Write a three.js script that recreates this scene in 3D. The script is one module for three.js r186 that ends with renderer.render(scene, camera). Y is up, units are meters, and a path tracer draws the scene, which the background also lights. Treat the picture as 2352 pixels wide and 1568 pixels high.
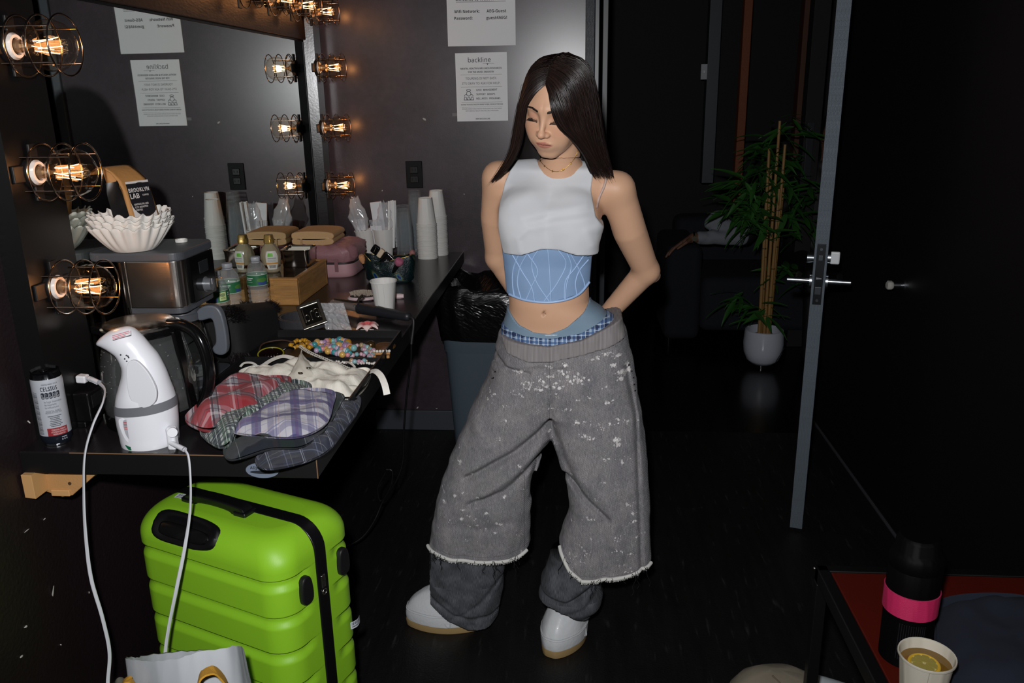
import * as THREE from 'three';
import { RoundedBoxGeometry } from 'three/addons/geometries/RoundedBoxGeometry.js';
import { mergeGeometries, mergeVertices, toCreasedNormals } from 'three/addons/utils/BufferGeometryUtils.js';
import { ImprovedNoise } from 'three/addons/math/ImprovedNoise.js';

// ---------- camera, lights, exposure ----------
const scene = new THREE.Scene();
scene.background = new THREE.Color(0x000000);
const camera = new THREE.PerspectiveCamera(45.07, 2352 / 1568, 0.05, 60);
camera.position.set(0, 1.52, 0);
camera.rotation.set(-0.2922, 0.0820, -0.0178, 'YXZ');
const renderer = new THREE.WebGLRenderer({ antialias: true });
renderer.toneMapping = THREE.LinearToneMapping;
renderer.toneMappingExposure = 1.0;
renderer.shadowMap.enabled = true;
// the photographer's flash, a little left of and above the lens
const flash = new THREE.SpotLight(0xfdfdff, 11.5, 0, 1.25, 1, 2);
flash.name = 'camera_flash';
flash.position.set(-0.05, 1.65, 0.02);
flash.target.position.set(-0.30, 1.40, -3.0);
flash.shadow.radius = 1.2;
flash.castShadow = true;
scene.add(flash, flash.target);
const BULB = 0.013, BULB_COLOR = 0xffa860;   // caged vanity bulbs, each with its own point light

// ---------- helpers ----------
const PI = Math.PI, { sin, cos, abs, min, max, sqrt, hypot, floor, exp, pow, atan2 } = Math;
const V = (x, y, z) => new THREE.Vector3(x, y, z);
const lerp = (a, b, t) => a + (b - a) * t, clamp = (x, a = 0, b = 1) => (x < a ? a : x > b ? b : x);
const sstep = (a, b, x) => { const t = clamp((x - a) / (b - a)); return t * t * (3 - 2 * t); };
let seed = 7;
const rnd = (a = 0, b = 1) => { seed = (seed * 1664525 + 1013904223) >>> 0; return a + (b - a) * (seed / 4294967296); };
const imp = new ImprovedNoise(), noise = (x, y, z = 0) => imp.noise(x + 31.7, y + 17.3, z + 9.1);
const fbm = (x, y, z = 0, o = 4) => { let s = 0, a = 0.5; for (let i = 0; i < o; i++) { s += a * noise(x, y, z + i * 7); x *= 2.03; y *= 2.03; z *= 2.03; a *= 0.5; } return s; };
const lin = (r, g, b) => new THREE.Color().setRGB(r, g, b);
const col = (c) => new THREE.Color(c);
const mat = (c, rough = 0.6, o = {}) => new THREE.MeshPhysicalMaterial({ color: c, roughness: rough, ...o });
const taken = new Map();
function numbered(n) { const k = taken.get(n) ?? 0; taken.set(n, k + 1); return k ? n + '_' + String(k).padStart(3, '0') : n; }
function tag(o, label, category, group, kind) {
  if (label) o.userData.label = label;
  if (category) o.userData.category = category;
  if (group) o.userData.group = group;
  if (kind) o.userData.kind = kind;
  return o;
}
function thing(name, label, category, p = [0, 0, 0], turn = 0, group) {
  const o = new THREE.Group(); o.name = numbered(name); o.position.set(...p); o.rotation.y = turn; scene.add(o);
  return tag(o, label, category, group);
}
function part(name, g, m, parent, label) {
  const o = new THREE.Mesh(Array.isArray(g) ? merge(g) : g, m); o.name = parent ? name : numbered(name); (parent ?? scene).add(o);
  if (label) o.userData.label = label;
  return o;
}
const struct = (name, g, m, parent) => { const o = part(name, g, m, parent); if (!parent) o.userData.kind = 'structure'; return o; };
function copyOf(o, label, p, turn, group) { const c = o.clone(); c.name = numbered(o.name.replace(/_\d{3}$/, '')); c.userData = { ...o.userData }; if (label) c.userData.label = label; if (group) c.userData.group = group; if (p) c.position.set(...p); if (turn !== undefined) c.rotation.y = turn; scene.add(c); return c; }
function merge(list) {
  const any = list.every((g) => g.index);
  return mergeGeometries(list.map((g) => { const q = any ? g : g.index ? g.toNonIndexed() : g; for (const k of Object.keys(q.attributes)) if (!['position', 'normal', 'uv', 'color'].includes(k)) q.deleteAttribute(k); return q; }));
}
const at = (g, x = 0, y = 0, z = 0, rx = 0, ry = 0, rz = 0, s = 1) => { g.applyMatrix4(new THREE.Matrix4().compose(V(x, y, z), new THREE.Quaternion().setFromEuler(new THREE.Euler(rx, ry, rz)), Array.isArray(s) ? V(...s) : V(s, s, s))); return g; };
const rbox = (w, h, d, r = 0.003, seg = 2) => new RoundedBoxGeometry(w, h, d, seg, min(r, w / 2.01, h / 2.01, d / 2.01));
const box3 = (x0, x1, y0, y1, z0, z1, r = 0.002) => at(rbox(x1 - x0, y1 - y0, z1 - z0, r), (x0 + x1) / 2, (y0 + y1) / 2, (z0 + z1) / 2);
const crease = (g, a = 0.6) => toCreasedNormals(g, a);
const lathe = (pts, seg = 32) => crease(new THREE.LatheGeometry(pts.map(([r, y]) => new THREE.Vector2(max(r, 0.00001), y)), seg), 0.7);
const cyl = (r0, r1, h, seg = 20) => new THREE.CylinderGeometry(r1, r0, h, seg);
const ball = (r, ws = 16, hs = 12) => new THREE.SphereGeometry(r, ws, hs);
const curve = (pts, closed = false, tension = 0.5) => new THREE.CatmullRomCurve3(pts.map((p) => (p.isVector3 ? p : V(...p))), closed, 'centripetal', tension);
const tube = (pts, r, n = 40, rs = 8, closed = false) => new THREE.TubeGeometry(curve(pts, closed), n, r, rs, closed);
const shape2 = (pts, holes = []) => { const s = new THREE.Shape(pts.map((p) => new THREE.Vector2(...p))); for (const h of holes) s.holes.push(new THREE.Path(h.map((p) => new THREE.Vector2(...p)))); return s; };
const extr = (pts, depth, bevel = 0, holes, seg = 2) => new THREE.ExtrudeGeometry(shape2(pts, holes), { depth, bevelEnabled: bevel > 0, bevelSize: bevel, bevelThickness: bevel, bevelSegments: seg, steps: 1 });
const smoothPts = (pts, n = 60, closed = true) => new THREE.CatmullRomCurve3(pts.map(([x, y]) => V(x, y, 0)), closed, 'centripetal').getPoints(n).slice(0, closed ? -1 : undefined).map((p) => [p.x, p.y]);
const texture = (c, srgb = true) => { const t = new THREE.CanvasTexture(c); if (srgb) t.colorSpace = THREE.SRGBColorSpace; t.wrapS = t.wrapT = THREE.RepeatWrapping; t.anisotropy = 8; return t; };
function paint(w, h, draw, srgb = true) { const c = document.createElement('canvas'); c.width = w; c.height = h; const g = c.getContext('2d'); draw(g, w, h); return texture(c, srgb); }
function pixelsTex(w, h, f, srgb = true) {
  const d = new Uint8Array(w * h * 4);
  for (let y = 0; y < h; y++) for (let x = 0; x < w; x++) { const v = f(x / w, y / h, x, y), o = (y * w + x) * 4; if (typeof v === 'number') { d[o] = d[o + 1] = d[o + 2] = clamp(v, 0, 255); } else { d[o] = clamp(v[0], 0, 255); d[o + 1] = clamp(v[1], 0, 255); d[o + 2] = clamp(v[2], 0, 255); } d[o + 3] = 255; }
  const t = new THREE.DataTexture(d, w, h); t.magFilter = THREE.LinearFilter; t.minFilter = THREE.LinearMipmapLinearFilter; t.generateMipmaps = true; t.wrapS = t.wrapT = THREE.RepeatWrapping; if (srgb) t.colorSpace = THREE.SRGBColorSpace; t.needsUpdate = true; return t;
}
const rep = (t, u, v) => { const c = t.clone(); c.repeat.set(u, v); c.needsUpdate = true; return c; };
// rings of points -> skin with uv in metres; caps close the ends
function loft(rings, { closed = true, caps = [true, true], uvScale = 1 } = {}) {
  const n = rings[0].length, pos = [], uv = [], idx = [], m = closed ? n + 1 : n; let v = 0;
  rings.forEach((R, j) => { if (j) v += hypot(...[0, 1, 2].map((k) => R[0][k] - rings[j - 1][0][k])); let u = 0; for (let i = 0; i < m; i++) { const p = R[i % n], q = R[(i + n - 1) % n]; if (i) u += hypot(p[0] - q[0], p[1] - q[1], p[2] - q[2]); pos.push(...p); uv.push(u * uvScale, v * uvScale); } });
  for (let j = 0; j + 1 < rings.length; j++) for (let i = 0; i + 1 < m; i++) { const a = j * m + i, b = a + 1, c = a + m, d = c + 1; idx.push(a, c, b, b, c, d); }
  const g = new THREE.BufferGeometry();
  const cap = (R, flip) => { const c = [0, 1, 2].map((k) => R.reduce((s, p) => s + p[k], 0) / R.length), o = pos.length / 3; pos.push(...c); uv.push(0, 0); R.forEach((p) => { pos.push(...p); uv.push(p[0], p[1]); }); for (let i = 0; i < R.length; i++) { const a = o + 1 + i, b = o + 1 + ((i + 1) % R.length); flip ? idx.push(o, b, a) : idx.push(o, a, b); } };
  if (closed && caps[0]) cap(rings[0], true);
  if (closed && caps[1]) cap(rings[rings.length - 1], false);
  g.setAttribute('position', new THREE.Float32BufferAttribute(pos, 3)); g.setAttribute('uv', new THREE.Float32BufferAttribute(uv, 2)); g.setIndex(idx);
  g.computeVertexNormals();
  if (closed) { const N = g.attributes.normal; for (let j = 0; j < rings.length; j++) { const a = j * m, b = a + m - 1, x = N.getX(a) + N.getX(b), y = N.getY(a) + N.getY(b), z = N.getZ(a) + N.getZ(b), l = hypot(x, y, z) || 1; N.setXYZ(a, x / l, y / l, z / l); N.setXYZ(b, x / l, y / l, z / l); } }
  return g;
}
const ringXZ = (cx, y, cz, a, b, n = 32, e = 2, turn = 0) => Array.from({ length: n }, (_, i) => { const t = -(i / n) * 2 * PI, c = cos(t), s = sin(t), k = 2 / e, x = a * Math.sign(c) * pow(abs(c), k), z = b * Math.sign(s) * pow(abs(s), k); return [cx + x * cos(turn) + z * sin(turn), y, cz - x * sin(turn) + z * cos(turn)]; });
// height-field sheet: p(u,v) -> [x,y,z]
function sheet(nu, nv, p, uvOf) {
  const pos = [], uv = [], idx = [];
  for (let j = 0; j <= nv; j++) for (let i = 0; i <= nu; i++) { const q = p(i / nu, j / nv); pos.push(...q); uv.push(...(uvOf ? uvOf(i / nu, j / nv) : [i / nu, j / nv])); }
  for (let j = 0; j < nv; j++) for (let i = 0; i < nu; i++) { const a = j * (nu + 1) + i, b = a + 1, c = a + nu + 1, d = c + 1; idx.push(a, b, c, b, d, c); }
  const g = new THREE.BufferGeometry(); g.setAttribute('position', new THREE.Float32BufferAttribute(pos, 3)); g.setAttribute('uv', new THREE.Float32BufferAttribute(uv, 2)); g.setIndex(idx); g.computeVertexNormals(); return g;
}
// surface of f = 0 (negative inside) on a grid of cells
function skin(f, lo, hi, cell, { uv, color, eps = 0.0015 } = {}) {
  const n = [0, 1, 2].map((k) => Math.ceil((hi[k] - lo[k]) / cell) + 1), [nx, ny, nz] = n, F = new Float32Array(nx * ny * nz), id = (i, j, k) => i + nx * (j + ny * k);
  for (let k = 0; k < nz; k++) for (let j = 0; j < ny; j++) for (let i = 0; i < nx; i++) F[id(i, j, k)] = (i === 0 || j === 0 || k === 0 || i === nx - 1 || j === ny - 1 || k === nz - 1) ? max(0.0001, f(lo[0] + i * cell, lo[1] + j * cell, lo[2] + k * cell)) : f(lo[0] + i * cell, lo[1] + j * cell, lo[2] + k * cell);
  const vid = new Int32Array(nx * ny * nz).fill(-1), pos = [], idx = [];
  const C = [[0, 0, 0], [1, 0, 0], [0, 1, 0], [1, 1, 0], [0, 0, 1], [1, 0, 1], [0, 1, 1], [1, 1, 1]], E = [[0, 1], [2, 3], [4, 5], [6, 7], [0, 2], [1, 3], [4, 6], [5, 7], [0, 4], [1, 5], [2, 6], [3, 7]];
  for (let k = 0; k < nz - 1; k++) for (let j = 0; j < ny - 1; j++) for (let i = 0; i < nx - 1; i++) {
    let x = 0, y = 0, z = 0, c = 0;
    const v = C.map(([a, b, d]) => F[id(i + a, j + b, k + d)]);
    for (const [a, b] of E) if ((v[a] < 0) !== (v[b] < 0)) { const t = v[a] / (v[a] - v[b]), A = C[a], B = C[b]; x += A[0] + (B[0] - A[0]) * t; y += A[1] + (B[1] - A[1]) * t; z += A[2] + (B[2] - A[2]) * t; c++; }
    if (c) { vid[id(i, j, k)] = pos.length / 3; pos.push(lo[0] + (i + x / c) * cell, lo[1] + (j + y / c) * cell, lo[2] + (k + z / c) * cell); }
  }
  const quad = (a, b, c, d, flip) => { if (a < 0 || b < 0 || c < 0 || d < 0) return; flip ? idx.push(a, c, b, a, d, c) : idx.push(a, b, c, a, c, d); };
  for (let k = 1; k < nz - 1; k++) for (let j = 1; j < ny - 1; j++) for (let i = 1; i < nx - 1; i++) {
    const s = F[id(i, j, k)] < 0;
    if (s !== F[id(i + 1, j, k)] < 0) quad(vid[id(i, j - 1, k - 1)], vid[id(i, j, k - 1)], vid[id(i, j, k)], vid[id(i, j - 1, k)], !s);
    if (s !== F[id(i, j + 1, k)] < 0) quad(vid[id(i - 1, j, k - 1)], vid[id(i - 1, j, k)], vid[id(i, j, k)], vid[id(i, j, k - 1)], !s);
    if (s !== F[id(i, j, k + 1)] < 0) quad(vid[id(i - 1, j - 1, k)], vid[id(i, j - 1, k)], vid[id(i, j, k)], vid[id(i - 1, j, k)], !s);
  }
  const g = new THREE.BufferGeometry(), nv = pos.length / 3, N = new Float32Array(nv * 3), U = new Float32Array(nv * 2), K = color ? new Float32Array(nv * 3) : null;
  for (let i = 0; i < nv; i++) {
    const x = pos[i * 3], y = pos[i * 3 + 1], z = pos[i * 3 + 2], a = f(x + eps, y, z) - f(x - eps, y, z), b = f(x, y + eps, z) - f(x, y - eps, z), c = f(x, y, z + eps) - f(x, y, z - eps), l = hypot(a, b, c) || 1;
    N.set([a / l, b / l, c / l], i * 3); U.set(uv ? uv(x, y, z) : [x, y], i * 2); if (K) K.set(color(x, y, z, [a / l, b / l, c / l]), i * 3);
  }
  g.setAttribute('position', new THREE.Float32BufferAttribute(pos, 3)); g.setAttribute('normal', new THREE.BufferAttribute(N, 3)); g.setAttribute('uv', new THREE.BufferAttribute(U, 2)); if (K) g.setAttribute('color', new THREE.BufferAttribute(K, 3)); g.setIndex(idx); return g;
}
const smin = (a, b, k) => { const h = clamp(0.5 + 0.5 * (b - a) / k); return lerp(b, a, h) - k * h * (1 - h); };
const smax = (a, b, k) => -smin(-a, -b, k);
const ell = (x, y, z, c, r) => { const a = (x - c[0]) / r[0], b = (y - c[1]) / r[1], d = (z - c[2]) / r[2], k0 = hypot(a, b, d), k1 = hypot(a / r[0], b / r[1], d / r[2]); return k1 < 1e-6 ? -min(...r) : k0 * (k0 - 1) / k1; };
const cone = (x, y, z, a, b, ra, rb) => { const bx = b[0] - a[0], by = b[1] - a[1], bz = b[2] - a[2], px = x - a[0], py = y - a[1], pz = z - a[2], t = clamp((px * bx + py * by + pz * bz) / (bx * bx + by * by + bz * bz)); return hypot(px - bx * t, py - by * t, pz - bz * t) - lerp(ra, rb, t); };
const table = (T, y) => { if (y <= T[0][0]) return T[0]; for (let i = 1; i < T.length; i++) if (y <= T[i][0]) { const A = T[i - 1], B = T[i], t = (y - A[0]) / (B[0] - A[0]), s = t * t * (3 - 2 * t) * 0.5 + t * 0.5; return A.map((v, k) => lerp(v, B[k], s)); } return T[T.length - 1]; };

// ---------- the setting ----------
const grain = pixelsTex(512, 512, (u, v) => { const s = (a, b) => (fbm(u * a, v * b, 3) + fbm(u * a - a, v * b, 3) * 0) ; return 128 + 90 * s(60, 60) + 60 * s(14, 14); }, false);
const wallBump = rep(grain, 1, 1);
const scuffs = pixelsTex(1024, 1024, (u, v) => { const n = fbm(u * 7, v * 7, 1) + 0.5 * fbm(u * 40, v * 40, 5); const k = 1 + 0.35 * n; return [52 * k, 40 * k, 47 * k]; });
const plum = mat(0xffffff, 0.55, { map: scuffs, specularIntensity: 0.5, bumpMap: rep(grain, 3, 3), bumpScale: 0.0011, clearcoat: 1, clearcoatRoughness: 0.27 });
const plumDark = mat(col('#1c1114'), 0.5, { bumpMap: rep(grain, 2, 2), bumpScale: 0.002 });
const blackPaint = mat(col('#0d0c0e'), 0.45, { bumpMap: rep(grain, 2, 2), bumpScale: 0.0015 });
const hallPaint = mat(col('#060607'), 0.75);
const chip = mat(col('#b9b4ae'), 0.8);
const metreUV = (g) => { const p = g.attributes.position, n = g.attributes.normal, u = g.attributes.uv; for (let i = 0; i < p.count; i++) { const a = abs(n.getX(i)), b = abs(n.getY(i)), c = abs(n.getZ(i)); if (a >= b && a >= c) u.setXY(i, p.getZ(i), p.getY(i)); else if (b >= c) u.setXY(i, p.getX(i), p.getZ(i)); else u.setXY(i, p.getX(i), p.getY(i)); } return g; };
const slab = (x0, x1, y0, y1, z0, z1) => metreUV(at(new THREE.BoxGeometry(x1 - x0, y1 - y0, z1 - z0), (x0 + x1) / 2, (y0 + y1) / 2, (z0 + z1) / 2));
const floorTex = pixelsTex(1024, 1024, (u, v) => { const n = fbm(u * 60, v * 4, 2) + 0.6 * fbm(u * 9, v * 9, 8), w = max(0, fbm(u * 90, v * 12, 4) - 0.22) * 2.2, k = 17 + 9 * n + 50 * w; return [k * 1.05, k, k * 0.98]; });
struct('floor', slab(-2.4, 1.3, -0.08, 0, -3.6, 1.2), mat(0xffffff, 0.5, { map: rep(floorTex, 0.7, 0.7), bumpMap: rep(grain, 3, 3), bumpScale: 0.002 }));
struct('floor', slab(-2.4, 3.2, -0.08, 0, -8.0, -3.6), mat(col('#0c0c0d'), 0.2));
struct('ceiling', slab(-2.4, 3.2, 2.7, 2.8, -8.0, 1.2), blackPaint);
struct('wall_back', [slab(-1.2, 0.03, 0, 2.7, -3.72, -3.588), slab(0.03, 1.1, 2.12, 2.7, -3.72, -3.588)], plum);
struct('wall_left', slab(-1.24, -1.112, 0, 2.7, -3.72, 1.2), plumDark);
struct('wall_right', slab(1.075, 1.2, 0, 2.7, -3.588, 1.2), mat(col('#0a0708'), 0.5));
struct('wall_front', slab(-1.24, 1.2, 0, 2.7, 1.1, 1.22), blackPaint);
// hall beyond the doorway
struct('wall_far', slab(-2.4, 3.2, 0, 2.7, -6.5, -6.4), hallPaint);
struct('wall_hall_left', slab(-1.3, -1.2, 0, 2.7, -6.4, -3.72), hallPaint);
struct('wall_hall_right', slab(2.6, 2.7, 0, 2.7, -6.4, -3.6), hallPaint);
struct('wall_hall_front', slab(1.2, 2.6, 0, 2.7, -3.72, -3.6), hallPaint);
const greyTrim = mat(col('#3a3f45'), 0.5);
struct('baseboard_back', box3(-0.95, 0.03, 0, 0.098, -3.588, -3.574, 0.003), greyTrim);
struct('baseboard_right', [box3(1.061, 1.075, 0, 0.088, -3.588, 1.0, 0.003)], mat(col('#141417'), 0.5));
struct('trim_1', [box3(1.057, 1.066, 0.086, 0.093, -3.588, 1.0, 0.001)], mat(col('#3c3c40'), 0.6));
// door casing at the back wall
const casing = mat(col('#3c4147'), 0.32, { bumpMap: rep(grain, 3, 3), bumpScale: 0.001 });
struct('door_1', [box3(0.028, 0.066, 0, 2.12, -3.72, -3.574, 0.004)], casing);
struct('trim_2', [box3(0.066, 0.086, 0, 2.10, -3.72, -3.60, 0.003)], mat(col('#23272b'), 0.35));
struct('trim_3', [box3(0.10, 0.124, 0, 2.10, -3.76, -3.66, 0.003)], mat(col('#1b1f23'), 0.4));

// ---------- vanity wall: mirror, lamp posts, lamps, fascia ----------
const mirrorGlass = new THREE.MeshStandardMaterial({ color: lin(0.80, 0.86, 0.84), metalness: 1, roughness: 0.015 });
const satinBlack = mat(col('#0b0c0f'), 0.22, { bumpMap: rep(grain, 2, 2), bumpScale: 0.0002 });
{
  const m = thing('mirror', 'tall frameless wall mirror above the black counter between the two lamp posts', 'mirror', [-1.108, 1.29, -2.545]);
  part('glass', box3(-0.004, 0.004, -0.437, 0.445, -0.888, 0.885, 0.001), mirrorGlass, m);
  part('edge_seal', [box3(-0.004, 0.006, -0.437, 0.445, -0.895, -0.888, 0.001), box3(-0.004, 0.006, 0.445, 0.452, -0.895, 0.885, 0.001)], mat(0x050506, 0.4), m);
}
// lamp posts: the far one has a slanted inner edge
function post(z0, z1, slant) { const g = extr([[-1.112, -z0], [-1.064, -z0], [-1.064, -(z1 - slant)], [-1.112, -z1]], 1.148, 0); at(g, 0, 0, 0, -PI / 2, 0, 0); return at(g, 0, 0.852, 0); }
struct('trim_4', post(-3.54, -3.440, 0.013), satinBlack);
struct('trim_5', post(-1.652, -1.49, 0), mat(col('#09090a'), 0.4));
struct('trim_6', [box3(-1.112, -1.094, 1.742, 2.45, -3.588, -1.2, 0.003)], mat(col('#2a1a14'), 0.45, { bumpMap: rep(grain, 2, 2), bumpScale: 0.0015 }));
const wire = mat(col('#b5a699'), 0.16, { metalness: 1 });
const porcelain = mat(col('#d9d6d0'), 0.4);
const bulbGlass = new THREE.MeshPhysicalMaterial({ color: lin(0.95, 0.90, 0.84), roughness: 0.03, transmission: 1, thickness: 0, ior: 1.45 });
const glow = new THREE.MeshStandardMaterial({ color: 0xffd9a0, emissive: lin(1, 0.66, 0.34), emissiveIntensity: 7 });
const X = (g, x = 0, y = 0, z = 0) => at(g, x, y, z, 0, 0, -PI / 2);   // a shape turned about y now points along +x
function makeLamp(label, p) {
  const t = thing('caged_lamp', label, 'lamp', p);
  part('mounting_plate', [X(cyl(0.03, 0.03, 0.012, 24), 0.006), box3(0, 0.006, -0.016, 0.016, -0.06, 0.06, 0.002), box3(0.006, 0.012, -0.0548, 0.0548, -0.012, 0.012, 0.002)], mat(col('#0e0e0f'), 0.5), t);
  part('socket', X(lathe([[0.024, 0.0], [0.0245, 0.013], [0.021, 0.018], [0.016, 0.018], [0.015, 0.008], [0, 0.008]], 28)), porcelain, t);
  const b = part('bulb', X(lathe([[0.0135, 0.012], [0.0135, 0.026], [0.017, 0.034], [0.030, 0.046], [0.041, 0.060], [0.0465, 0.078], [0.0455, 0.094], [0.039, 0.110], [0.027, 0.121], [0.012, 0.1265], [0, 0.1275]], 40)), bulbGlass, t);
  part('screw_cap', X(lathe([[0, 0.010], [0.0125, 0.010], [0.0128, 0.014], [0.0120, 0.016], [0.0128, 0.018], [0.0120, 0.020], [0.0128, 0.023], [0.011, 0.028], [0.004, 0.04], [0.003, 0.05], [0, 0.05]], 20)), mat(col('#8d7a5f'), 0.35, { metalness: 0.8 }), b);
  const f = [];
  for (let i = 0; i < 5; i++) { const a = i / 5 * 2 * PI + 0.4, r = 0.0115, s = 0.004; f.push(new THREE.TubeGeometry(new THREE.LineCurve3(V(0.052, r * cos(a) * 0.8, r * sin(a) * 0.8), V(0.096, (r + s) * cos(a + 0.5), (r + s) * sin(a + 0.5))), 1, 0.00075, 6)); }
  part('filament', f, glow, b);
  const c = [], R = 0.0545;
  for (const x of [0.028, 0.070, 0.112]) c.push(at(new THREE.TorusGeometry(R, 0.0018, 8, 56), x, 0, 0, 0, PI / 2, 0));
  for (const a of [0.62, PI - 0.62, PI + 0.62, -0.62]) c.push(new THREE.TubeGeometry(new THREE.LineCurve3(V(0.012, R * sin(a), R * cos(a)), V(0.112, R * sin(a), R * cos(a))), 1, 0.0016, 6));
  part('cage', c, wire, t);
  const l = new THREE.PointLight(BULB_COLOR, BULB, 0, 2); l.name = 'bulb_light'; l.position.set(0.075, 0, 0); l.shadow.radius = 0.6; l.castShadow = true; t.add(l);
  return t;
}
const lampA = makeLamp('lit globe bulb in wire cage, topmost of the three on the near left post', [-1.064, 1.621, -1.557]);
copyOf(lampA, 'lit globe bulb in wire cage on the near post, left of the paper coffee bag', [-1.064, 1.389, -1.557], 0);
copyOf(lampA, 'lit globe bulb in wire cage on the near post, beside the coffee maker', [-1.064, 1.160, -1.557], 0);
[[1.635, 'small lit caged bulb, topmost on the far corner post'], [1.399, 'small lit caged bulb, middle one on the far corner post'], [1.163, 'small lit caged bulb, lowest on the far corner post above the cutlery']].forEach(([y, s]) => copyOf(lampA, s, [-1.064, y, -3.452], 0));
[[-2.72, 'caged bulb at the top edge, first and nearest of the overhead row'], [-2.98, 'caged bulb at the top edge, second along the overhead row'], [-3.214, 'caged bulb at the top edge, third along the overhead row'], [-3.45, 'caged bulb at the top edge, last of the overhead row by the corner']].forEach(([z, s]) => copyOf(lampA, s, [-1.076, 1.848, z], 0));
// counter
{
  const c = thing('counter', 'long black laminate counter below the mirror, crowded with cups, bags and clothes', 'counter', [-0.805, 0.852, -2.51]);
  const top = mat(col('#1d1a1c'), 0.24, { bumpMap: rep(grain, 3, 3), bumpScale: 0.0006 });
  part('worktop', box3(-0.306, 0.300, -0.045, 0, -1.076, 1.078, 0.002), top, c);
  part('edge_band', [box3(-0.306, 0.301, -0.046, -0.001, 1.077, 1.080, 0.001), box3(0.299, 0.302, -0.046, -0.001, -1.076, 1.080, 0.001)], mat(col('#0b0a0b'), 0.5), c);
  const oval = paint(512, 256, (g, w, h) => { g.fillStyle = '#1a1d22'; g.fillRect(0, 0, w, h); g.fillStyle = '#6d7787'; g.beginPath(); g.ellipse(256, 128, 250, 122, 0, 0, 7); g.fill(); g.fillStyle = '#20242b'; g.font = 'bold 62px sans-serif'; g.textAlign = 'center'; g.fillText('ADJUSTABLE', 256, 110); g.beginPath(); g.ellipse(256, 158, 190, 26, 0, 0, 7); g.fill(); g.font = '26px sans-serif'; g.fillText('· · · · · · · · · · · ·', 256, 220); });
  part('oval_sticker', at(new THREE.CircleGeometry(1, 48), 0.192, -0.03, 1.0815, 0, 0, 0, [0.034, 0.017, 1]), mat(0xffffff, 0.5, { map: oval }), c, 'grey oval sticker on the front edge');
  part('worn_edge', [box3(0.301, 0.3028, -0.046, -0.004, 1.0785, 1.0812, 0.0004), box3(-0.2, 0.27, -0.0016, 0.0005, 1.0795, 1.0806, 0.0002)], mat(col('#7a5c40'), 0.7), c);
}
{ // wooden bracket under the counter
  const t = thing('corner_bracket', 'bare wooden corner bracket with screw holes under the near end of the counter', 'bracket', [-1.108, 0.806, -1.46]);
  const wood = mat(col('#b98a55'), 0.75, { bumpMap: rep(grain, 4, 4), bumpScale: 0.0008 });
  part('gusset', at(extr([[0.004, 0], [0.125, 0], [0.125, -0.018], [0.072, -0.062], [0.05, -0.066], [0.004, -0.05]], 0.014, 0.0015), 0, 0, -0.014), wood, t);
  part('cleat', [at(extr([[0.002, 0], [0.022, 0], [0.022, -0.05], [0.002, -0.048]], 0.04, 0.001), 0, 0, 0.002), box3(0.03, 0.07, -0.064, -0.05, -0.1, 0.006, 0.002)], mat(col('#c99a63'), 0.75), t);
  for (const [x, y] of [[0.028, -0.012], [0.072, -0.036]]) part('screw', at(cyl(0.0035, 0.0035, 0.004, 12), x, y, 0.0008, PI / 2), mat(col('#4a3520'), 0.6), t);
}
// paint chips
{
  const g = [];
  const blob = (p, nx, s) => { const b = ball(1, 8, 6); const q = b.attributes.position; for (let i = 0; i < q.count; i++) { const k = 1 + 0.5 * noise(q.getX(i) * 2 + p[0] * 50, q.getY(i) * 2 + p[1] * 50, q.getZ(i) * 2); q.setXYZ(i, q.getX(i) * k, q.getY(i) * k, q.getZ(i) * k); } return at(b, ...p, 0, 0, rnd(-1, 1), nx ? [0.0012, s[1], s[0]] : [s[0], s[1], 0.0012]); };
  for (const [p, s] of [[[-0.6518,1.4229,-3.587], [0.008, 0.004]], [[-0.7457,0.1133,-3.573], [0.007, 0.003]], [[-0.6547,0.1101,-3.573], [0.005, 0.002]], [[-0.8535,1.1236,-3.587], [0.003, 0.002]], [[-0.4926,1.1055,-3.587], [0.003, 0.002]]]) g.push(blob(p, false, s));
  for (const [p, s] of [[[-1.111,0.8985,-1.4751], [0.002, 0.005]], [[-1.111,0.5168,-1.4452], [0.0025, 0.02]], [[-1.111,0.6881,-1.4081], [0.007, 0.0025]], [[-1.111,0.683,-1.4637], [0.002, 0.004]], [[-1.111,0.5024,-1.351], [0.005, 0.002]], [[-1.111,0.394,-1.4372], [0.0015, 0.002]], [[-1.111,0.4523,-1.3227], [0.005, 0.0025]], [[-1.111,0.4427,-1.5595], [0.0015, 0.003]]]) g.push(blob(p, true, s));
  struct('trim_7', g, chip);
}
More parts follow.
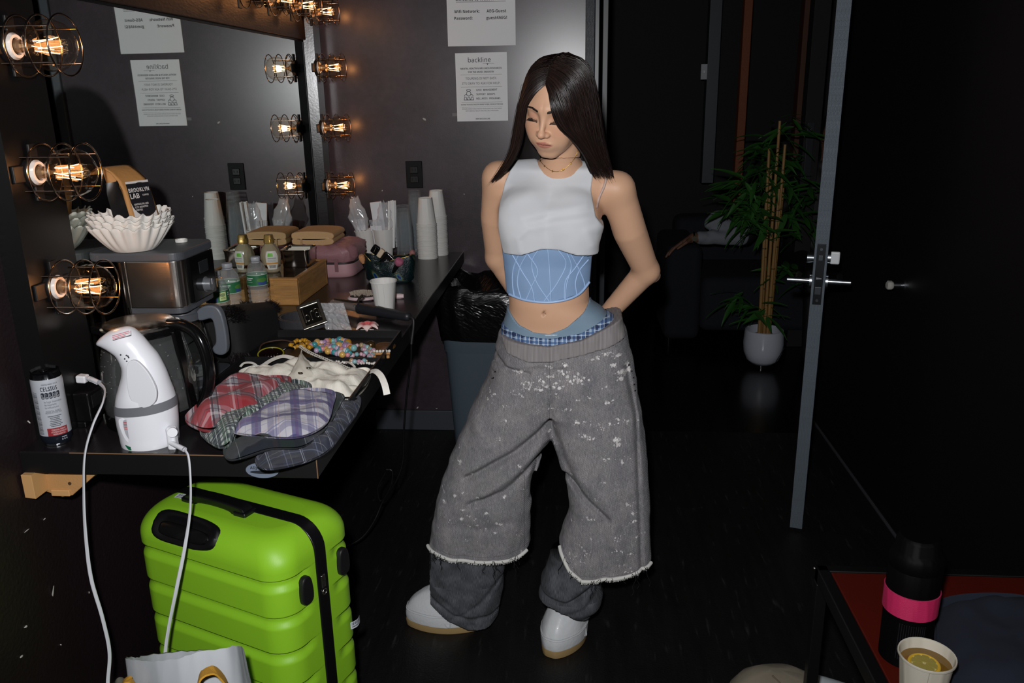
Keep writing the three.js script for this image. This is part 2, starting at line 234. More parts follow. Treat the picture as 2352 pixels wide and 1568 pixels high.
// posters
const posterPaper = (t) => mat(0xffffff, 0.7, { map: t });
function poster(name, label, x0, x1, y0, y1, tex, tilt, cat = 'poster') {
  const t = thing(name, label, cat, [(x0 + x1) / 2, (y0 + y1) / 2, -3.5855]); t.rotation.z = tilt;
  const w = x1 - x0, h = y1 - y0;
  part('sheet', sheet(12, 14, (u, v) => [(u - 0.5) * w, (v - 0.5) * h, 0.0012 + 0.0016 * sin(u * 5) * sin(v * 4)]), posterPaper(tex), t);
  part('backing', box3(-w / 2, w / 2, -h / 2, h / 2, -0.002, -0.0005, 0.0004), mat(col('#d8d8d6'), 0.8), t);
  return t;
}
const wifi = paint(1100, 850, (g, w, h) => {
  g.fillStyle = '#e9ebec'; g.fillRect(0, 0, w, h); g.fillStyle = '#23252a'; g.textAlign = 'center'; g.font = 'bold 66px sans-serif';
  g.fillText('Welcome to Webster Hall.', 550, 168); g.fillRect(150, 184, 800, 5);
  g.textAlign = 'left'; g.font = 'bold 62px sans-serif'; g.fillText('Wifi Network:', 118, 350); g.fillText('AEG-Guest', 640, 350); g.fillText('Password:', 112, 450); g.fillText('guest4AEG!', 632, 450);
  g.fillStyle = '#e9ebec';
});
const back = paint(850, 1100, (g, w, h) => {
  g.fillStyle = '#eceeef'; g.fillRect(0, 0, w, h); g.fillStyle = '#33363c'; g.textAlign = 'center';
  g.font = '104px sans-serif'; g.fillText('backline', 395, 150); g.fillRect(450, 172, 190, 4); g.beginPath(); g.moveTo(510, 172); g.lineTo(530, 196); g.lineTo(545, 172); g.fill();
  g.font = 'bold 39px sans-serif'; g.fillText('MENTAL HEALTH & WELLNESS RESOURCES', 420, 262, 680); g.fillText('FOR THE MUSIC INDUSTRY', 420, 318, 430);
  g.fillRect(80, 346, 680, 3); g.font = '50px sans-serif'; g.fillText('TOURING IS NOT EASY.', 420, 424, 600); g.fillText("IT'S OKAY TO ASK FOR HELP.", 420, 504, 740); g.fillRect(80, 542, 680, 3);
  g.textAlign = 'left'; g.font = 'bold 40px monospace'; g.fillText('CASE MANAGEMENT', 330, 606, 350); g.fillText('SUPPORT GROUPS', 330, 676, 315); g.fillText('WELLNESS PROGRAMS', 330, 746, 400);
  g.lineWidth = 8; g.strokeStyle = '#33363c'; g.beginPath(); g.arc(205, 650, 36, 0, 7); g.stroke(); g.beginPath(); g.ellipse(205, 595, 34, 14, 0, 0, 7); g.stroke(); for (const x of [150, 205, 260]) { g.beginPath(); g.moveTo(x - 24, 752); g.lineTo(x - 12, 704); g.lineTo(x + 12, 704); g.lineTo(x + 24, 752); g.closePath(); g.stroke(); } g.beginPath(); g.arc(160, 690, 26, 3, 6); g.stroke(); g.beginPath(); g.arc(250, 690, 26, 3.4, 6.4); g.stroke();
  g.fillRect(80, 790, 680, 3); g.textAlign = 'center'; g.font = 'bold 28px sans-serif'; g.fillText('HELPING THE MUSIC INDUSTRY BEHIND THE BIG, OR ON OUT THE ROAD', 420, 838, 700); g.fillRect(80, 868, 680, 2);
  g.font = '24px sans-serif'; g.fillText('BACKLINE CONNECTS MUSIC INDUSTRY PROFESSIONALS AND THEIR FAMILIES', 420, 906, 660); g.fillText('WITH MENTAL HEALTH AND WELLNESS PROVIDERS', 420, 940, 600);
  g.font = 'bold 30px sans-serif'; g.fillText('WWW.BACKLINE.CARE', 430, 1072, 240);
});
poster('wifi_sign', 'white landscape sheet with guest wifi details, taped high on the dark wall', -0.538, -0.257, 1.712, 1.929, wifi, -0.004, 'sign');
poster('flyer', 'white portrait mental health flyer taped on the wall beside her head', -0.5105, -0.2945, 1.412, 1.6855, back, 0.001, 'flyer');
part('tape_strip', box3(-0.532, -0.510, 1.433, 1.446, -3.5882, -3.587, 0.0003), mat(col('#9a9a98'), 0.6, { transparent: true, opacity: 0.5 })); tag(scene.children.at(-1), 'short piece of cloudy tape at the lower left of the flyer', 'tape');
{ // wall outlet
  const t = thing('wall_outlet', 'black double wall outlet above the stacked cups', 'outlet', [-0.7072,1.1915,-3.588]);
  part('cover_plate', box3(-0.036, 0.036, -0.058, 0.058, 0, 0.007, 0.003), mat(col('#040405'), 0.5, { specularIntensity: 0.3 }), t);
  for (const y of [-0.02, 0.02]) { const r = part('receptacle', at(rbox(0.034, 0.03, 0.006, 0.006), 0, y, 0.008), mat(col('#111113'), 0.3), t); part('slot', [box3(-0.009, -0.006, y - 0.004, y + 0.006, 0.0105, 0.0115, 0.0004), box3(0.006, 0.009, y - 0.004, y + 0.006, 0.0105, 0.0115, 0.0004)], mat(0x020202, 0.8), r); }
}

// ---------- things on the counter, near end ----------
const CT = 0.852;
const wz = (t, g) => { g = Array.isArray(g) ? merge(g) : g; return g.translate(-t.position.x, -t.position.y, -t.position.z); };   // drawn in room coordinates, kept relative to its thing
const rrect = (x0, x1, z0, z1, r) => { const s = new THREE.Shape(); s.moveTo(x0 + r, z0); s.lineTo(x1 - r, z0); s.quadraticCurveTo(x1, z0, x1, z0 + r); s.lineTo(x1, z1 - r); s.quadraticCurveTo(x1, z1, x1 - r, z1); s.lineTo(x0 + r, z1); s.quadraticCurveTo(x0, z1, x0, z1 - r); s.lineTo(x0, z0 + r); s.quadraticCurveTo(x0, z0, x0 + r, z0); return s; };
// rounded plan (x, z) raised from y0 to y1
const slabR = (x0, x1, z0, z1, y0, y1, r, bev = 0.002) => at(new THREE.ExtrudeGeometry(rrect(x0 + bev, x1 - bev, -z1 + bev, -z0 - bev, r), { depth: y1 - y0 - 2 * bev, bevelEnabled: true, bevelSize: bev, bevelThickness: bev, bevelSegments: 2, curveSegments: 10 }), 0, y0 + bev, 0, -PI / 2);
const brushed = pixelsTex(256, 256, (u, v) => 150 + 60 * noise(u * 3, v * 200) + 30 * noise(u * 8, v * 500), false);
const steel = mat(col('#b9b4ae'), 0.26, { metalness: 1, roughnessMap: null, bumpMap: rep(brushed, 6, 6), bumpScale: 0.0002 });
const blackGloss = mat(col('#0c0c0d'), 0.14);
const greyPlastic = mat(col('#46494e'), 0.42);
const clearGlass = new THREE.MeshPhysicalMaterial({ color: lin(0.93, 0.95, 0.95), roughness: 0.02, transmission: 1, thickness: 0, ior: 1.5 });
{
  const t = thing('coffee_maker', 'steel and black drip coffee maker with paper filters on its lid', 'coffee maker', [-0.965, CT, -1.855]);
  part('lid', wz(t, slabR(-1.100, -0.846, -1.97, -1.742, 1.174, 1.194, 0.035, 0.004)), greyPlastic, t);
  part('housing', wz(t, slabR(-1.024, -0.852, -1.962, -1.748, 1.066, 1.174, 0.03, 0.002)), steel, t);
  part('column', wz(t, [slabR(-1.096, -1.0, -1.962, -1.748, 0.872, 1.174, 0.02, 0.002)]), mat(col('#55524f'), 0.16, { metalness: 1 }), t);
  part('seam', wz(t, box3(-1.0005, -0.9965, 1.0, 1.174, -1.751, -1.7465, 0.001)), mat(col('#d8d4ce'), 0.2, { metalness: 1 }), t);
  part('lower_trim', wz(t, slabR(-1.024, -0.855, -1.958, -1.752, 1.052, 1.066, 0.03, 0.002)), greyPlastic, t);
  part('base', wz(t, [slabR(-1.098, -0.832, -1.968, -1.744, CT, 0.876, 0.035, 0.003), at(cyl(0.07, 0.068, 0.006, 32), -0.915, 0.879, -1.855)]), mat(col('#3b3e43'), 0.45), t);
  const face = part('control_panel', wz(t, slabR(-0.87, -0.846, -1.955, -1.79, 1.068, 1.172, 0.012, 0.002)), blackGloss, t);
  part('display', wz(t, [box3(-0.847, -0.8445, 1.128, 1.156, -1.905, -1.85, 0.001)]), mat(col('#2a2c2e'), 0.08), face);
  const k = part('knob', wz(t, [at(cyl(0.016, 0.015, 0.02, 28), -0.837, 1.098, -1.877, 0, 0, -PI / 2), at(cyl(0.0185, 0.0185, 0.004, 28), -0.846, 1.098, -1.877, 0, 0, -PI / 2)]), mat(col('#8d9094'), 0.3, { metalness: 0.6 }), face);
  part('knob', wz(t, box3(-0.8275, -0.8265, 1.098, 1.112, -1.878, -1.876, 0.0004)), mat(0xeeeeee, 0.5), k);
  // carafe
  part('carafe', wz(t, at(lathe([[0, 0.884], [0.062, 0.884], [0.068, 0.892], [0.070, 0.92], [0.066, 0.96], [0.055, 1.0], [0.05, 1.025], [0.051, 1.032]], 40), -0.915, 0, -1.855)), clearGlass, t);
  part('carafe_band', wz(t, [at(lathe([[0.052, 1.018], [0.053, 1.018], [0.054, 1.034], [0.051, 1.036], [0.05, 1.034], [0.0505, 1.02]], 40), -0.915, 0, -1.855), at(cyl(0.05, 0.046, 0.012, 36), -0.915, 1.04, -1.855)]), greyPlastic, t);
  part('carafe_handle', wz(t, at(extr(smoothPts([[-0.862, 1.036], [-0.842, 1.047], [-0.812, 1.046], [-0.8, 1.03], [-0.796, 0.95], [-0.804, 0.935], [-0.824, 0.935], [-0.832, 0.943], [-0.822, 0.955], [-0.818, 0.965], [-0.82, 1.016], [-0.828, 1.024], [-0.862, 1.02]], 60), 0.016, 0.004), 0, 0, -1.863)), mat(col('#5b6067'), 0.34), t);
  t.scale.set(0.86, 1, 0.85); t.position.set(-0.986, CT, -1.838);
  const cap = thing('white_disc', 'small white plastic disc lying on top of the coffee maker lid', 'disc', [-0.9442,1.194,-1.8864]);
  part('disc_rim', lathe([[0, 0.0], [0.0135, 0.0], [0.0142, 0.001], [0.0142, 0.006], [0.0132, 0.0072], [0.0118, 0.0062], [0.0112, 0.003], [0, 0.003]], 32), porcelain, cap);
  cap.position.y = 1.1945;
}
{ // stacked paper coffee filters
  const paper = mat(col('#e4e1da'), 0.85, { transmission: 0.12, thickness: 0 });
  const N = 22, F = (h0, lift, h = h0 * 0.9) => { const R = []; for (let j = 0; j <= 9; j++) { const s = j / 9, r = lerp(0.044, 0.0875, pow(s, 0.8)), y = s * h; R.push(Array.from({ length: N * 6 }, (_, i) => { const a = -(i / (N * 6)) * 2 * PI, w = 1 + 0.075 * s * sin(a * N) * (1 - 0.2 * s); return [r * w * cos(a), y + 0.004 * s * s * sin(a * N + 1) + 0.006 * s * noise(cos(a) * 2 + lift, sin(a) * 2, s), r * w * sin(a)]; })); } return R; };
  const p = [-1.008, 1.194, -1.79];
  ['lowest', 'second from the bottom', 'third from the bottom', 'topmost'].forEach((w, i) => {
    const t = thing('coffee_filter', 'white fluted paper coffee filter, ' + w + ' of the nest on the coffee maker', 'coffee filter', [p[0] + 0.002 * sin(i * 2), 1.195 + i * 0.0085, p[2] + 0.002 * cos(i * 3)], i * 0.04, 'nested coffee filters');
    const k = 1 - 0.012 * i, O = F(0.062 + 0.003 * (i === 3), i * 3), I = F(0.062 + 0.003 * (i === 3), i * 3).map((R) => R.map(([x, y, z]) => [x * 0.982, y + 0.0012, z * 0.982]));
    const g = loft([...O, ...I.reverse()], { caps: [true, true] }); at(g, 0, 0, 0, 0, 0, 0, [k, 1, k]);
    part('fluted_cup', g, paper, t);
  });
}
{ // coffee bag
  const t = thing('coffee_bag', 'creased brown paper coffee bag with black gusset standing in the filters', 'coffee bag', [-1.0627,1.205,-1.8739], 0);
  t.position.set(-1.0, 1.238, -1.81);
  const kraft = mat(col('#a97a44'), 0.72, { bumpMap: rep(grain, 2, 2), bumpScale: 0.001 }), gus = mat(col('#17171a'), 0.38);
  // a gusseted prism: front face looks to +x and +z, gusset to the left of it
  const T = new THREE.Group(); T.rotation.set(0, -0.36, 0.2); T.name = 'pouch'; t.add(T);
  const w = 0.075, d = 0.056, crump = (x, y, z) => [x + 0.003 * noise(x * 40, y * 40, z * 40), y, z + 0.003 * noise(x * 40 + 5, y * 40, z * 40)];
  const lev = [[0, 1, 1, 0], [0.05, 1, 1, 0], [0.085, 1, 0.95, 0.0], [0.11, 1, 0.7, 0.0], [0.132, 1, 0.34, -0.008], [0.145, 1, 0.16, -0.02], [0.150, 1, 0.12, -0.036], [0.146, 1, 0.11, -0.052], [0.138, 1, 0.10, -0.062]];
  const bend = (y) => 0;
  const Fp = (y, k, off, u) => crump(d / 2 * k + off * 1.0, y, (0.5 - u) * w), Bp = (y, k, off, u) => crump(-d / 2 * k + off, y, (u - 0.5) * w);
  const ring = ([y, a, k, off]) => { const r = []; for (let i = 0; i <= 8; i++) r.push(Fp(y, k, off, i / 8)); for (let i = 1; i < 6; i++) { const s = i / 6, x = lerp(d / 2, -d / 2, s) * k + off; r.push(crump(x, y, -w / 2 + 0.014 * sin(s * PI) * (y > 0.05 ? min(1, (y - 0.05) / 0.06) : 0))); } for (let i = 0; i <= 8; i++) r.push(Bp(y, k, off, i / 8)); for (let i = 1; i < 6; i++) { const s = i / 6, x = lerp(-d / 2, d / 2, s) * k + off; r.push(crump(x, y, w / 2 - 0.016 * sin(s * PI) * (y > 0.05 ? min(1, (y - 0.05) / 0.06) : 0))); } return r; };
  const g = loft(lev.map(ring));
  part('bag_body', g, kraft, T);
  // black gusset panel set just proud of the left side
  part('gusset', sheet(8, 10, (u, v) => { const L = table(lev.map(([y, a, k, o]) => [y, k, o]), v * 0.112), s = u, x = lerp(d / 2 - 0.002, -d / 2 + 0.002, s) * L[1] + L[2], y = v * 0.112; return [x, y, w / 2 + 0.0026 - 0.016 * sin(s * PI) * (y > 0.05 ? min(1, (y - 0.05) / 0.06) : 0)]; }, null).scale(1, 1, 1), new THREE.MeshPhysicalMaterial({ color: col('#141416'), roughness: 0.4, side: THREE.DoubleSide }), T);
  const lab = paint(512, 768, (q, W, H) => { q.fillStyle = '#c9c4c0'; q.fillRect(0, 0, W, H); q.fillStyle = '#17161a'; q.beginPath(); q.arc(300, 330, 300, 0, 7); q.fill(); q.fillRect(0, 40, 512, 300); q.fillStyle = '#c9c4c0'; q.save(); q.font = 'bold 96px sans-serif'; q.fillText('BROOKLYN', 14, 190, 480); q.font = 'bold 120px sans-serif'; q.fillText('LAB', 14, 300, 230); q.font = 'bold 40px sans-serif'; q.fillText('COFFEE', 300, 270, 190); q.font = 'bold 44px sans-serif'; q.fillText('BROOKLYN LAB', 60, 420, 400); q.fillText('CITY ROASTED', 60, 470, 400); q.fillText('COFFEE', 60, 520, 240); q.restore(); q.fillStyle = '#17161a'; for (let i = 0; i < 22; i++) q.fillRect(330 + i * 7, 640, 3 + (i % 3), 80); q.fillRect(60, 672, 160, 14); });
  const lg = at(new THREE.PlaneGeometry(0.062, 0.098, 4, 4), d / 2 + 0.0042, 0.056, 0, 0, PI / 2, 0);
  part('label', lg, mat(0xffffff, 0.5, { map: lab }), T);
}
{ // glass kettle
  const t = thing('electric_kettle', 'glass electric kettle with black handle and steel lid behind the steamer', 'kettle', [-0.923, CT, -1.618]);
  part('glass_body', lathe([[0.074, 0.03], [0.094, 0.032], [0.0965, 0.05], [0.096, 0.09], [0.090, 0.14], [0.080, 0.188], [0.076, 0.2]], 48), new THREE.MeshPhysicalMaterial({ color: lin(0.7, 0.72, 0.72), roughness: 0.04, transmission: 0.95, thickness: 0, ior: 1.5 }), t);
  part('base', lathe([[0, 0], [0.094, 0], [0.097, 0.004], [0.097, 0.026], [0.092, 0.031], [0, 0.031]], 48), blackGloss, t);
  part('heating_plate', lathe([[0, 0.0315], [0.086, 0.0315], [0.088, 0.034], [0.084, 0.036], [0, 0.036]], 40), steel, t);
  part('collar', [lathe([[0.077, 0.196], [0.081, 0.197], [0.082, 0.204], [0.08, 0.212], [0.072, 0.214], [0.072, 0.206]], 48), at(extr([[-0.03, 0], [0.03, 0], [0.012, 0.034], [-0.012, 0.034]], 0.012, 0.003), -0.068, 0.198, 0, -PI / 2, 0, PI / 2)], blackGloss, t);
  part('lid', at(lathe([[0, 0.012], [0.04, 0.011], [0.066, 0.007], [0.071, 0.003], [0.071, -0.002], [0, -0.002]], 48), -0.004, 0.214, 0, 0, 0, 0), mat(col('#9a928a'), 0.25, { metalness: 1, bumpMap: rep(brushed, 4, 4), bumpScale: 0.0002 }), t);
  const hp = [[0.06, 0.212, 0], [0.095, 0.213, 0.008], [0.128, 0.196, 0.016], [0.144, 0.155, 0.02], [0.144, 0.10, 0.02], [0.126, 0.05, 0.016], [0.094, 0.012, 0.01]];
  const hc = curve(hp), R = []; for (let i = 0; i <= 36; i++) { const p = hc.getPoint(i / 36), q = hc.getTangent(i / 36), a = lerp(0.014, 0.011, i / 36), b = 0.013; R.push(Array.from({ length: 16 }, (_, j) => { const s = -j / 16 * 2 * PI; return [p.x - q.y * a * cos(s), p.y + q.x * a * cos(s), p.z + b * sin(s)]; })); }
  part('handle', loft(R), blackGloss, t);
  part('handle_spine', at(rbox(0.008, 0.19, 0.03, 0.003), 0.089, 0.11, 0.012, 0, 0, 0.1), blackGloss, t);
  const drops = []; for (let i = 0; i < 90; i++) { const y = rnd(0.05, 0.19), r = table([[0.05, 0.0963], [0.09, 0.0958], [0.14, 0.0898], [0.19, 0.08]], y)[1] - 0.0015, a = rnd(0, 2 * PI); drops.push(at(ball(rnd(0.0005, 0.0013), 6, 4), r * cos(a), y, r * sin(a))); }
  const st = part('droplets', drops, mat(0xffffff, 0.05, { transmission: 0.6, thickness: 0 }), t); st.userData.kind = 'stuff';
}
{ // hand steamer
  const t = thing('garment_steamer', 'white handheld garment steamer standing at the near edge of the counter', 'steamer', [-0.86, CT, -1.492]);
  const white = mat(col('#e4e5ea'), 0.3, { clearcoat: 0.3, clearcoatRoughness: 0.2 });
  const L = [[-0.9143,0.8314],[-0.9233,0.8458],[-0.9267,0.8738],[-0.9286,0.897],[-0.9275,0.9246],[-0.9206,0.952],[-0.9098,0.9792],[-0.903,0.9971],[-0.9007,1.0127],[-0.9039,1.0259],[-0.9093,1.0369],[-0.9208,1.0467],[-0.936,1.0538],[-0.9463,1.0577],[-0.9484,1.0603]], R = [[-0.8259,0.8362],[-0.8137,0.8512],[-0.8098,0.8756],[-0.8071,0.8987],[-0.8054,0.9375],[-0.8087,0.9578],[-0.8131,0.9802],[-0.8168,1.0002],[-0.8219,1.0178],[-0.8298,1.0375],[-0.8422,1.056],[-0.8582,1.0787],[-0.8752,1.0945],[-0.9105,1.0896],[-0.9345,1.0756]];
  const rr = L.map((a, i) => { const b = R[i], cx = (a[0] + b[0]) / 2, cy = (a[1] + b[1]) / 2, hx = (b[0] - a[0]) / 2, hy = (b[1] - a[1]) / 2, h = hypot(hx, hy), d = min(0.05, h * 0.9) * (i > 11 ? 0.8 : 1); return Array.from({ length: 40 }, (_, j) => { const s = -j / 40 * 2 * PI, c = Math.sign(cos(s)) * pow(abs(cos(s)), 0.9); return [cx + hx * c, cy + hy * c, -1.492 + d * sin(s)]; }); });
  const fine = (rings, k) => { const cs = rings[0].map((_, j) => curve(rings.map((r) => r[j]))); return Array.from({ length: k + 1 }, (_, i) => cs.map((c) => c.getPoint(i / k).toArray())); };
  const R2 = fine(rr, 60);
  const low = R2.slice(0, 18), high = R2.slice(18);
  const shiftUp = (rs, dy) => rs;
  part('water_tank', wz(t, loft(low)), white, t); part('body', wz(t, loft(high)), white, t);
  part('seam_band', wz(t, loft([R2[16], R2[17], R2[18], R2[19]].map((r) => r.map((p, j) => { const c = r.reduce((s, q) => [s[0] + q[0] / 40, s[1] + q[1] / 40, s[2] + q[2] / 40], [0, 0, 0]); return [c[0] + (p[0] - c[0]) * 1.018, p[1] + 0.003, c[2] + (p[2] - c[2]) * 1.03]; })), { caps: [false, false] })), mat(col('#6e7075'), 0.4), t);
  const zf = -1.492 + 0.05;
  part('grip_inset', wz(t, at(extr(smoothPts([[-0.8605,1.0361],[-0.8471,1.0405],[-0.8305,1.0246],[-0.8176,0.9966],[-0.8145,0.977],[-0.8201,0.9582],[-0.8334,0.9481],[-0.853,0.9468],[-0.8659,0.961],[-0.8689,0.9895]], 48), 0.004, 0.0015), 0, 0, zf - 0.006, 0, 0, 0)), mat(col('#dcdde2'), 0.3), t);
  part('gauge_frame', wz(t, at(extr(smoothPts([[-0.8986,0.9183],[-0.8855,0.9185],[-0.8741,0.9153],[-0.8763,0.8938],[-0.8799,0.8711],[-0.8887,0.8709],[-0.8967,0.889]], 40), 0.004, 0.001), 0, 0, zf - 0.007)), white, t);
  const gaugeTex = paint(128, 256, (g, w, h) => { g.fillStyle = '#a9abb0'; g.fillRect(0, 0, w, h); g.fillStyle = '#b5434a'; for (let i = 0; i < 5; i++) g.fillRect(10, 30 + i * 20, 100, 8); });
  const gg = at(new THREE.ShapeGeometry(shape2(smoothPts([[-0.8895,0.9169],[-0.8735,0.9154],[-0.8761,0.8906],[-0.8795,0.8742],[-0.8883,0.8836]], 32))), 0, 0, zf - 0.0015);
  { const q = gg.attributes.position, u = gg.attributes.uv; gg.computeBoundingBox(); const b = gg.boundingBox; for (let i = 0; i < q.count; i++) u.setXY(i, (q.getX(i) - b.min.x) / (b.max.x - b.min.x), (q.getY(i) - b.min.y) / (b.max.y - b.min.y)); }
  part('gauge_window', wz(t, gg), mat(0xffffff, 0.2, { map: gaugeTex }), t);
  part('green_mark', wz(t, at(new THREE.ShapeGeometry(shape2(smoothPts([[-0.894,0.8649],[-0.8847,0.861],[-0.879,0.8611],[-0.8818,0.8541],[-0.888,0.854]], 24))), 0, 0, zf - 0.001)), mat(col('#0f5a3a'), 0.4), t);
  part('vent', wz(t, [[300, 565], [358, 570], [378, 592], [335, 606], [352, 630], [372, 578]].map(([a, b]) => { const p = [-0.8737,1.0446,-1.452]; return at(ball(0.0016, 8, 6), p[0] + (a - 345) / 4.127 / 1220, p[1] - (b - 582) / 4.127 / 1220, -1.4585); })), mat(col('#33353a'), 0.5), t); t.children.at(-1).userData.kind = 'stuff';
  const redText = paint(256, 96, (g, w, h) => { g.fillStyle = '#e4e5ea'; g.fillRect(0, 0, w, h); g.fillStyle = '#c4505a'; for (let i = 0; i < 16; i++) { g.fillRect(6 + i * 15, 12, 11, 16); g.fillRect(6 + i * 15, 42, 11, 16); if (i < 12) g.fillRect(6 + i * 15, 72, 11, 16); } });
  part('warning_print', wz(t, at(new THREE.PlaneGeometry(0.036, 0.012), ...[-0.8732,1.0891,-1.456], -0.75, 0, 0.33)), mat(0xffffff, 0.4, { map: redText }), t);
  part('switch', wz(t, [at(cyl(0.009, 0.0095, 0.012, 24), ...[-0.7977,0.8902,-1.452], PI / 2 - 0.2, 0, -0.5), at(rbox(0.018, 0.05, 0.02, 0.006), ...[-0.8049,0.8736,-1.462])]), white, t);
  const sleeve = [[-0.8061,0.8663,-1.455], [-0.7846,0.8658,-1.44], [-0.7633,0.8654,-1.425]];
  part('cord_sleeve', wz(t, tube(sleeve, 0.0052, 16, 12)), white, t);
  const cordM = mat(col('#cfd1d6'), 0.45);
  const cp = [[-0.7633,0.8654,-1.425],[-0.7525,0.8582,-1.415],[-0.7474,0.8051,-1.4],[-0.7527,0.7443,-1.39],[-0.7655,0.6759,-1.375],[-0.7884,0.5867,-1.36],[-0.8083,0.5128,-1.35],[-0.8184,0.4585,-1.34],[-0.8203,0.3979,-1.33],[-0.8298,0.3189,-1.33]];
  const twin = (pts, r = 0.0021, n = 140) => { const c = curve(pts), R = []; for (let i = 0; i <= n; i++) { const p = c.getPoint(i / n), q = c.getTangent(i / n), a = V(0, 0, 1).cross(q).normalize(), b = q.clone().cross(a).normalize(), tw = 0.9 * sin(i * 0.05); const A = a.clone().multiplyScalar(cos(tw)).addScaledVector(b, sin(tw)), B = q.clone().cross(A); R.push(Array.from({ length: 20 }, (_, j) => { const s = -j / 20 * 2 * PI, x = r * (1.75 * cos(s)), y = r * (abs(cos(s)) < 0.25 ? 0.72 : 1) * sin(s); return [p.x + A.x * x + B.x * y, p.y + A.y * x + B.y * y, p.z + A.z * x + B.z * y]; })); } return loft(R); };
  const cord = part('cord', wz(t, [twin(cp), twin([[-0.948,0.356,-1.33],[-0.9513,0.3816,-1.34],[-0.9497,0.4377,-1.36],[-0.9577,0.5132,-1.37],[-0.9732,0.5974,-1.38],[-0.9758,0.6805,-1.39],[-0.9704,0.7719,-1.4],[-0.9581,0.8614,-1.41],[-0.945,0.913,-1.43],[-0.9433,0.9432,-1.47],[-0.9659,0.9524,-1.52],[-1.0028,0.9549,-1.56]])]), cordM, t);
  const plug = part('plug', wz(t, [tube([[-0.9978,0.9557,-1.555],[-1.0167,0.9578,-1.565],[-1.0333,0.9571,-1.575]], 0.0048, 12, 12), at(rbox(0.022, 0.017, 0.02, 0.004), ...[-1.0525,0.9534,-1.585], 0, 0, -0.05), ...Array.from({ length: 5 }, (_, i) => at(new THREE.TorusGeometry(0.005, 0.0012, 6, 16), ...[[-1.0276,0.9572,-1.572], [-1.0221,0.9569,-1.569], [-1.0165,0.9565,-1.566], [-1.0111,0.9557,-1.563], [-1.0056,0.9549,-1.56]][i], 0, PI / 2, 0.1))]), mat(col('#dfe0e4'), 0.4), t);
  part('prong', wz(t, [at(rbox(0.018, 0.0065, 0.0016, 0.0005), ...[-1.0679,0.954,-1.58]), at(rbox(0.018, 0.0065, 0.0016, 0.0005), ...[-1.076,0.9497,-1.592])][0]), steel, plug);
  part('prong', wz(t, at(rbox(0.018, 0.0065, 0.0016, 0.0005), ...[-1.076,0.9497,-1.592])), steel, plug);
}
{ // power adapter box and white card
  const t = thing('power_adapter', 'black power adapter block on the post taking the white steamer plug', 'adapter', [-1.064, 0.91, -1.585]);
  part('block', [box3(0, 0.036, -0.045, 0.02, -0.03, 0.03, 0.004), box3(0, 0.02, -0.058, -0.045, -0.02, 0.03, 0.003)], mat(col('#0b0a0b'), 0.35), t);
  part('socket_face', box3(0.0355, 0.0375, -0.016, 0.012, -0.02, 0.02, 0.001), mat(col('#161617'), 0.3), t);
  const c = thing('white_card', 'white card lying at the back of the counter beside the kettle', 'card', [-1.03, CT, -1.66]);
  part('sheet', wz(c, at(extr([[-1.1122,0.853,-1.5984],[-1.1705,0.853,-1.77],[-1.1704,0.853,-1.8579],[-1.1065,0.853,-1.7571],[-1.0944,0.853,-1.6915]].map(([x, y, z]) => [x, -z]), 0.0012, 0.0002), 0, 0.853, 0, -PI / 2)), mat(col('#cfd0d2'), 0.6), c);
}
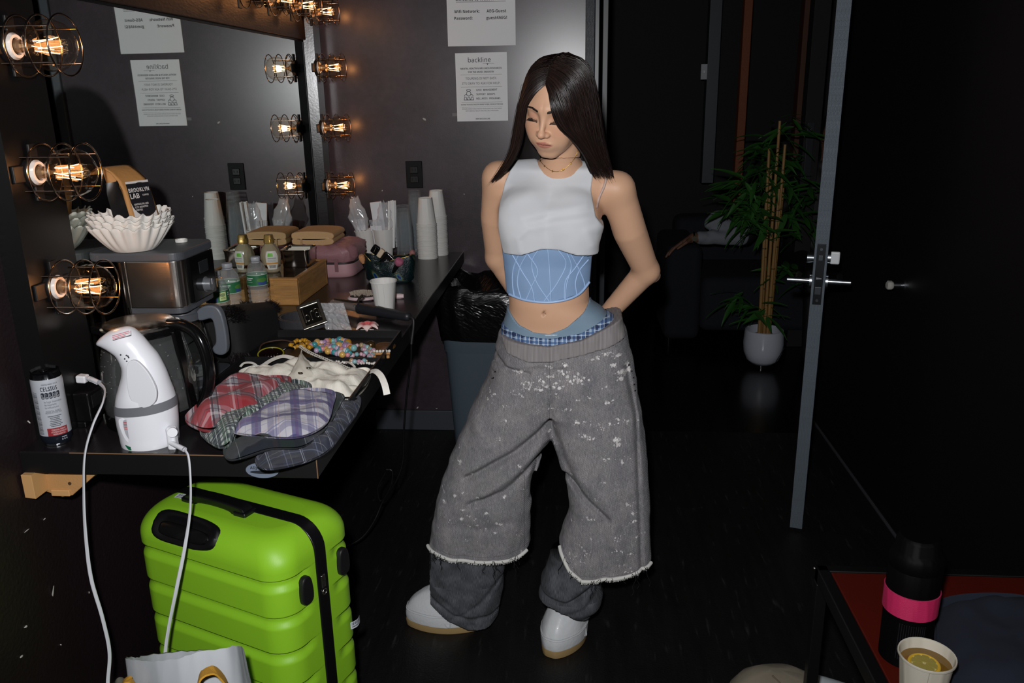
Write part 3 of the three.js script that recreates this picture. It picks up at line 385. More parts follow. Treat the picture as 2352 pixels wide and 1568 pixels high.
{ // drink can
  const t = thing('drink_can', 'tall slim white drink can with red and dark bands at the counter corner', 'can', [-1.062, CT, -1.483], 0);
  const tx = paint(2048, 1024, (g, w, h) => {
    g.fillStyle = '#c9cdd4'; g.fillRect(0, 0, w, h);
    g.fillStyle = '#1c212b'; g.fillRect(0, 890, w, 134);
    const cx = 205; g.fillStyle = '#a83a3f'; g.fillRect(cx - 180, 762, 430, 128);
    g.fillStyle = '#33373f'; g.textAlign = 'left'; g.font = 'bold 92px sans-serif'; g.fillText('CELSIUS', cx - 175, 160, 380); g.font = 'bold 26px sans-serif'; g.fillText('ESSENTIAL ENERGY · 12 FL OZ', cx - 130, 66, 330);
    for (let i = 0; i < 5; i++) { const x = cx - 175 + i * 80; g.fillStyle = '#33373f'; g.beginPath(); g.roundRect(x, 184, 70, 100, 22); g.fill(); g.fillStyle = '#c9cdd4'; g.font = 'bold 46px sans-serif'; g.fillText(['0', '7', '6', '12', 'V'][i], x + 10, 240, 50); g.fillRect(x + 8, 252, 54, 6); g.fillRect(x + 8, 264, 54, 6); }
    g.fillStyle = '#3c4048'; g.font = '40px sans-serif'; g.fillText('✓ No Sugar, Preservatives', cx - 165, 350, 400); g.fillText('✓ No Aspartame', cx - 165, 396, 270); g.fillText('✓ No Artificial Colors', cx - 165, 442, 310);
    g.textAlign = 'center'; g.font = '36px sans-serif'; const T = ['ESSENTIAL ENERGY', 'PROVEN TO FUNCTION', '', 'A daily beverage with', 'a proven mix of', 'MetaPlus blend', 'ginger, green tea', 'and guarana seed', 'Drinking helps your', 'body go further']; T.forEach((s, i) => { if (i < 2) g.fillText(s, cx + 20, 500 + i * 27, 340); else for (let k = 0; k * 22 < s.length * 13; k++) g.fillRect(cx + 20 - s.length * 6.5 + k * 22, 482 + i * 27, 17, 13); });
    g.fillStyle = '#e3c9c8'; g.font = 'bold 34px sans-serif'; g.fillText('ESSENTIAL ENERGY', cx + 60, 806, 300); g.fillText('ACCELERATES METABOLISM', cx + 60, 842, 330); g.fillText('BURNS BODY FAT', cx + 60, 878, 260);
    g.fillStyle = '#c9cdd4'; g.fillRect(cx + 90, 924, 120, 12); for (let i = 0; i < 3; i++) { g.beginPath(); g.arc(cx + 100 + i * 48, 966, 14, 0, 7); g.fill(); }
    g.fillStyle = '#3c4048'; for (let i = 0; i < 46; i++) g.fillRect(1850, 180 + i * 15, 130, 4 + (i * 7) % 6); g.font = '22px sans-serif'; for (let i = 0; i < 40; i++) { g.fillRect(1720, 200 + i * 16, 90 + (i * 31) % 30, 4); }
  });
  t.rotation.y = 0.02;
  part('body', (() => { const g = new THREE.LatheGeometry([[0.0245, 0.004], [0.029, 0.012], [0.0292, 0.02], [0.0292, 0.135], [0.0285, 0.142]].map((p) => new THREE.Vector2(...p)), 48); const u = g.attributes.uv, q = g.attributes.position; for (let i = 0; i < u.count; i++) u.setY(i, clamp((q.getY(i) - 0.006) / 0.134)); return g; })(), mat(0xffffff, 0.28, { map: tx, metalness: 0.25 }), t);
  part('rim', [lathe([[0.0285, 0.142], [0.0255, 0.152], [0.026, 0.1545], [0.0265, 0.156], [0.0255, 0.157], [0.0245, 0.1555], [0.0235, 0.152], [0, 0.152]], 48)], mat(col('#0f1013'), 0.2, { metalness: 0.5 }), t);
  part('tab', at(new THREE.TorusGeometry(0.006, 0.0015, 8, 20), 0, 0.1545, 0.004, PI / 2), mat(col('#141518'), 0.2, { metalness: 0.6 }), t);
  part('foot', lathe([[0, 0.003], [0.02, 0.002], [0.0225, 0], [0.0245, 0.001], [0.0248, 0.005]], 40), mat(col('#aaaeb4'), 0.2, { metalness: 1 }), t);
}
{ // black furry bag
  const t = thing('fur_bag', 'black furry box bag lying behind the coffee maker', 'bag', [-0.92, CT, -2.125]);
  const g = new RoundedBoxGeometry(0.115, 0.155, 0.30, 10, 0.034), q = g.attributes.position; for (let i = 0; i < q.count; i++) { const x = q.getX(i), y = q.getY(i), z = q.getZ(i); const k = 1 + 0.06 * noise(x * 25, y * 25, z * 25); q.setXYZ(i, x * k, (y + 0.0775) * (k * (0.82 + 1.3 * z)) - 0.0725, z * k); } g.computeVertexNormals();
  const m = mat(col('#0c0909'), 0.75, { sheen: 0.15, sheenColor: col('#2a1c18'), sheenRoughness: 0.5 });
  part('body', at(g, 0, 0.073, 0), m, t);
  const hairG = new THREE.ConeGeometry(0.0009, 0.022, 4), im = new THREE.InstancedMesh(hairG, mat(col('#15100f'), 0.45), 3800), M = new THREE.Matrix4(), up = V(0, 1, 0); im.name = 'fur';
  for (let i = 0; i < 3800; i++) { const j = floor(rnd(0, q.count)), n = V(q.getX(j), 0, 0).add(V(0, q.getY(j) - 0.06, q.getZ(j) * 0.5)).normalize().add(V(rnd(-0.5, 0.5), rnd(-0.9, 0.1), rnd(-0.5, 0.5))).normalize(); M.compose(V(q.getX(j) + rnd(-0.007, 0.007), q.getY(j) + rnd(-0.006, 0.004), q.getZ(j) + rnd(-0.012, 0.012)).addScaledVector(n, 0.006), new THREE.Quaternion().setFromUnitVectors(up, n), V(1, rnd(0.6, 1.2), 1)); im.setMatrixAt(i, M); }
  im.userData.kind = 'stuff'; t.add(im);
}

// ---------- things on the counter, far end ----------
const bambooTex = pixelsTex(512, 512, (u, v) => { const n = noise(u * 6, v * 120) * 0.12 + noise(u * 2, v * 30, 4) * 0.1 + noise(u * 30, v * 300, 8) * 0.06, k = 1 + n, s = (floor(v * 9) % 2) * 0.05; return [176 * (k - s), 128 * (k - s), 72 * (k - s)]; });
const bamboo = mat(0xffffff, 0.5, { map: rep(bambooTex, 3, 3) });
{
  const t = thing('bamboo_box', 'bamboo tea box with dark glass lid holding the honey and steel tray', 'box', [-1.012, CT, -2.785]);
  const B = (x0, x1, y0, y1, z0, z1) => metreUV(wz(t, box3(x0, x1, y0, y1, z0, z1, 0.002)));
  part('front_board', B(-1.094, -0.93, CT, 0.936, -2.632, -2.618), bamboo, t); part('back_board', B(-1.094, -0.93, CT, 0.936, -2.952, -2.94), bamboo, t);
  part('side_board', B(-0.942, -0.93, CT, 0.936, -2.94, -2.632), bamboo, t); part('side_board', B(-1.094, -1.082, CT, 0.936, -2.94, -2.632), bamboo, t);
  part('lid_frame', merge([B(-1.096, -0.928, 0.936, 0.945, -2.636, -2.616), B(-1.096, -0.928, 0.936, 0.945, -2.954, -2.936), B(-0.946, -0.928, 0.936, 0.945, -2.936, -2.636), B(-1.096, -1.078, 0.936, 0.945, -2.936, -2.636)]), bamboo, t);
  part('lid_window', B(-1.08, -0.944, 0.938, 0.942, -2.94, -2.632), mat(col('#2b1b12'), 0.08), t);
}
{
  const t = thing('honey_bottle', 'clear honey squeeze bottle with gold flip cap and white label', 'bottle', [-1.058, 0.9425, -2.738]);
  const prof = [[0, 0], [0.026, 0], [0.03, 0.004], [0.031, 0.02], [0.0345, 0.045], [0.035, 0.06], [0.029, 0.082], [0.02, 0.094], [0.0165, 0.1], [0.0165, 0.106]];
  part('body', at(lathe(prof, 40), 0, 0, 0, 0, 0, 0, [1, 1, 0.8]), mat(col('#b0a184'), 0.22, { transmission: 0.35, thickness: 0 }), t);
  part('honey', at(lathe([[0, 0.002], [0.025, 0.002], [0.0288, 0.006], [0.03, 0.02], [0.031, 0.028], [0, 0.028]], 36), 0, 0, 0, 0, 0, 0, [1.035, 1, 0.83]), mat(col('#2a1208'), 0.15), t);
  part('cap', lathe([[0.0175, 0.1], [0.0185, 0.101], [0.0185, 0.114], [0.0165, 0.118], [0.0155, 0.127], [0.0145, 0.129], [0, 0.13]], 32), mat(col('#a08042'), 0.32, { metalness: 0.55 }), t);
  const lt = paint(256, 384, (g, w, h) => { g.fillStyle = '#c9c6bb'; g.fillRect(0, 0, w, h); g.fillStyle = '#5fae2c'; g.fillRect(40, 40, 110, 70); g.fillStyle = '#8f9aa2'; g.fillRect(40, 138, 170, 20); for (let i = 0; i < 3; i++) g.fillRect(40, 178 + i * 18, 160, 7); g.fillStyle = '#c98a3a'; g.fillRect(0, 238, w, 34); g.fillStyle = '#c9c6bb'; g.fillStyle = '#2a2a2a'; for (let i = 0; i < 20; i++) g.fillRect(50 + i * 8, 290, 3 + (i * 5) % 4, 62); });
  part('label', sheet(10, 14, (u, v) => { const y = 0.012 + v * 0.064, r = table([[0.0, 0.0312], [0.02, 0.0318], [0.045, 0.0352], [0.06, 0.0358], [0.082, 0.03]], y)[1], e = 0.62 * (1 - pow(abs(v * 2 - 1), 3) * 0.25), a = 0.42 + (u - 0.5) * 2 * e; return [r * sin(a), y, r * 0.82 * cos(a)]; }), mat(0xffffff, 0.5, { map: lt }), t);
}
{
  const t = thing('steel_tray', 'square steel caddy of white sachets on the bamboo box beside the honey', 'tray', [-1.0, 0.9425, -2.86]);
  const w = 0.105, d = 0.11, h = 0.06, R = (k, y) => ringXZ(0, y, 0, w / 2 * k, d / 2 * k, 40, 7);
  part('shell', loft([R(0.9, 0), R(0.92, 0.003), R(0.98, h * 0.9), R(1.02, h), R(1.02, h + 0.002), R(0.98, h), R(0.95, h * 0.9), R(0.9, 0.006)]), mat(col('#c9c4bd'), 0.14, { metalness: 1 }), t);
  for (let i = 0; i < 6; i++) part('sachet', at(rbox(0.07, 0.05, 0.004, 0.0015), rnd(-0.004, 0.004), 0.034, -0.036 + i * 0.0145, -0.25 + rnd(-0.05, 0.05), rnd(-0.06, 0.06), 0), mat(col('#d5d0c2'), 0.7), t);
}
{ // pink packing cube and folded beige pouch
  const pink = mat(col('#9c6f74'), 0.5, { bumpMap: rep(grain, 2, 2), bumpScale: 0.002, sheen: 0.3, sheenColor: col('#c9a0a6') });
  const t = thing('pink_bag', 'puffy dusty pink zipped bag against the mirror under the beige pouch', 'bag', [-0.975, CT, -3.16]);
  const R = (k, y, wr = 0, e = 5) => ringXZ(0, y, 0, 0.118 * k, 0.115 * k, 64, e).map(([x, yy, z]) => [x + wr * noise(x * 45, y * 60, z * 45), yy + wr * 1.6 * noise(x * 30 + 9, y * 30, z * 30), z + wr * noise(x * 45 + 4, y * 60, z * 45)]);
  part('base_shell', loft([R(0.93, 0), R(0.99, 0.006), R(1, 0.02), R(0.995, 0.05), R(0.96, 0.057)]), mat(col('#b58a8f'), 0.55), t);
  part('puffed_top', loft([R(0.95, 0.056, 0.005), R(1.0, 0.066, 0.009), R(1.06, 0.085, 0.013), R(1.05, 0.106, 0.013, 4.5), R(0.92, 0.122, 0.012, 4), R(0.62, 0.129, 0.008, 3), R(0.2, 0.13, 0.004, 2)]), pink, t);
  part('zip', loft([R(0.985, 0.052), R(0.992, 0.053), R(0.992, 0.060), R(0.985, 0.061)], { caps: [false, false] }), mat(col('#2d1d20'), 0.5), t);
  part('pull_tab', at(rbox(0.014, 0.05, 0.004, 0.0015), 0.055, 0.05, 0.119), pink, t);
  const b = thing('beige_pouch', 'folded beige cloth pouch resting on the pink bag', 'pouch', [-1.005, 0.982, -3.14]);
  const tan = mat(col('#c09a6d'), 0.8, { bumpMap: rep(grain, 6, 6), bumpScale: 0.0012 });
  const S = (x0, x1, y0, y1) => at(extr(smoothPts([[x0, y0], [x1, y0], [x1 + 0.006, (y0 + y1) / 2], [x1, y1], [x0, y1], [x0 - 0.003, (y0 + y1) / 2]], 40), 0.15, 0.004, undefined, 3), 0, 0, -0.075);
  part('lower_fold', S(-0.082, 0.066, 0.002, 0.016), tan, b); part('upper_fold', S(-0.082, 0.068, 0.022, 0.038), tan, b); part('piping', tube([[-0.06, 0.022, 0.078], [0.0, 0.0215, 0.08], [0.06, 0.022, 0.078]], 0.0022, 20, 8), mat(col('#d8b78c'), 0.8), b);
  part('loop', at(rbox(0.008, 0.04, 0.003, 0.001), -0.05, 0.0, 0.081), tan, b);
}
// water bottles
{
  const plastic = new THREE.MeshPhysicalMaterial({ color: lin(0.97, 0.98, 0.98), roughness: 0.04, transmission: 0.9, thickness: 0, ior: 1.45 });
  const lab = paint(1024, 256, (g, w, h) => { g.fillStyle = '#2c6a44'; g.fillRect(0, 0, w, h); g.fillStyle = '#c7cfc8'; g.fillRect(0, 0, w, 8); g.fillRect(0, h - 10, w, 10); for (let k = 0; k < 2; k++) { const x = k * 512; g.fillStyle = '#39508a'; g.fillRect(x + 10, 130, 150, 100); g.fillStyle = '#4e7f3a'; g.beginPath(); g.ellipse(x + 80, 120, 80, 50, 0, 0, 7); g.fill(); g.fillStyle = '#cfdb98'; g.fillRect(x + 190, 30, 105, 180); g.strokeStyle = '#1d4a30'; g.lineWidth = 9; g.beginPath(); g.arc(x + 242, 92, 30, 0, 7); g.stroke(); g.beginPath(); g.arc(x + 242, 92, 13, 0, 7); g.stroke(); g.fillStyle = '#1d4a30'; g.fillRect(x + 205, 150, 76, 8); g.fillRect(x + 205, 170, 76, 8); g.fillStyle = '#cfd8d2'; g.fillRect(x + 330, 60, 120, 22); g.fillRect(x + 330, 100, 96, 22); g.fillRect(x + 330, 160, 110, 6); } });
  const make = (label, p, turn) => {
    const t = thing('water_bottle', label, 'water bottle', p, turn, 'green labelled water bottles');
    const P = [[0, 0.004], [0.022, 0], [0.029, 0.006], [0.031, 0.016]];
    for (let i = 0; i < 6; i++) { const y = 0.02 + i * 0.0155; P.push([0.0315, y], [0.0315, y + 0.005], [0.0285, y + 0.0085], [0.0285, y + 0.010], [0.0315, y + 0.0145]); }
    P.push([0.0315, 0.116], [0.0318, 0.118], [0.0318, 0.152], [0.0315, 0.156], [0.029, 0.166], [0.022, 0.18], [0.014, 0.189], [0.0128, 0.193], [0.0128, 0.196]);
    part('body', new THREE.LatheGeometry(P.map(([r, y]) => new THREE.Vector2(max(r, 1e-5), y)), 40), plastic, t);
    part('label', (() => { const g = new THREE.CylinderGeometry(0.0323, 0.0323, 0.034, 40, 1, true); return at(g, 0, 0.135, 0); })(), mat(0xffffff, 0.35, { map: lab, side: THREE.DoubleSide }), t);
    part('cap', [lathe([[0.0145, 0.192], [0.015, 0.193], [0.015, 0.203], [0.0142, 0.2045], [0, 0.205]], 30), lathe([[0.0135, 0.186], [0.0158, 0.187], [0.0158, 0.189], [0.0135, 0.19]], 28)], mat(col('#b9bbc0'), 0.4, { transmission: 0.3, thickness: 0 }), t);
    const shine = 0; return t;
  };
  const a = make('clear water bottle with green label standing in front of the bamboo box', [-0.985, CT, -2.42], 0.35);
  copyOf(a, 'water bottle with green label behind the front bottle, its cap by the honey', [-1.031, CT, -2.318], 0.9);
  copyOf(a, 'water bottle with green label hard against the coffee maker panel', [-1.02, CT, -2.205], 2.6);
}
// cups
const cupWhite = mat(col('#dcdad5'), 0.55), cupIn = mat(col('#d5d3cc'), 0.6);
function cupParts(t, rt, rb, h, m) {
  part('wall', lathe([[rb, 0.004], [rb + 0.0004, 0], [rb + 0.001, 0], [rt - 0.001, h - 0.004], [rt + 0.0016, h - 0.0035], [rt + 0.0024, h - 0.001], [rt + 0.0016, h + 0.0012], [rt - 0.0002, h + 0.0006], [rt - 0.0012, h - 0.002], [rb, 0.006]], 40), m, t);
  part('floor_disc', lathe([[0, 0.004], [rb, 0.004], [rb, 0.006], [0, 0.006]], 32), m, t);
  return t;
}
{
  const t = cupParts(thing('paper_cup', 'single empty white paper cup standing in front of the hairbrush', 'cup', [-0.609, CT, -2.498]), 0.041, 0.027, 0.112, cupWhite);
  part('seam', at(rbox(0.0008, 0.104, 0.0006, 0.0002), 0.0085, 0.056, 0.0335, 0.125, 0.25, 0), mat(col('#b9b8bc'), 0.6), t);
}
const ordinal = ['topmost', 'second', 'third', 'fourth', 'fifth', 'sixth', 'seventh', 'eighth', 'ninth', 'tenth', 'eleventh', 'twelfth', 'thirteenth', 'fourteenth', 'fifteenth', 'sixteenth', 'seventeenth', 'eighteenth', 'nineteenth', 'twentieth', 'twenty-first', 'twenty-second', 'twenty-third', 'twenty-fourth'];
function cupStack(name, x, z, n, step, label, group, maker, sc = 1) {
  let first; const lab = (i) => label.replace('#', n - 1 - i === 0 ? 'topmost' : i === 0 ? 'lowest' : ordinal[n - 1 - i] + ' from the top');
  for (let i = 0; i < n; i++) {
    const p = [x + 0.0006 * sin(i * 1.7), CT + 0.1001 * sc * 1.12 + i * step, z + 0.0006 * cos(i * 2.3)];
    if (!first) { first = thing(name, lab(i), 'cup', p, 0, group); maker(first); first.rotation.x = PI; } else { const c = copyOf(first, lab(i), p, undefined, group); c.rotation.x = PI; }
  }
}
cupStack('stacked_paper_cup', -0.640, -3.455, 21, 0.0072, 'upturned white paper cup, # of the front paper stack', 'front stack of white paper cups', (t) => cupParts(t, 0.0415, 0.028, 0.112, cupWhite));
cupStack('stacked_paper_cup', -0.606, -3.53, 24, 0.0072, 'upturned white paper cup, # of the rear paper stack by the wall', 'rear stack of white paper cups', (t) => cupParts(t, 0.0415, 0.028, 0.112, cupWhite));
const cupClear = new THREE.MeshPhysicalMaterial({ color: lin(0.92, 0.94, 0.95), roughness: 0.04, transmission: 0.95, thickness: 0, ior: 1.5 });
const clearCup = (t) => { part('wall', lathe([[0.027, 0], [0.0275, 0], [0.0385, 0.106], [0.0405, 0.107], [0.0405, 0.109], [0.038, 0.109]], 32), cupClear, t); part('floor_disc', lathe([[0, 0.003], [0.027, 0.003], [0.027, 0.0]], 28), cupClear, t); };
cupStack('stacked_clear_cup', -0.737, -3.455, 8, 0.0162, 'upturned clear plastic cup, # of the front clear stack', 'front stack of clear plastic cups', clearCup);
cupStack('stacked_clear_cup', -0.702, -3.53, 10, 0.0185, 'upturned clear plastic cup, # of the rear taller clear stack', 'rear stack of clear plastic cups', clearCup);
// cutlery cups
{
  const white = mat(col('#d9dadd'), 0.35), film = new THREE.MeshPhysicalMaterial({ color: lin(0.9, 0.91, 0.93), roughness: 0.12, transmission: 0.72, thickness: 0, ior: 1.4 });
  const c1 = cupParts(thing('cutlery_cup', 'white cup packed with wrapped plastic cutlery and paper straws', 'cup', [-0.826, CT, -3.45], 0), 0.045, 0.032, 0.125, cupWhite);
  const c2 = cupParts(thing('cutlery_cup', 'tilting white cup of film-wrapped plastic forks behind the pink bag', 'cup', [-0.905, CT, -3.475], 0), 0.043, 0.031, 0.118, cupWhite);
  c2.rotation.z = 0.09;
  for (let i = 0; i < 7; i++) { const a = i * 2.4; const t = thing('straw', 'white paper wrapped drinking straw standing in the cutlery cup', 'straw', [-0.80 + 0.012 * cos(a) + i * 0.003, CT + 0.03, -3.45 + 0.014 * sin(a)], 0, 'wrapped straws in the cup'); t.rotation.set(rnd(-0.05, 0.05), 0, rnd(-0.09, 0.01)); part('wrapper', at(rbox(0.0085, 0.2, 0.004, 0.0018), 0, 0.115, 0), mat(col('#dfdfde'), 0.6), t); }
  const fork = (t) => { part('handle', at(rbox(0.008, 0.11, 0.003, 0.0012), 0, 0.055, 0), white, t); part('head', at(rbox(0.02, 0.022, 0.003, 0.0014), 0, 0.118, 0), white, t); for (let k = 0; k < 4; k++) part('tine', at(rbox(0.0026, 0.03, 0.0024, 0.001), -0.0078 + k * 0.0052, 0.14, 0), white, t); };
  let f0; for (let i = 0; i < 7; i++) { const p = [-0.838 + rnd(-0.02, 0.012), CT + 0.012, -3.445 + rnd(-0.012, 0.012)]; let t; if (!f0) { t = f0 = thing('plastic_fork', 'white plastic fork standing tines up in the straw cup', 'fork', p, 0, 'forks in the straw cup'); fork(t); } else t = copyOf(f0, null, p, 0, 'forks in the straw cup'); t.rotation.set(rnd(-0.08, 0.02), rnd(-0.5, 0.5), rnd(-0.03, 0.12)); }
  for (let i = 0; i < 7; i++) { const t = copyOf(f0, 'white plastic fork in the tilting cup wrapped in clear film', [-0.907 + rnd(-0.018, 0.012), CT + 0.012, -3.47 + rnd(-0.012, 0.012)], 0, 'forks in the tilting cup'); t.rotation.set(rnd(-0.06, 0.06), rnd(-0.5, 0.5), rnd(0.05, 0.3)); }
  const wrap = (name, label, x, z, w, h, y, lean, s) => { const t = thing(name, label, 'wrapper', [x, CT + y, z]); t.rotation.z = lean; part('film', loft(Array.from({ length: 11 }, (_, j) => { const v = j / 10; return Array.from({ length: 28 }, (_, i) => { const a = -i / 28 * 2 * PI, r = w * (0.55 + 0.5 * sin(PI * min(1, v * 0.95 + 0.18))) * (1 + 0.4 * noise(cos(a) * 2.2 + s, v * 5, sin(a) * 2.2)); return [r * cos(a), v * h + 0.02 * noise(cos(a) * 3 + s, 5, sin(a) * 3) * v, r * 0.5 * sin(a)]; }); }), { caps: [false, false] }), film, t); };
  wrap('cutlery_wrap', 'crumpled clear film around the forks in the tilting cup', -0.925, -3.47, 0.036, 0.14, 0.118, 0.2, 3);
  wrap('straw_wrap', 'clear plastic sleeve bunched around the straws', -0.822, -3.452, 0.034, 0.12, 0.12, -0.04, 8);
  const nap = thing('napkin_packet', 'flat white wrapped napkin packet standing among the straws', 'napkin', [-0.838, CT + 0.07, -3.458]); nap.rotation.z = 0.1; part('packet', at(rbox(0.05, 0.17, 0.006, 0.0025), 0, 0.085, 0), mat(col('#dcdde0'), 0.5), nap);
}
{ // peacock pouch with brushes
  const eye = paint(512, 256, (g, w, h) => { g.fillStyle = '#0a1c20'; g.fillRect(0, 0, w, h); let k = 3; const R = () => (k = (k * 16807) % 2147483647) / 2147483647; for (let i = 0; i < 160; i++) { g.strokeStyle = ['#081619', '#12302f', '#1a2e20', '#060f12'][i % 4]; g.lineWidth = 3; g.beginPath(); const x = R() * w, y = R() * h; g.moveTo(x, y); g.quadraticCurveTo(x + 20, y + 10, x + 30 * R(), y + 50); g.stroke(); } for (const [x, y] of [[40, 60], [130, 150], [215, 70], [300, 160], [380, 70], [455, 170], [500, 60], [80, 220], [260, 225], [410, 230]]) for (const [c, a, b] of [['#1f3326', 30, 24], ['#5d5236', 22, 17], ['#2a6a6c', 17, 13], ['#15246a', 10, 9]]) { g.fillStyle = c; g.beginPath(); g.ellipse(x, y, a, b, 0.3, 0, 7); g.fill(); } });
  const t = thing('cosmetic_pouch', 'peacock feather print cosmetic pouch gaping open with makeup brushes', 'pouch', [-0.70, CT, -2.99]);
  const RR = [[0, 0.078, 0.036], [0.012, 0.09, 0.042], [0.05, 0.094, 0.044], [0.08, 0.096, 0.042], [0.098, 0.095, 0.036]];
  const ringP = (y, a, b, top) => Array.from({ length: 56 }, (_, i) => { const s = -i / 56 * 2 * PI; const dip = top ? -0.042 * exp(-pow((cos(s) + 0.35) / 0.3, 2)) * max(0, -sin(s) * -1) : 0; return [a * Math.sign(cos(s)) * pow(abs(cos(s)), 0.8) + 0.004 * noise(cos(s) * 3, y * 30, sin(s) * 3), y + dip + (top ? 0.008 * cos(s * 2) : 0), b * sin(s) + 0.005 * noise(cos(s) * 3 + 4, y * 30, sin(s) * 3)]; });
  const outer = RR.map(([y, a, b], i) => ringP(y, a, b, i === 4)), inner = RR.map(([y, a, b], i) => ringP(y + 0.001, a - 0.002, b - 0.002, i === 4)).reverse();
  part('shell', loft([...outer, ...inner], { uvScale: 4 }), mat(0xffffff, 0.35, { map: eye, bumpMap: rep(grain, 1, 1), bumpScale: 0.002 }), t);
  part('zip_edge', new THREE.TubeGeometry(curve(outer[4].filter((_, i) => i % 2 === 0), true), 80, 0.0016, 6, true), mat(col('#b79b5a'), 0.3, { metalness: 0.8 }), t);
  const brush = (label, p, rot, r, l, c, n) => { const b = thing('makeup_brush', label, 'makeup brush', p, 0, 'brushes in the peacock pouch'); b.rotation.set(...rot); part('bristles', at(lathe([[0, 0.0], [r * 0.55, 0.001], [r * 0.92, l * 0.35], [r, l * 0.6], [r * 0.8, l * 0.88], [r * 0.4, l], [0, l * 1.02]], 24), 0, 0.03, 0), mat(col(c), 0.9, { sheen: 0.6, sheenColor: col(c) }), b); part('ferrule', at(cyl(r * 0.42, r * 0.6, 0.032, 20), 0, 0.015, 0), mat(col('#141414'), 0.25), b); part('handle', at(cyl(r * 0.25, r * 0.4, 0.07, 16), 0, -0.035, 0), blackGloss, b); };
  brush('fluffy tan makeup brush poking from the left of the peacock pouch', [-0.789,0.8927,-2.985], [0.1, 0, 0.25], 0.0125, 0.036, '#c48a5c');
  brush('fat pink makeup brush leaning at the front of the peacock pouch', [-0.6764,0.9,-2.95], [0.35, 0, -0.55], 0.017, 0.03, '#b0607c');
  brush('small dusty pink brush at the right end of the peacock pouch', [-0.645,0.9346,-2.99], [0, 0, -0.9], 0.011, 0.022, '#9c6a68');
  const pal = thing('makeup_tube', 'glossy black makeup tube with cream band leaning in the pouch', 'makeup', [-0.7386,0.9672,-2.975]); pal.rotation.z = -0.62 + PI / 2 - PI / 2; part('tube', at(rbox(0.028, 0.034, 0.016, 0.006), -0.012, 0.002, 0), blackGloss, pal); part('band', at(rbox(0.018, 0.0345, 0.0165, 0.003), 0.012, 0.002, 0), mat(col('#cdb79c'), 0.5), pal); part('cap', at(rbox(0.04, 0.034, 0.0162, 0.005), 0.042, 0.002, 0), blackGloss, pal);
  part('monogram', [at(rbox(0.016, 0.0015, 0.001, 0.0003), -0.012, 0.004, 0.0083, 0, 0, 0.5), at(rbox(0.02, 0.0015, 0.001, 0.0003), -0.012, 0.002, 0.0083, 0, 0, 1.7)][1], mat(col('#b6ab96'), 0.3, { metalness: 0.8 }), pal);
  const cpt = paint(256, 128, (g, w, h) => { g.fillStyle = '#0c0c0e'; g.fillRect(0, 0, w, h); g.fillStyle = '#c9c9cc'; g.font = '72px sans-serif'; g.fillText('NARS', 30, 88); });
  const cm = thing('compact', 'flat black makeup compact with white lettering inside the pouch', 'compact', [-0.711,0.9248,-2.965]); cm.rotation.z = 0.75; part('case', rbox(0.075, 0.045, 0.01, 0.004), blackGloss, cm); part('print', at(new THREE.PlaneGeometry(0.06, 0.03), 0, 0, 0.0056), mat(0xffffff, 0.25, { map: cpt }), cm);
}
{ // hair brush
  const t = thing('hair_brush', 'pale pink paddle hairbrush with dense bristles lying behind the cup', 'hairbrush', [-0.735, CT, -2.70], 0.12);
  const pinkP = mat(col('#d9bfc2'), 0.35);
  part('paddle', at(lathe([[0, 0], [0.03, 0.001], [0.035, 0.005], [0.035, 0.009], [0.031, 0.013], [0, 0.014]], 40), 0, 0, 0, 0, 0, 0, [1.45, 1, 0.95]), pinkP, t);
  part('cushion', at(lathe([[0.029, 0.013], [0.026, 0.017], [0.015, 0.02], [0, 0.021]], 36), 0, 0, 0, 0, 0, 0, [1.45, 1, 0.95]), mat(col('#2a2422'), 0.6), t);
  part('handle', at(lathe([[0, -0.045], [0.007, -0.044], [0.0095, -0.03], [0.0085, 0.02], [0.012, 0.05], [0, 0.055]], 24), 0.098, 0.009, 0, 0, 0, PI / 2, [1, 1, 1]), pinkP, t);
  const im = new THREE.InstancedMesh(new THREE.CylinderGeometry(0.0006, 0.0009, 0.016, 5), mat(col('#b8a896'), 0.35), 260), M = new THREE.Matrix4(); im.name = 'bristles'; let k = 0;
  for (let i = 0; i < 600 && k < 260; i++) { const x = rnd(-1, 1), z = rnd(-1, 1); if (x * x + z * z > 1) continue; M.compose(V(x * 0.041, 0.026 - 0.006 * (x * x + z * z), z * 0.027), new THREE.Quaternion().setFromUnitVectors(V(0, 1, 0), V(x * 0.4, 1, z * 0.4).normalize()), V(1, 1, 1)); im.setMatrixAt(k++, M); }
  im.count = k; im.userData.kind = 'stuff'; t.add(im);
}
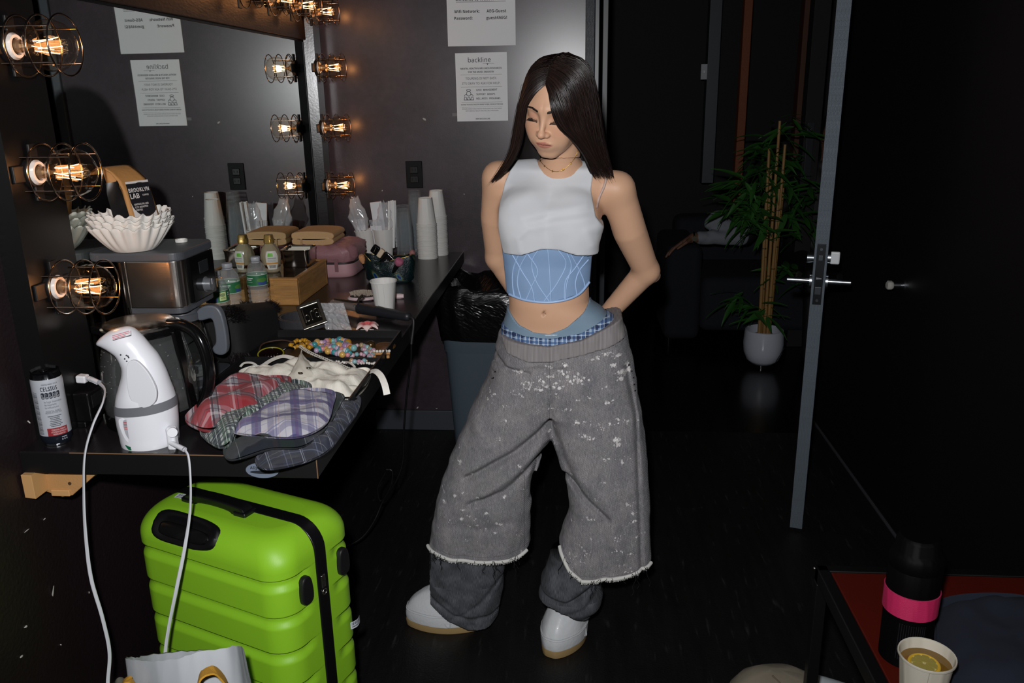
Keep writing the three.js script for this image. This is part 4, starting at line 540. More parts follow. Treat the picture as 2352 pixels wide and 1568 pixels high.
{ // curling iron
  const t = thing('curling_iron', 'curling iron with steel barrel and dark handle lying across the counter', 'curling iron', [-0.65, CT, -2.47]);
  const a = V(-0.7969,0.8601,-2.56), b = V(-0.6909,0.8497,-2.49), c = V(-0.5184,0.844,-2.4); a.y = 0.874; b.y = 0.876; c.y = 0.874;
  const seg = (p, q, r0, r1) => { const d = q.clone().sub(p), g = new THREE.CylinderGeometry(r1, r0, d.length(), 24); g.applyQuaternion(new THREE.Quaternion().setFromUnitVectors(V(0, 1, 0), d.clone().normalize())); const m = p.clone().add(q).multiplyScalar(0.5); return g.translate(m.x, m.y, m.z); };
  part('barrel', wz(t, seg(a, b, 0.0125, 0.0125)), mat(col('#b8a8a0'), 0.42, { metalness: 0.7 }), t);
  part('handle', wz(t, [seg(b, c, 0.0175, 0.0145), at(ball(0.0146, 20, 12), c.x, c.y, c.z)]), mat(col('#24252a'), 0.42), t);
  part('clamp', wz(t, [tube([[a.x + 0.01, a.y + 0.014, a.z + 0.002], [lerp(a.x, b.x, 0.6), b.y + 0.016, lerp(a.z, b.z, 0.6)], [b.x - 0.002, b.y + 0.022, b.z], [b.x + 0.004, b.y + 0.032, b.z + 0.002], [b.x + 0.016, b.y + 0.043, b.z + 0.004]], 0.0045, 30, 10)]), mat(col('#a89c92'), 0.3, { metalness: 1 }), t);
  part('hinge', wz(t, at(cyl(0.004, 0.004, 0.03, 16), b.x - 0.012, b.y + 0.008, b.z - 0.006, PI / 2, 0, 0)), steel, t);
  part('print', wz(t, at(rbox(0.04, 0.0006, 0.003, 0.0002), lerp(b.x, c.x, 0.5), 0.8925, lerp(b.z, c.z, 0.5) + 0.002, 0, -0.7, -0.02)), mat(col('#8a7a66'), 0.5), t);
  part('cord_guard', wz(t, tube([[c.x + 0.01, c.y, c.z + 0.01], [c.x + 0.022, c.y - 0.004, c.z + 0.016], [-0.5029,0.7945,-2.37]], 0.005, 20, 10)), mat(col('#17171a'), 0.5), t);
  part('cord', wz(t, tube([[-0.5028,0.7973,-2.37],[-0.5073,0.7385,-2.37],[-0.5271,0.635,-2.38],[-0.546,0.5058,-2.39],[-0.5589,0.3874,-2.4],[-0.5811,0.325,-2.4],[-0.6375,0.2345,-2.42],[-0.6662,0.1722,-2.4],[-0.7092,0.1176,-2.38],[-0.7799,0.0834,-2.36]], 0.0032, 90, 8)), mat(col('#131315'), 0.3), t);
  part('cord', wz(t, tube([[-0.6186,0.3476,-2.4],[-0.6494,0.2872,-2.41],[-0.6464,0.2343,-2.42],[-0.6073,0.2906,-2.405],[-0.5965,0.3558,-2.4],[-0.6136,0.3586,-2.4]], 0.0032, 60, 8)), mat(col('#131315'), 0.3), t);
}
{ // belt
  const t = thing('leather_belt', 'coiled black leather belt with a large silver letter buckle', 'belt', [-0.815, CT, -2.335]);
  const leather = mat(col('#39383c'), 0.36, { bumpMap: rep(grain, 3, 3), bumpScale: 0.001 });
  const R = []; for (let i = 0; i <= 120; i++) { const a = i / 120 * 4 * PI + 0.5, r = 0.084 - i * 0.00012, x = r * 1.0 * cos(a), z = r * 0.85 * sin(a); const c = cos(a), s = sin(a), w = 0.0022, h = 0.036, y0 = 0.004 + 0.014 * clamp((x + 0.02) / 0.09); R.push([[x - w * c, y0, z - w * s], [x - w * c, y0 + h, z - w * s], [x + w * c, y0 + h, z + w * s], [x + w * c, y0, z + w * s]]); }
  part('strap', crease(loft(R).toNonIndexed(), 0.5), leather, t);
  const bk = new THREE.Group(); bk.name = 'buckle'; bk.position.set(...[-0.7719,0.9137,-2.27]).sub(t.position); bk.rotation.set(-0.62, 0.12, 0.42); t.add(bk);
  const silver = mat(col('#8a867c'), 0.28, { metalness: 1 });
  part('buckle_frame', extr([[-0.034, -0.038], [0.034, -0.038], [0.034, 0.038], [-0.034, 0.038]], 0.003, 0.0012, [[[-0.026, -0.030], [-0.026, 0.030], [0.026, 0.030], [0.026, -0.030]]]), silver, bk);
  part('buckle_plate', at(rbox(0.056, 0.064, 0.002, 0.0008), 0, 0, 0.0), mat(col('#151412'), 0.3, { metalness: 0.6 }), bk);
  const L = (g) => part('letter', g, silver, bk);
  L([at(new THREE.TorusGeometry(0.0085, 0.0018, 8, 28), -0.014, -0.008, 0.004, 0, 0, 0, [0.8, 1.15, 1]), at(rbox(0.004, 0.044, 0.003, 0.001), -0.0215, 0.002, 0.004)]);
  L([at(rbox(0.004, 0.026, 0.003, 0.001), -0.002, -0.006, 0.004), at(new THREE.TorusGeometry(0.006, 0.0018, 8, 20, PI * 0.8), 0.003, 0.003, 0.004)]);
  L([at(new THREE.TorusGeometry(0.0075, 0.0018, 8, 28), 0.0155, -0.008, 0.004, 0, 0, 0, [0.85, 1, 1]), at(new THREE.TorusGeometry(0.008, 0.0018, 8, 24, PI), 0.0155, 0.004, 0.004), at(rbox(0.0035, 0.024, 0.003, 0.001), 0.023, -0.006, 0.004)]);
  const w = thing('plastic_sleeve', 'crinkled clear plastic sleeve lying against the silver belt buckle', 'sleeve', [-0.715, CT, -2.31]);
  const film = new THREE.MeshPhysicalMaterial({ color: lin(0.82, 0.82, 0.84), roughness: 0.1, transmission: 0.62, thickness: 0, ior: 1.45, side: THREE.DoubleSide });
  part('film', sheet(26, 30, (u, v) => { const x = lerp(-0.045, 0.032, u) + 0.028 * (v - 0.2), n = noise(u * 7, v * 7, 2) * 0.008 + noise(u * 19, v * 19, 5) * 0.004; return [x - v * 0.055 + 0.035, 0.003 + v * 0.088 + n * 0.4, 0.04 - v * 0.022 + n]; }), film, w);
}
{ // flower clip
  const t = thing('flower_clip', 'pink and white flower hair clip on the counter beside the iron', 'hair clip', [-0.607, CT, -2.262]);
  const pt = pixelsTex(64, 128, (u, v) => { const k = sstep(0.85, 0.2, v) * (1 - 0.7 * abs(u - 0.5)); return [lerp(238, 214, k), lerp(212, 84, k), lerp(206, 86, k)]; });
  const pm = mat(0xffffff, 0.5, { map: pt, side: THREE.DoubleSide });
  for (let i = 0; i < 6; i++) { const a = i / 6 * 2 * PI + 0.2; part('petal', at(sheet(8, 10, (u, v) => { const w = 0.0165 * sin(PI * pow(v, 0.75) * 0.96 + 0.08), s = (u - 0.5) * 2; return [s * w, 0.016 * sin(v * 2.9) - 0.005 * s * s, v * 0.036]; }), 0, 0.024, 0, 0, a, 0), pm, t); }
  part('jaw', [at(rbox(0.014, 0.022, 0.006, 0.002), -0.012, 0.011, 0.008), at(rbox(0.014, 0.022, 0.006, 0.002), 0.012, 0.011, 0.008, 0, 0, -0.1)][0], porcelain, t); part('jaw', at(rbox(0.014, 0.022, 0.006, 0.002), 0.013, 0.011, 0.006, 0, 0, -0.1), porcelain, t);
  part('spring', at(new THREE.TorusGeometry(0.003, 0.0012, 8, 16), 0, 0.014, 0.01), steel, t);
}

// ---------- folded clothes, jewellery tray ----------
// a soft slab over an outline on the counter: rings shrink towards the middle and rise
function pillow(outline, y0, h, { rings = 12, n = 90, wr = 0.004, fr = 14, seedv = 0, edge = 0.5, uvRot = 0, uvScale = 1, bottom = true, prof, fold } = {}) {
  const pts = curve(outline, true).getSpacedPoints(n).slice(0, n).map((p) => [p.x, p.z]);
  const cx = pts.reduce((s, p) => s + p[0], 0) / n, cz = pts.reduce((s, p) => s + p[1], 0) / n, c = cos(uvRot), s = sin(uvRot);
  const pos = [], uv = [], idx = [];
  const put = (x, y, z, k = 0) => { pos.push(x, y, z); const lx = x - cx, lz = z - cz; uv.push((lx * c - lz * s) * uvScale + k, (lx * s + lz * c) * uvScale + y * 0.7 * uvScale); };
  const H = (k, x, z) => { const e = 1 - k; const base = prof ? prof(e) : 1 - pow(1 - min(1, e / edge), 2.2); return y0 + h * base + min(1, e * 5) * (wr * (noise(x * fr + seedv, z * fr, seedv) + 0.5 * noise(x * fr * 2.6, z * fr * 2.6, seedv + 3)) + (fold ? fold(x - cx, z - cz) : 0)); };
  const ks = []; for (let i = 0; i < rings; i++) ks.push(1 - pow(i / rings, 1.35));
  if (bottom) { for (const p of pts) put(lerp(cx, p[0], 0.9), y0, lerp(cz, p[1], 0.9)); for (const p of pts) put(p[0], y0 + 0.25 * h, p[1]); }
  for (const k of ks) for (const p of pts) { const x = lerp(cx, p[0], k), z = lerp(cz, p[1], k); put(x, k === 1 ? y0 + h * 0.45 : max(y0 + 0.001, H(k, x, z)), z); }
  const R = ks.length + (bottom ? 2 : 0), mid = pos.length / 3; put(cx, H(0, cx, cz), cz);
  for (let j = 0; j < R - 1; j++) for (let i = 0; i < n; i++) { const a = j * n + i, b = j * n + (i + 1) % n, d = a + n, e = b + n; idx.push(a, d, b, b, d, e); }
  for (let i = 0; i < n; i++) idx.push((R - 1) * n + i, mid, (R - 1) * n + (i + 1) % n);
  const g = new THREE.BufferGeometry(); g.setAttribute('position', new THREE.Float32BufferAttribute(pos, 3)); g.setAttribute('uv', new THREE.Float32BufferAttribute(uv, 2)); g.setIndex(idx); g.computeVertexNormals();
  if (g.attributes.normal.getY(mid) < 0) { for (let i = 0; i < idx.length; i += 3) { const q = idx[i]; idx[i] = idx[i + 1]; idx[i + 1] = q; } g.setIndex(idx); g.computeVertexNormals(); }
  return g;
}
const weave = pixelsTex(128, 128, (u, v, x, y) => 128 + 60 * (((x >> 1) + (y >> 1)) % 2 ? 1 : -1), false);
function plaid(bg, bands, size = 512) { return paint(size, size, (g, w, h) => { g.fillStyle = bg; g.fillRect(0, 0, w, h); for (const [c, a, at0, wd] of bands) { g.globalAlpha = a; g.fillStyle = c; g.fillRect(at0 * w, 0, wd * w, h); g.fillRect(0, at0 * h, w, wd * h); } g.globalAlpha = 0.12; g.fillStyle = '#000'; for (let i = 0; i < h; i += 4) { g.fillRect(0, i, w, 1); g.fillRect(i, 0, 1, h); } }); }
const cloth = (t, s) => mat(0xffffff, 0.85, { map: rep(t, s, s), bumpMap: rep(weave, s * 12, s * 12), bumpScale: 0.0004, sheen: 0.2, sheenColor: col('#ffffff'), sheenRoughness: 0.6 });
const plaids = {
  red: cloth(plaid('#c4b3b8', [['#a3141f', 0.75, 0.0, 0.30], ['#a3141f', 0.45, 0.52, 0.22], ['#3c2836', 0.8, 0.33, 0.045], ['#3c2836', 0.8, 0.46, 0.03], ['#5d6d74', 0.55, 0.385, 0.07], ['#f0e6e6', 0.5, 0.80, 0.05], ['#3c2836', 0.5, 0.9, 0.02]]), 11),
  green: cloth(plaid('#c3cac6', [['#1d2b33', 0.72, 0.0, 0.26], ['#2a4a36', 0.6, 0.36, 0.2], ['#141e26', 0.6, 0.64, 0.1], ['#e9eeea', 0.8, 0.12, 0.025], ['#e9eeea', 0.8, 0.46, 0.025], ['#10181e', 0.6, 0.84, 0.05]]), 20),
  purple: cloth(plaid('#dcdae2', [['#3d3a78', 0.62, 0.0, 0.24], ['#6a4a80', 0.5, 0.09, 0.07], ['#3d3a78', 0.3, 0.4, 0.16], ['#d8bcc6', 0.7, 0.68, 0.02], ['#6b6da6', 0.5, 0.6, 0.03], ['#8f8fb8', 0.4, 0.84, 0.02]]), 13),
  dark: cloth(plaid('#1d2a2c', [['#121a26', 0.7, 0.1, 0.3], ['#3a2326', 0.4, 0.55, 0.06], ['#aab3b2', 0.7, 0.02, 0.008], ['#172c22', 0.6, 0.65, 0.2]]), 8),
  navy: cloth(plaid('#20263e', [['#121729', 0.6, 0.2, 0.25], ['#c5c9d6', 0.75, 0.05, 0.022], ['#c5c9d6', 0.75, 0.11, 0.012], ['#8d96ae', 0.5, 0.55, 0.03], ['#c8c9a8', 0.5, 0.72, 0.012]]), 16),
};
{
  const mk = (name, label, m, outline, y0, h, o) => { const c = outline.reduce((s, p) => [s[0] + p[0] / outline.length, 0, s[2] + p[2] / outline.length], [0, 0, 0]); const t = thing(name, label, 'boxer shorts', [c[0], y0, c[2]], 0, 'folded plaid boxer shorts'); part('folded_cloth', wz(t, pillow(outline, y0, h, o)), m, t); return t; };
  mk('boxer_shorts', 'folded navy plaid boxers with white checks, bottom of the pile by the corner', plaids.navy, [[-0.6113,0.862,-1.4023],[-0.5761,0.862,-1.354],[-0.4929,0.862,-1.411],[-0.4766,0.862,-1.5696],[-0.4776,0.862,-1.6671],[-0.5013,0.862,-1.7431],[-0.5407,0.862,-1.7305],[-0.5578,0.862,-1.5317]], 0.8525, 0.022, { seedv: 3, uvRot: 0.5, wr: 0.004, fold: (x, z) => 0.003 * sin((x * 0.5 + z) * 90) });
  mk('boxer_shorts', 'folded dark green boxers with thin pale stripes, second from the bottom', plaids.dark, [[-0.6803,0.872,-1.4384],[-0.6426,0.872,-1.3563],[-0.5855,0.872,-1.4093],[-0.529,0.872,-1.4196],[-0.5073,0.872,-1.4834],[-0.5132,0.872,-1.6429],[-0.5225,0.872,-1.7045],[-0.558,0.872,-1.7231],[-0.5879,0.872,-1.6275],[-0.6306,0.872,-1.4832]], 0.869, 0.022, { seedv: 5, uvRot: 0.5, wr: 0.005 });
  mk('boxer_shorts', 'folded purple and white checked boxers in the middle of the pile', plaids.purple, [[-0.6845,0.888,-1.4614],[-0.6102,0.888,-1.434],[-0.5335,0.888,-1.4327],[-0.5018,0.888,-1.4902],[-0.5155,0.888,-1.6019],[-0.538,0.888,-1.6863],[-0.5764,0.888,-1.7048],[-0.6353,0.888,-1.6917],[-0.6708,0.888,-1.5942]], 0.884, 0.022, { seedv: 8, uvRot: 0.35, wr: 0.007, fr: 18 });
  mk('boxer_shorts', 'rolled green and white checked boxers between the red and purple ones', plaids.green, [[-0.7599,0.885,-1.4971],[-0.7264,0.885,-1.4387],[-0.6751,0.885,-1.4011],[-0.6701,0.885,-1.426],[-0.6834,0.885,-1.484],[-0.6325,0.885,-1.5929],[-0.6081,0.885,-1.744],[-0.6474,0.885,-1.782],[-0.6838,0.885,-1.781],[-0.718,0.885,-1.6157]], 0.870, 0.034, { seedv: 11, uvRot: 0.5, wr: 0.005, fr: 22 });
  mk('boxer_shorts', 'folded red and white plaid boxers on top at the left of the pile', plaids.red, [[-0.8057,0.9,-1.5246],[-0.7738,0.9,-1.4879],[-0.7281,0.9,-1.4667],[-0.6902,0.9,-1.5048],[-0.658,0.9,-1.5639],[-0.6514,0.9,-1.6924],[-0.6731,0.9,-1.7818],[-0.7409,0.9,-1.7831],[-0.7923,0.9,-1.7536],[-0.8108,0.9,-1.6763],[-0.8136,0.9,-1.605]], 0.874, 0.044, { seedv: 14, uvRot: 0.45, wr: 0.008, fr: 16, fold: (x, z) => 0.006 * sin((x * 0.9 + z * 0.5) * 70) });
}
{ // black jewellery tray
  const t = thing('jewellery_tray', 'black open jewellery tray with a dividing lip on the counter edge', 'tray', [-0.685, CT, -1.88]);
  const m = mat(col('#111012'), 0.4);
  part('floor_panel', box3(-0.18, 0.18, 0.0005, 0.004, -0.35, 0.2, 0.001), m, t);
  part('rim', box3(-0.182, 0.182, 0.0005, 0.026, -0.354, -0.349, 0.001), m, t); part('rim', box3(-0.184, -0.179, 0.0005, 0.026, -0.354, 0.2, 0.001), m, t); part('rim', box3(0.179, 0.184, 0.0005, 0.026, -0.354, 0.2, 0.001), m, t);
  part('divider', box3(-0.179, 0.179, 0.0005, 0.024, -0.106, -0.102, 0.001), m, t);
  const beadG = ball(1, 14, 10), bm = {};
  const bmat = (c, o = {}) => bm[c] ??= mat(col(c), 0.22, { clearcoat: 0.5, ...o });
  const necklace = (label, pts, n, r, cols, y = 0.858) => { const k = thing('bead_necklace', label, 'necklace', [pts[0][0], y, pts[0][2]]); const c = curve(pts); for (let i = 0; i < n; i++) { const p = c.getPointAt((i + 0.5) / n), R = r * rnd(0.75, 1.15); const b = part('bead', beadG, bmat(cols[i % cols.length]), k); b.position.set(p.x - pts[0][0] + rnd(-0.003, 0.003), R + p.y - y + rnd(0, 0.002), p.z - pts[0][2] + rnd(-0.004, 0.004)); b.scale.setScalar(R); } return k; };
  necklace('necklace of amber yellow beads at the left of the tray', [[-0.782,0.862,-2.1018],[-0.7881,0.862,-2.1343],[-0.7742,0.862,-2.1597],[-0.7502,0.862,-2.1434],[-0.7189,0.862,-2.1031],[-0.732,0.862,-2.0908],[-0.7579,0.862,-2.1104],[-0.7682,0.862,-2.09],[-0.7497,0.862,-2.1228],[-0.7117,0.862,-2.1195],[-0.6886,0.862,-2.1038]], 34, 0.0062, ['#c08a1e', '#b57d18', '#cfa042', '#a8741c']);
  const mix = ['#b98ba0', '#3f8b92', '#c39a5a', '#d2b3bf', '#9a7fa6', '#c58d90', '#b27b1e', '#7fb0b0'];
  necklace('necklace of large pink, teal and amber beads heaped mid tray', [[-0.7264,0.864,-2.0965],[-0.7096,0.864,-2.113],[-0.6926,0.864,-2.1298],[-0.6704,0.864,-2.1468],[-0.6436,0.864,-2.1391],[-0.6225,0.864,-2.1068],[-0.641,0.864,-2.0865],[-0.6615,0.864,-2.0742],[-0.6807,0.864,-2.0581],[-0.6925,0.864,-2.0502],[-0.677,0.864,-2.0857],[-0.6527,0.864,-2.1062],[-0.616,0.864,-2.0831],[-0.594,0.864,-2.0679]], 40, 0.0094, mix);
  necklace('necklace of large lilac and turquoise beads over the others', [[-0.689,0.874,-2.0187],[-0.6668,0.874,-2.0345],[-0.6397,0.874,-2.0428],[-0.6099,0.874,-2.0206],[-0.5866,0.874,-1.9986],[-0.5997,0.874,-1.9836],[-0.6357,0.874,-2.0087],[-0.6519,0.874,-2.0045]], 22, 0.0085, ['#b7a0b8', '#3c8f95', '#c9848c', '#c79f52', '#cfc2c8', '#5ea0a3'], 0.874);
  necklace('necklace of small pale pink and aqua beads at the right', [[-0.6162,0.862,-2.1054],[-0.5881,0.862,-2.114],[-0.5562,0.862,-2.0829],[-0.5395,0.862,-2.0485],[-0.5377,0.862,-2.0074],[-0.5515,0.862,-1.971],[-0.5738,0.862,-1.9775],[-0.5933,0.862,-1.9987],[-0.5853,0.862,-2.0211],[-0.5589,0.862,-2.0367],[-0.5552,0.862,-2.0596],[-0.58,0.862,-2.0824]], 44, 0.0062, ['#b98fa0', '#8fb3b6', '#c2a6ae', '#a58b6a', '#7aa7ad', '#caa3ae']);
  necklace('strand of small pearly beads along the front lip', [[-0.6393,0.86,-1.9892],[-0.612,0.86,-1.9826],[-0.5873,0.86,-1.9761],[-0.5636,0.86,-1.9731],[-0.5401,0.86,-1.9702],[-0.5175,0.86,-1.9708],[-0.5027,0.86,-1.9854]], 46, 0.0034, ['#cfc8bf', '#c5b9b4', '#d8d4cd'], 0.857);
  const bb = thing('bronze_bead', 'single large bronze bead between the beads and the oval pendant', 'bead', [-0.5624,0.868,-2.1194]); part('bead', ball(0.0125, 24, 16), mat(col('#6b5334'), 0.22, { metalness: 0.8 }), bb); part('thread', tube([[0, 0, 0], [-0.02, -0.004, 0.004], [-0.045, -0.006, 0.0]], 0.0012, 16, 6), mat(col('#3a2618'), 0.6), bb);
  const pd = thing('stone_pendant', 'oval brown stone pendant at the right end of the tray', 'pendant', [-0.5258,0.862,-2.1275]); part('stone', at(ball(1, 28, 16), 0, 0, 0, 0.35, 0, 0, [0.028, 0.006, 0.018]), mat(col('#54361f'), 0.3, { bumpMap: rep(grain, 1, 1), bumpScale: 0.002 }), pd); part('setting', at(new THREE.TorusGeometry(1, 0.05, 8, 40), 0, 0, 0, PI / 2 + 0.35, 0, 0, [0.029, 0.0185, 0.03]), mat(col('#8a6a34'), 0.3, { metalness: 0.8 }), pd);
  const cb = thing('wooden_comb', 'small wooden comb clip with white beads at the tray corner', 'comb', [-0.5135,0.862,-2.0378], 0.1); part('back', box3(-0.022, 0.022, 0.004, 0.01, -0.006, 0.0, 0.001), mat(col('#a97b47'), 0.6), cb); for (let i = 0; i < 2; i++) part('tooth', box3(-0.022 + i * 0.036, -0.014 + i * 0.036, -0.002, 0.006, 0, 0.014, 0.001), mat(col('#a97b47'), 0.6), cb); for (let i = 0; i < 6; i++) { const b = part('bead', beadG, bmat('#d8d4cd'), cb); b.position.set(-0.02 + i * 0.008, 0.013, -0.004); b.scale.setScalar(0.004); }
  const sp = thing('sunglasses', 'dark sunglasses with yellow edging and studded lens by the fur bag', 'sunglasses', [-0.8107,0.87,-2.0285], 0.3); part('lens', at(ball(1, 24, 16), 0, 0, 0, 0.5, 0, 0.1, [0.032, 0.022, 0.006]), mat(col('#120808'), 0.06), sp); part('rim', at(new THREE.TorusGeometry(1, 0.06, 8, 40), 0, 0, 0, 0.5, 0, 0.1, [0.033, 0.023, 0.03]), mat(col('#8f8a1e'), 0.3), sp); part('bridge', tube([[0.03, 0.006, 0], [0.045, 0.012, -0.004], [0.06, 0.006, -0.01]], 0.003, 14, 8), blackGloss, sp); part('arm', tube([[-0.03, 0.008, 0], [-0.02, 0.02, -0.03], [0.03, 0.022, -0.045], [0.06, 0.012, -0.05]], 0.0022, 24, 8), mat(col('#3d2a20'), 0.3), sp);
  for (let j = 0; j < 3; j++) for (let i = 0; i < 5; i++) { const b = part('stud', beadG, bmat('#e6c9b8'), sp); b.position.set(-0.014 + i * 0.0075 + j * 0.002, -0.006 + j * 0.0065, 0.0062 - j * 0.0015); b.scale.setScalar(0.0012); }
}
{ // white laced garment
  const wm = mat(col('#e6e1d4'), 0.85, { bumpMap: rep(grain, 5, 5), bumpScale: 0.0012, sheen: 0.2, sheenColor: col('#fff8e8') });
  const t = thing('white_garment', 'crumpled off-white laced corset top lying in the tray beside the boxers', 'corset top', [-0.70, 0.86, -1.84]);
  part('bodice', wz(t, pillow([[-0.8379,0.872,-1.8785],[-0.821,0.872,-1.9269],[-0.7648,0.872,-1.9284],[-0.7366,0.872,-1.9719],[-0.7115,0.872,-1.9725],[-0.6374,0.872,-1.9178],[-0.5673,0.872,-1.9059],[-0.529,0.872,-1.9206],[-0.5124,0.872,-1.9074],[-0.4945,0.872,-1.817],[-0.4985,0.872,-1.7508],[-0.5036,0.872,-1.7163],[-0.5456,0.872,-1.715],[-0.6118,0.872,-1.765],[-0.6945,0.872,-1.7927]], 0.857, 0.03, { seedv: 21, wr: 0.011, fr: 20, rings: 22, n: 140, fold: (x, z) => 0.005 * sin(x * 60 + z * 25) + 0.004 * sin(z * 110 - x * 30) })), wm, t);
  part('cup_panel', wz(t, pillow([[-0.687,0.8833,-1.83],[-0.687,0.8752,-1.815],[-0.658,0.8706,-1.81],[-0.6298,0.8749,-1.83],[-0.6156,0.886,-1.85],[-0.6462,0.9016,-1.89],[-0.6857,0.9129,-1.94],[-0.7024,0.9143,-1.95],[-0.6989,0.905,-1.91]], 0.880, 0.012, { seedv: 24, wr: 0.004, rings: 16, n: 100, bottom: true, prof: (e) => 1 - pow(1 - e, 2) + 1.5 * 0 }).applyMatrix4(new THREE.Matrix4())), wm, t);
  { const A = V(...[-0.6827,0.886,-1.7782]), B = V(...[-0.6061,0.886,-1.8115]), C = V(...[-0.7001,0.9081,-1.955]); part('cup_petal', wz(t, sheet(22, 22, (u, v) => { const w = pow(1 - v, 0.42), p = A.clone().lerp(B, 0.5 + (u - 0.5) * w).lerp(C, v * (1 - 0.12 * pow(2 * u - 1, 2))); const k = sin(PI * u) * 0.014 * sin(PI * min(1, v * 1.1)); return [p.x + 0.002 * noise(u * 5, v * 5, 2), p.y + k + 0.003 * noise(u * 6, v * 6), p.z + k * 0.6]; })), mat(col('#e2dccd'), 0.85, { side: THREE.DoubleSide, bumpMap: rep(grain, 5, 5), bumpScale: 0.0008 }), t); }
  for (const [p, a] of [[[-0.6441,0.902,-1.7768], 0], [[-0.6355,0.902,-1.812], 0]]) { part('eyelet', wz(t, at(new THREE.TorusGeometry(0.0042, 0.0015, 8, 24), p[0], 0.9045, p[2], PI / 2 - 0.2, 0, 0)), mat(col('#8c8478'), 0.3, { metalness: 1 }), t); }
  const rib = (pts, w) => { const c = curve(pts), R = []; for (let i = 0; i <= 50; i++) { const p = c.getPoint(i / 50), q = c.getTangent(i / 50), s = V(0, 1, 0.4).cross(q).normalize().multiplyScalar(w), u = q.clone().cross(s).normalize().multiplyScalar(0.0007); R.push([[p.x - s.x - u.x, p.y - s.y - u.y, p.z - s.z - u.z], [p.x - s.x + u.x, p.y - s.y + u.y, p.z - s.z + u.z], [p.x + s.x + u.x, p.y + s.y + u.y, p.z + s.z + u.z], [p.x + s.x - u.x, p.y + s.y - u.y, p.z + s.z - u.z]]); } return crease(loft(R).toNonIndexed(), 0.6); };
  const sat = mat(col('#ddd9cf'), 0.4);
  part('strap', wz(t, rib([[-0.7959,0.8699,-1.92],[-0.7776,0.8788,-1.95],[-0.7558,0.8819,-1.97],[-0.7309,0.8774,-1.97],[-0.704,0.8724,-1.95]], 0.006)), sat, t);
  part('strap', wz(t, rib([[-0.846,0.8728,-1.91],[-0.8403,0.8788,-1.92],[-0.8197,0.8801,-1.92],[-0.8028,0.8755,-1.91],[-0.7909,0.8674,-1.9]], 0.003)), sat, t);
  part('strap', wz(t, rib([[-0.5052,0.8757,-1.87],[-0.4873,0.8815,-1.86],[-0.4725,0.8739,-1.85],[-0.4609,0.8531,-1.84],[-0.4546,0.8323,-1.83]], 0.008)), sat, t);
  part('strap', wz(t, rib([[-0.6171,0.8585,-1.98],[-0.5994,0.8645,-1.98],[-0.5766,0.8678,-1.96],[-0.5604,0.8629,-1.94],[-0.5677,0.8639,-1.93],[-0.5809,0.8602,-1.92]], 0.0028)), sat, t);
  const ruf = curve([[-0.6985,0.9136,-1.945],[-0.6664,0.9055,-1.92],[-0.6384,0.8975,-1.91],[-0.6084,0.8896,-1.9],[-0.5802,0.8801,-1.895],[-0.5627,0.8751,-1.89]]);
  for (let i = 0; i < 26; i++) { const p = ruf.getPointAt(i / 25); part('lace_loop', wz(t, at(new THREE.TorusGeometry(0.0042, 0.0011, 6, 14), p.x, p.y + 0.003, p.z, 0.9, 0.5, i)), wm, t); }
  part('ruffle', wz(t, tube([[-0.556,0.8564,-1.765],[-0.5413,0.8645,-1.77],[-0.5267,0.8693,-1.775],[-0.5099,0.868,-1.77],[-0.5144,0.8601,-1.765],[-0.5312,0.8602,-1.77],[-0.5406,0.8555,-1.765]], 0.006, 60, 10)), wm, t);
}
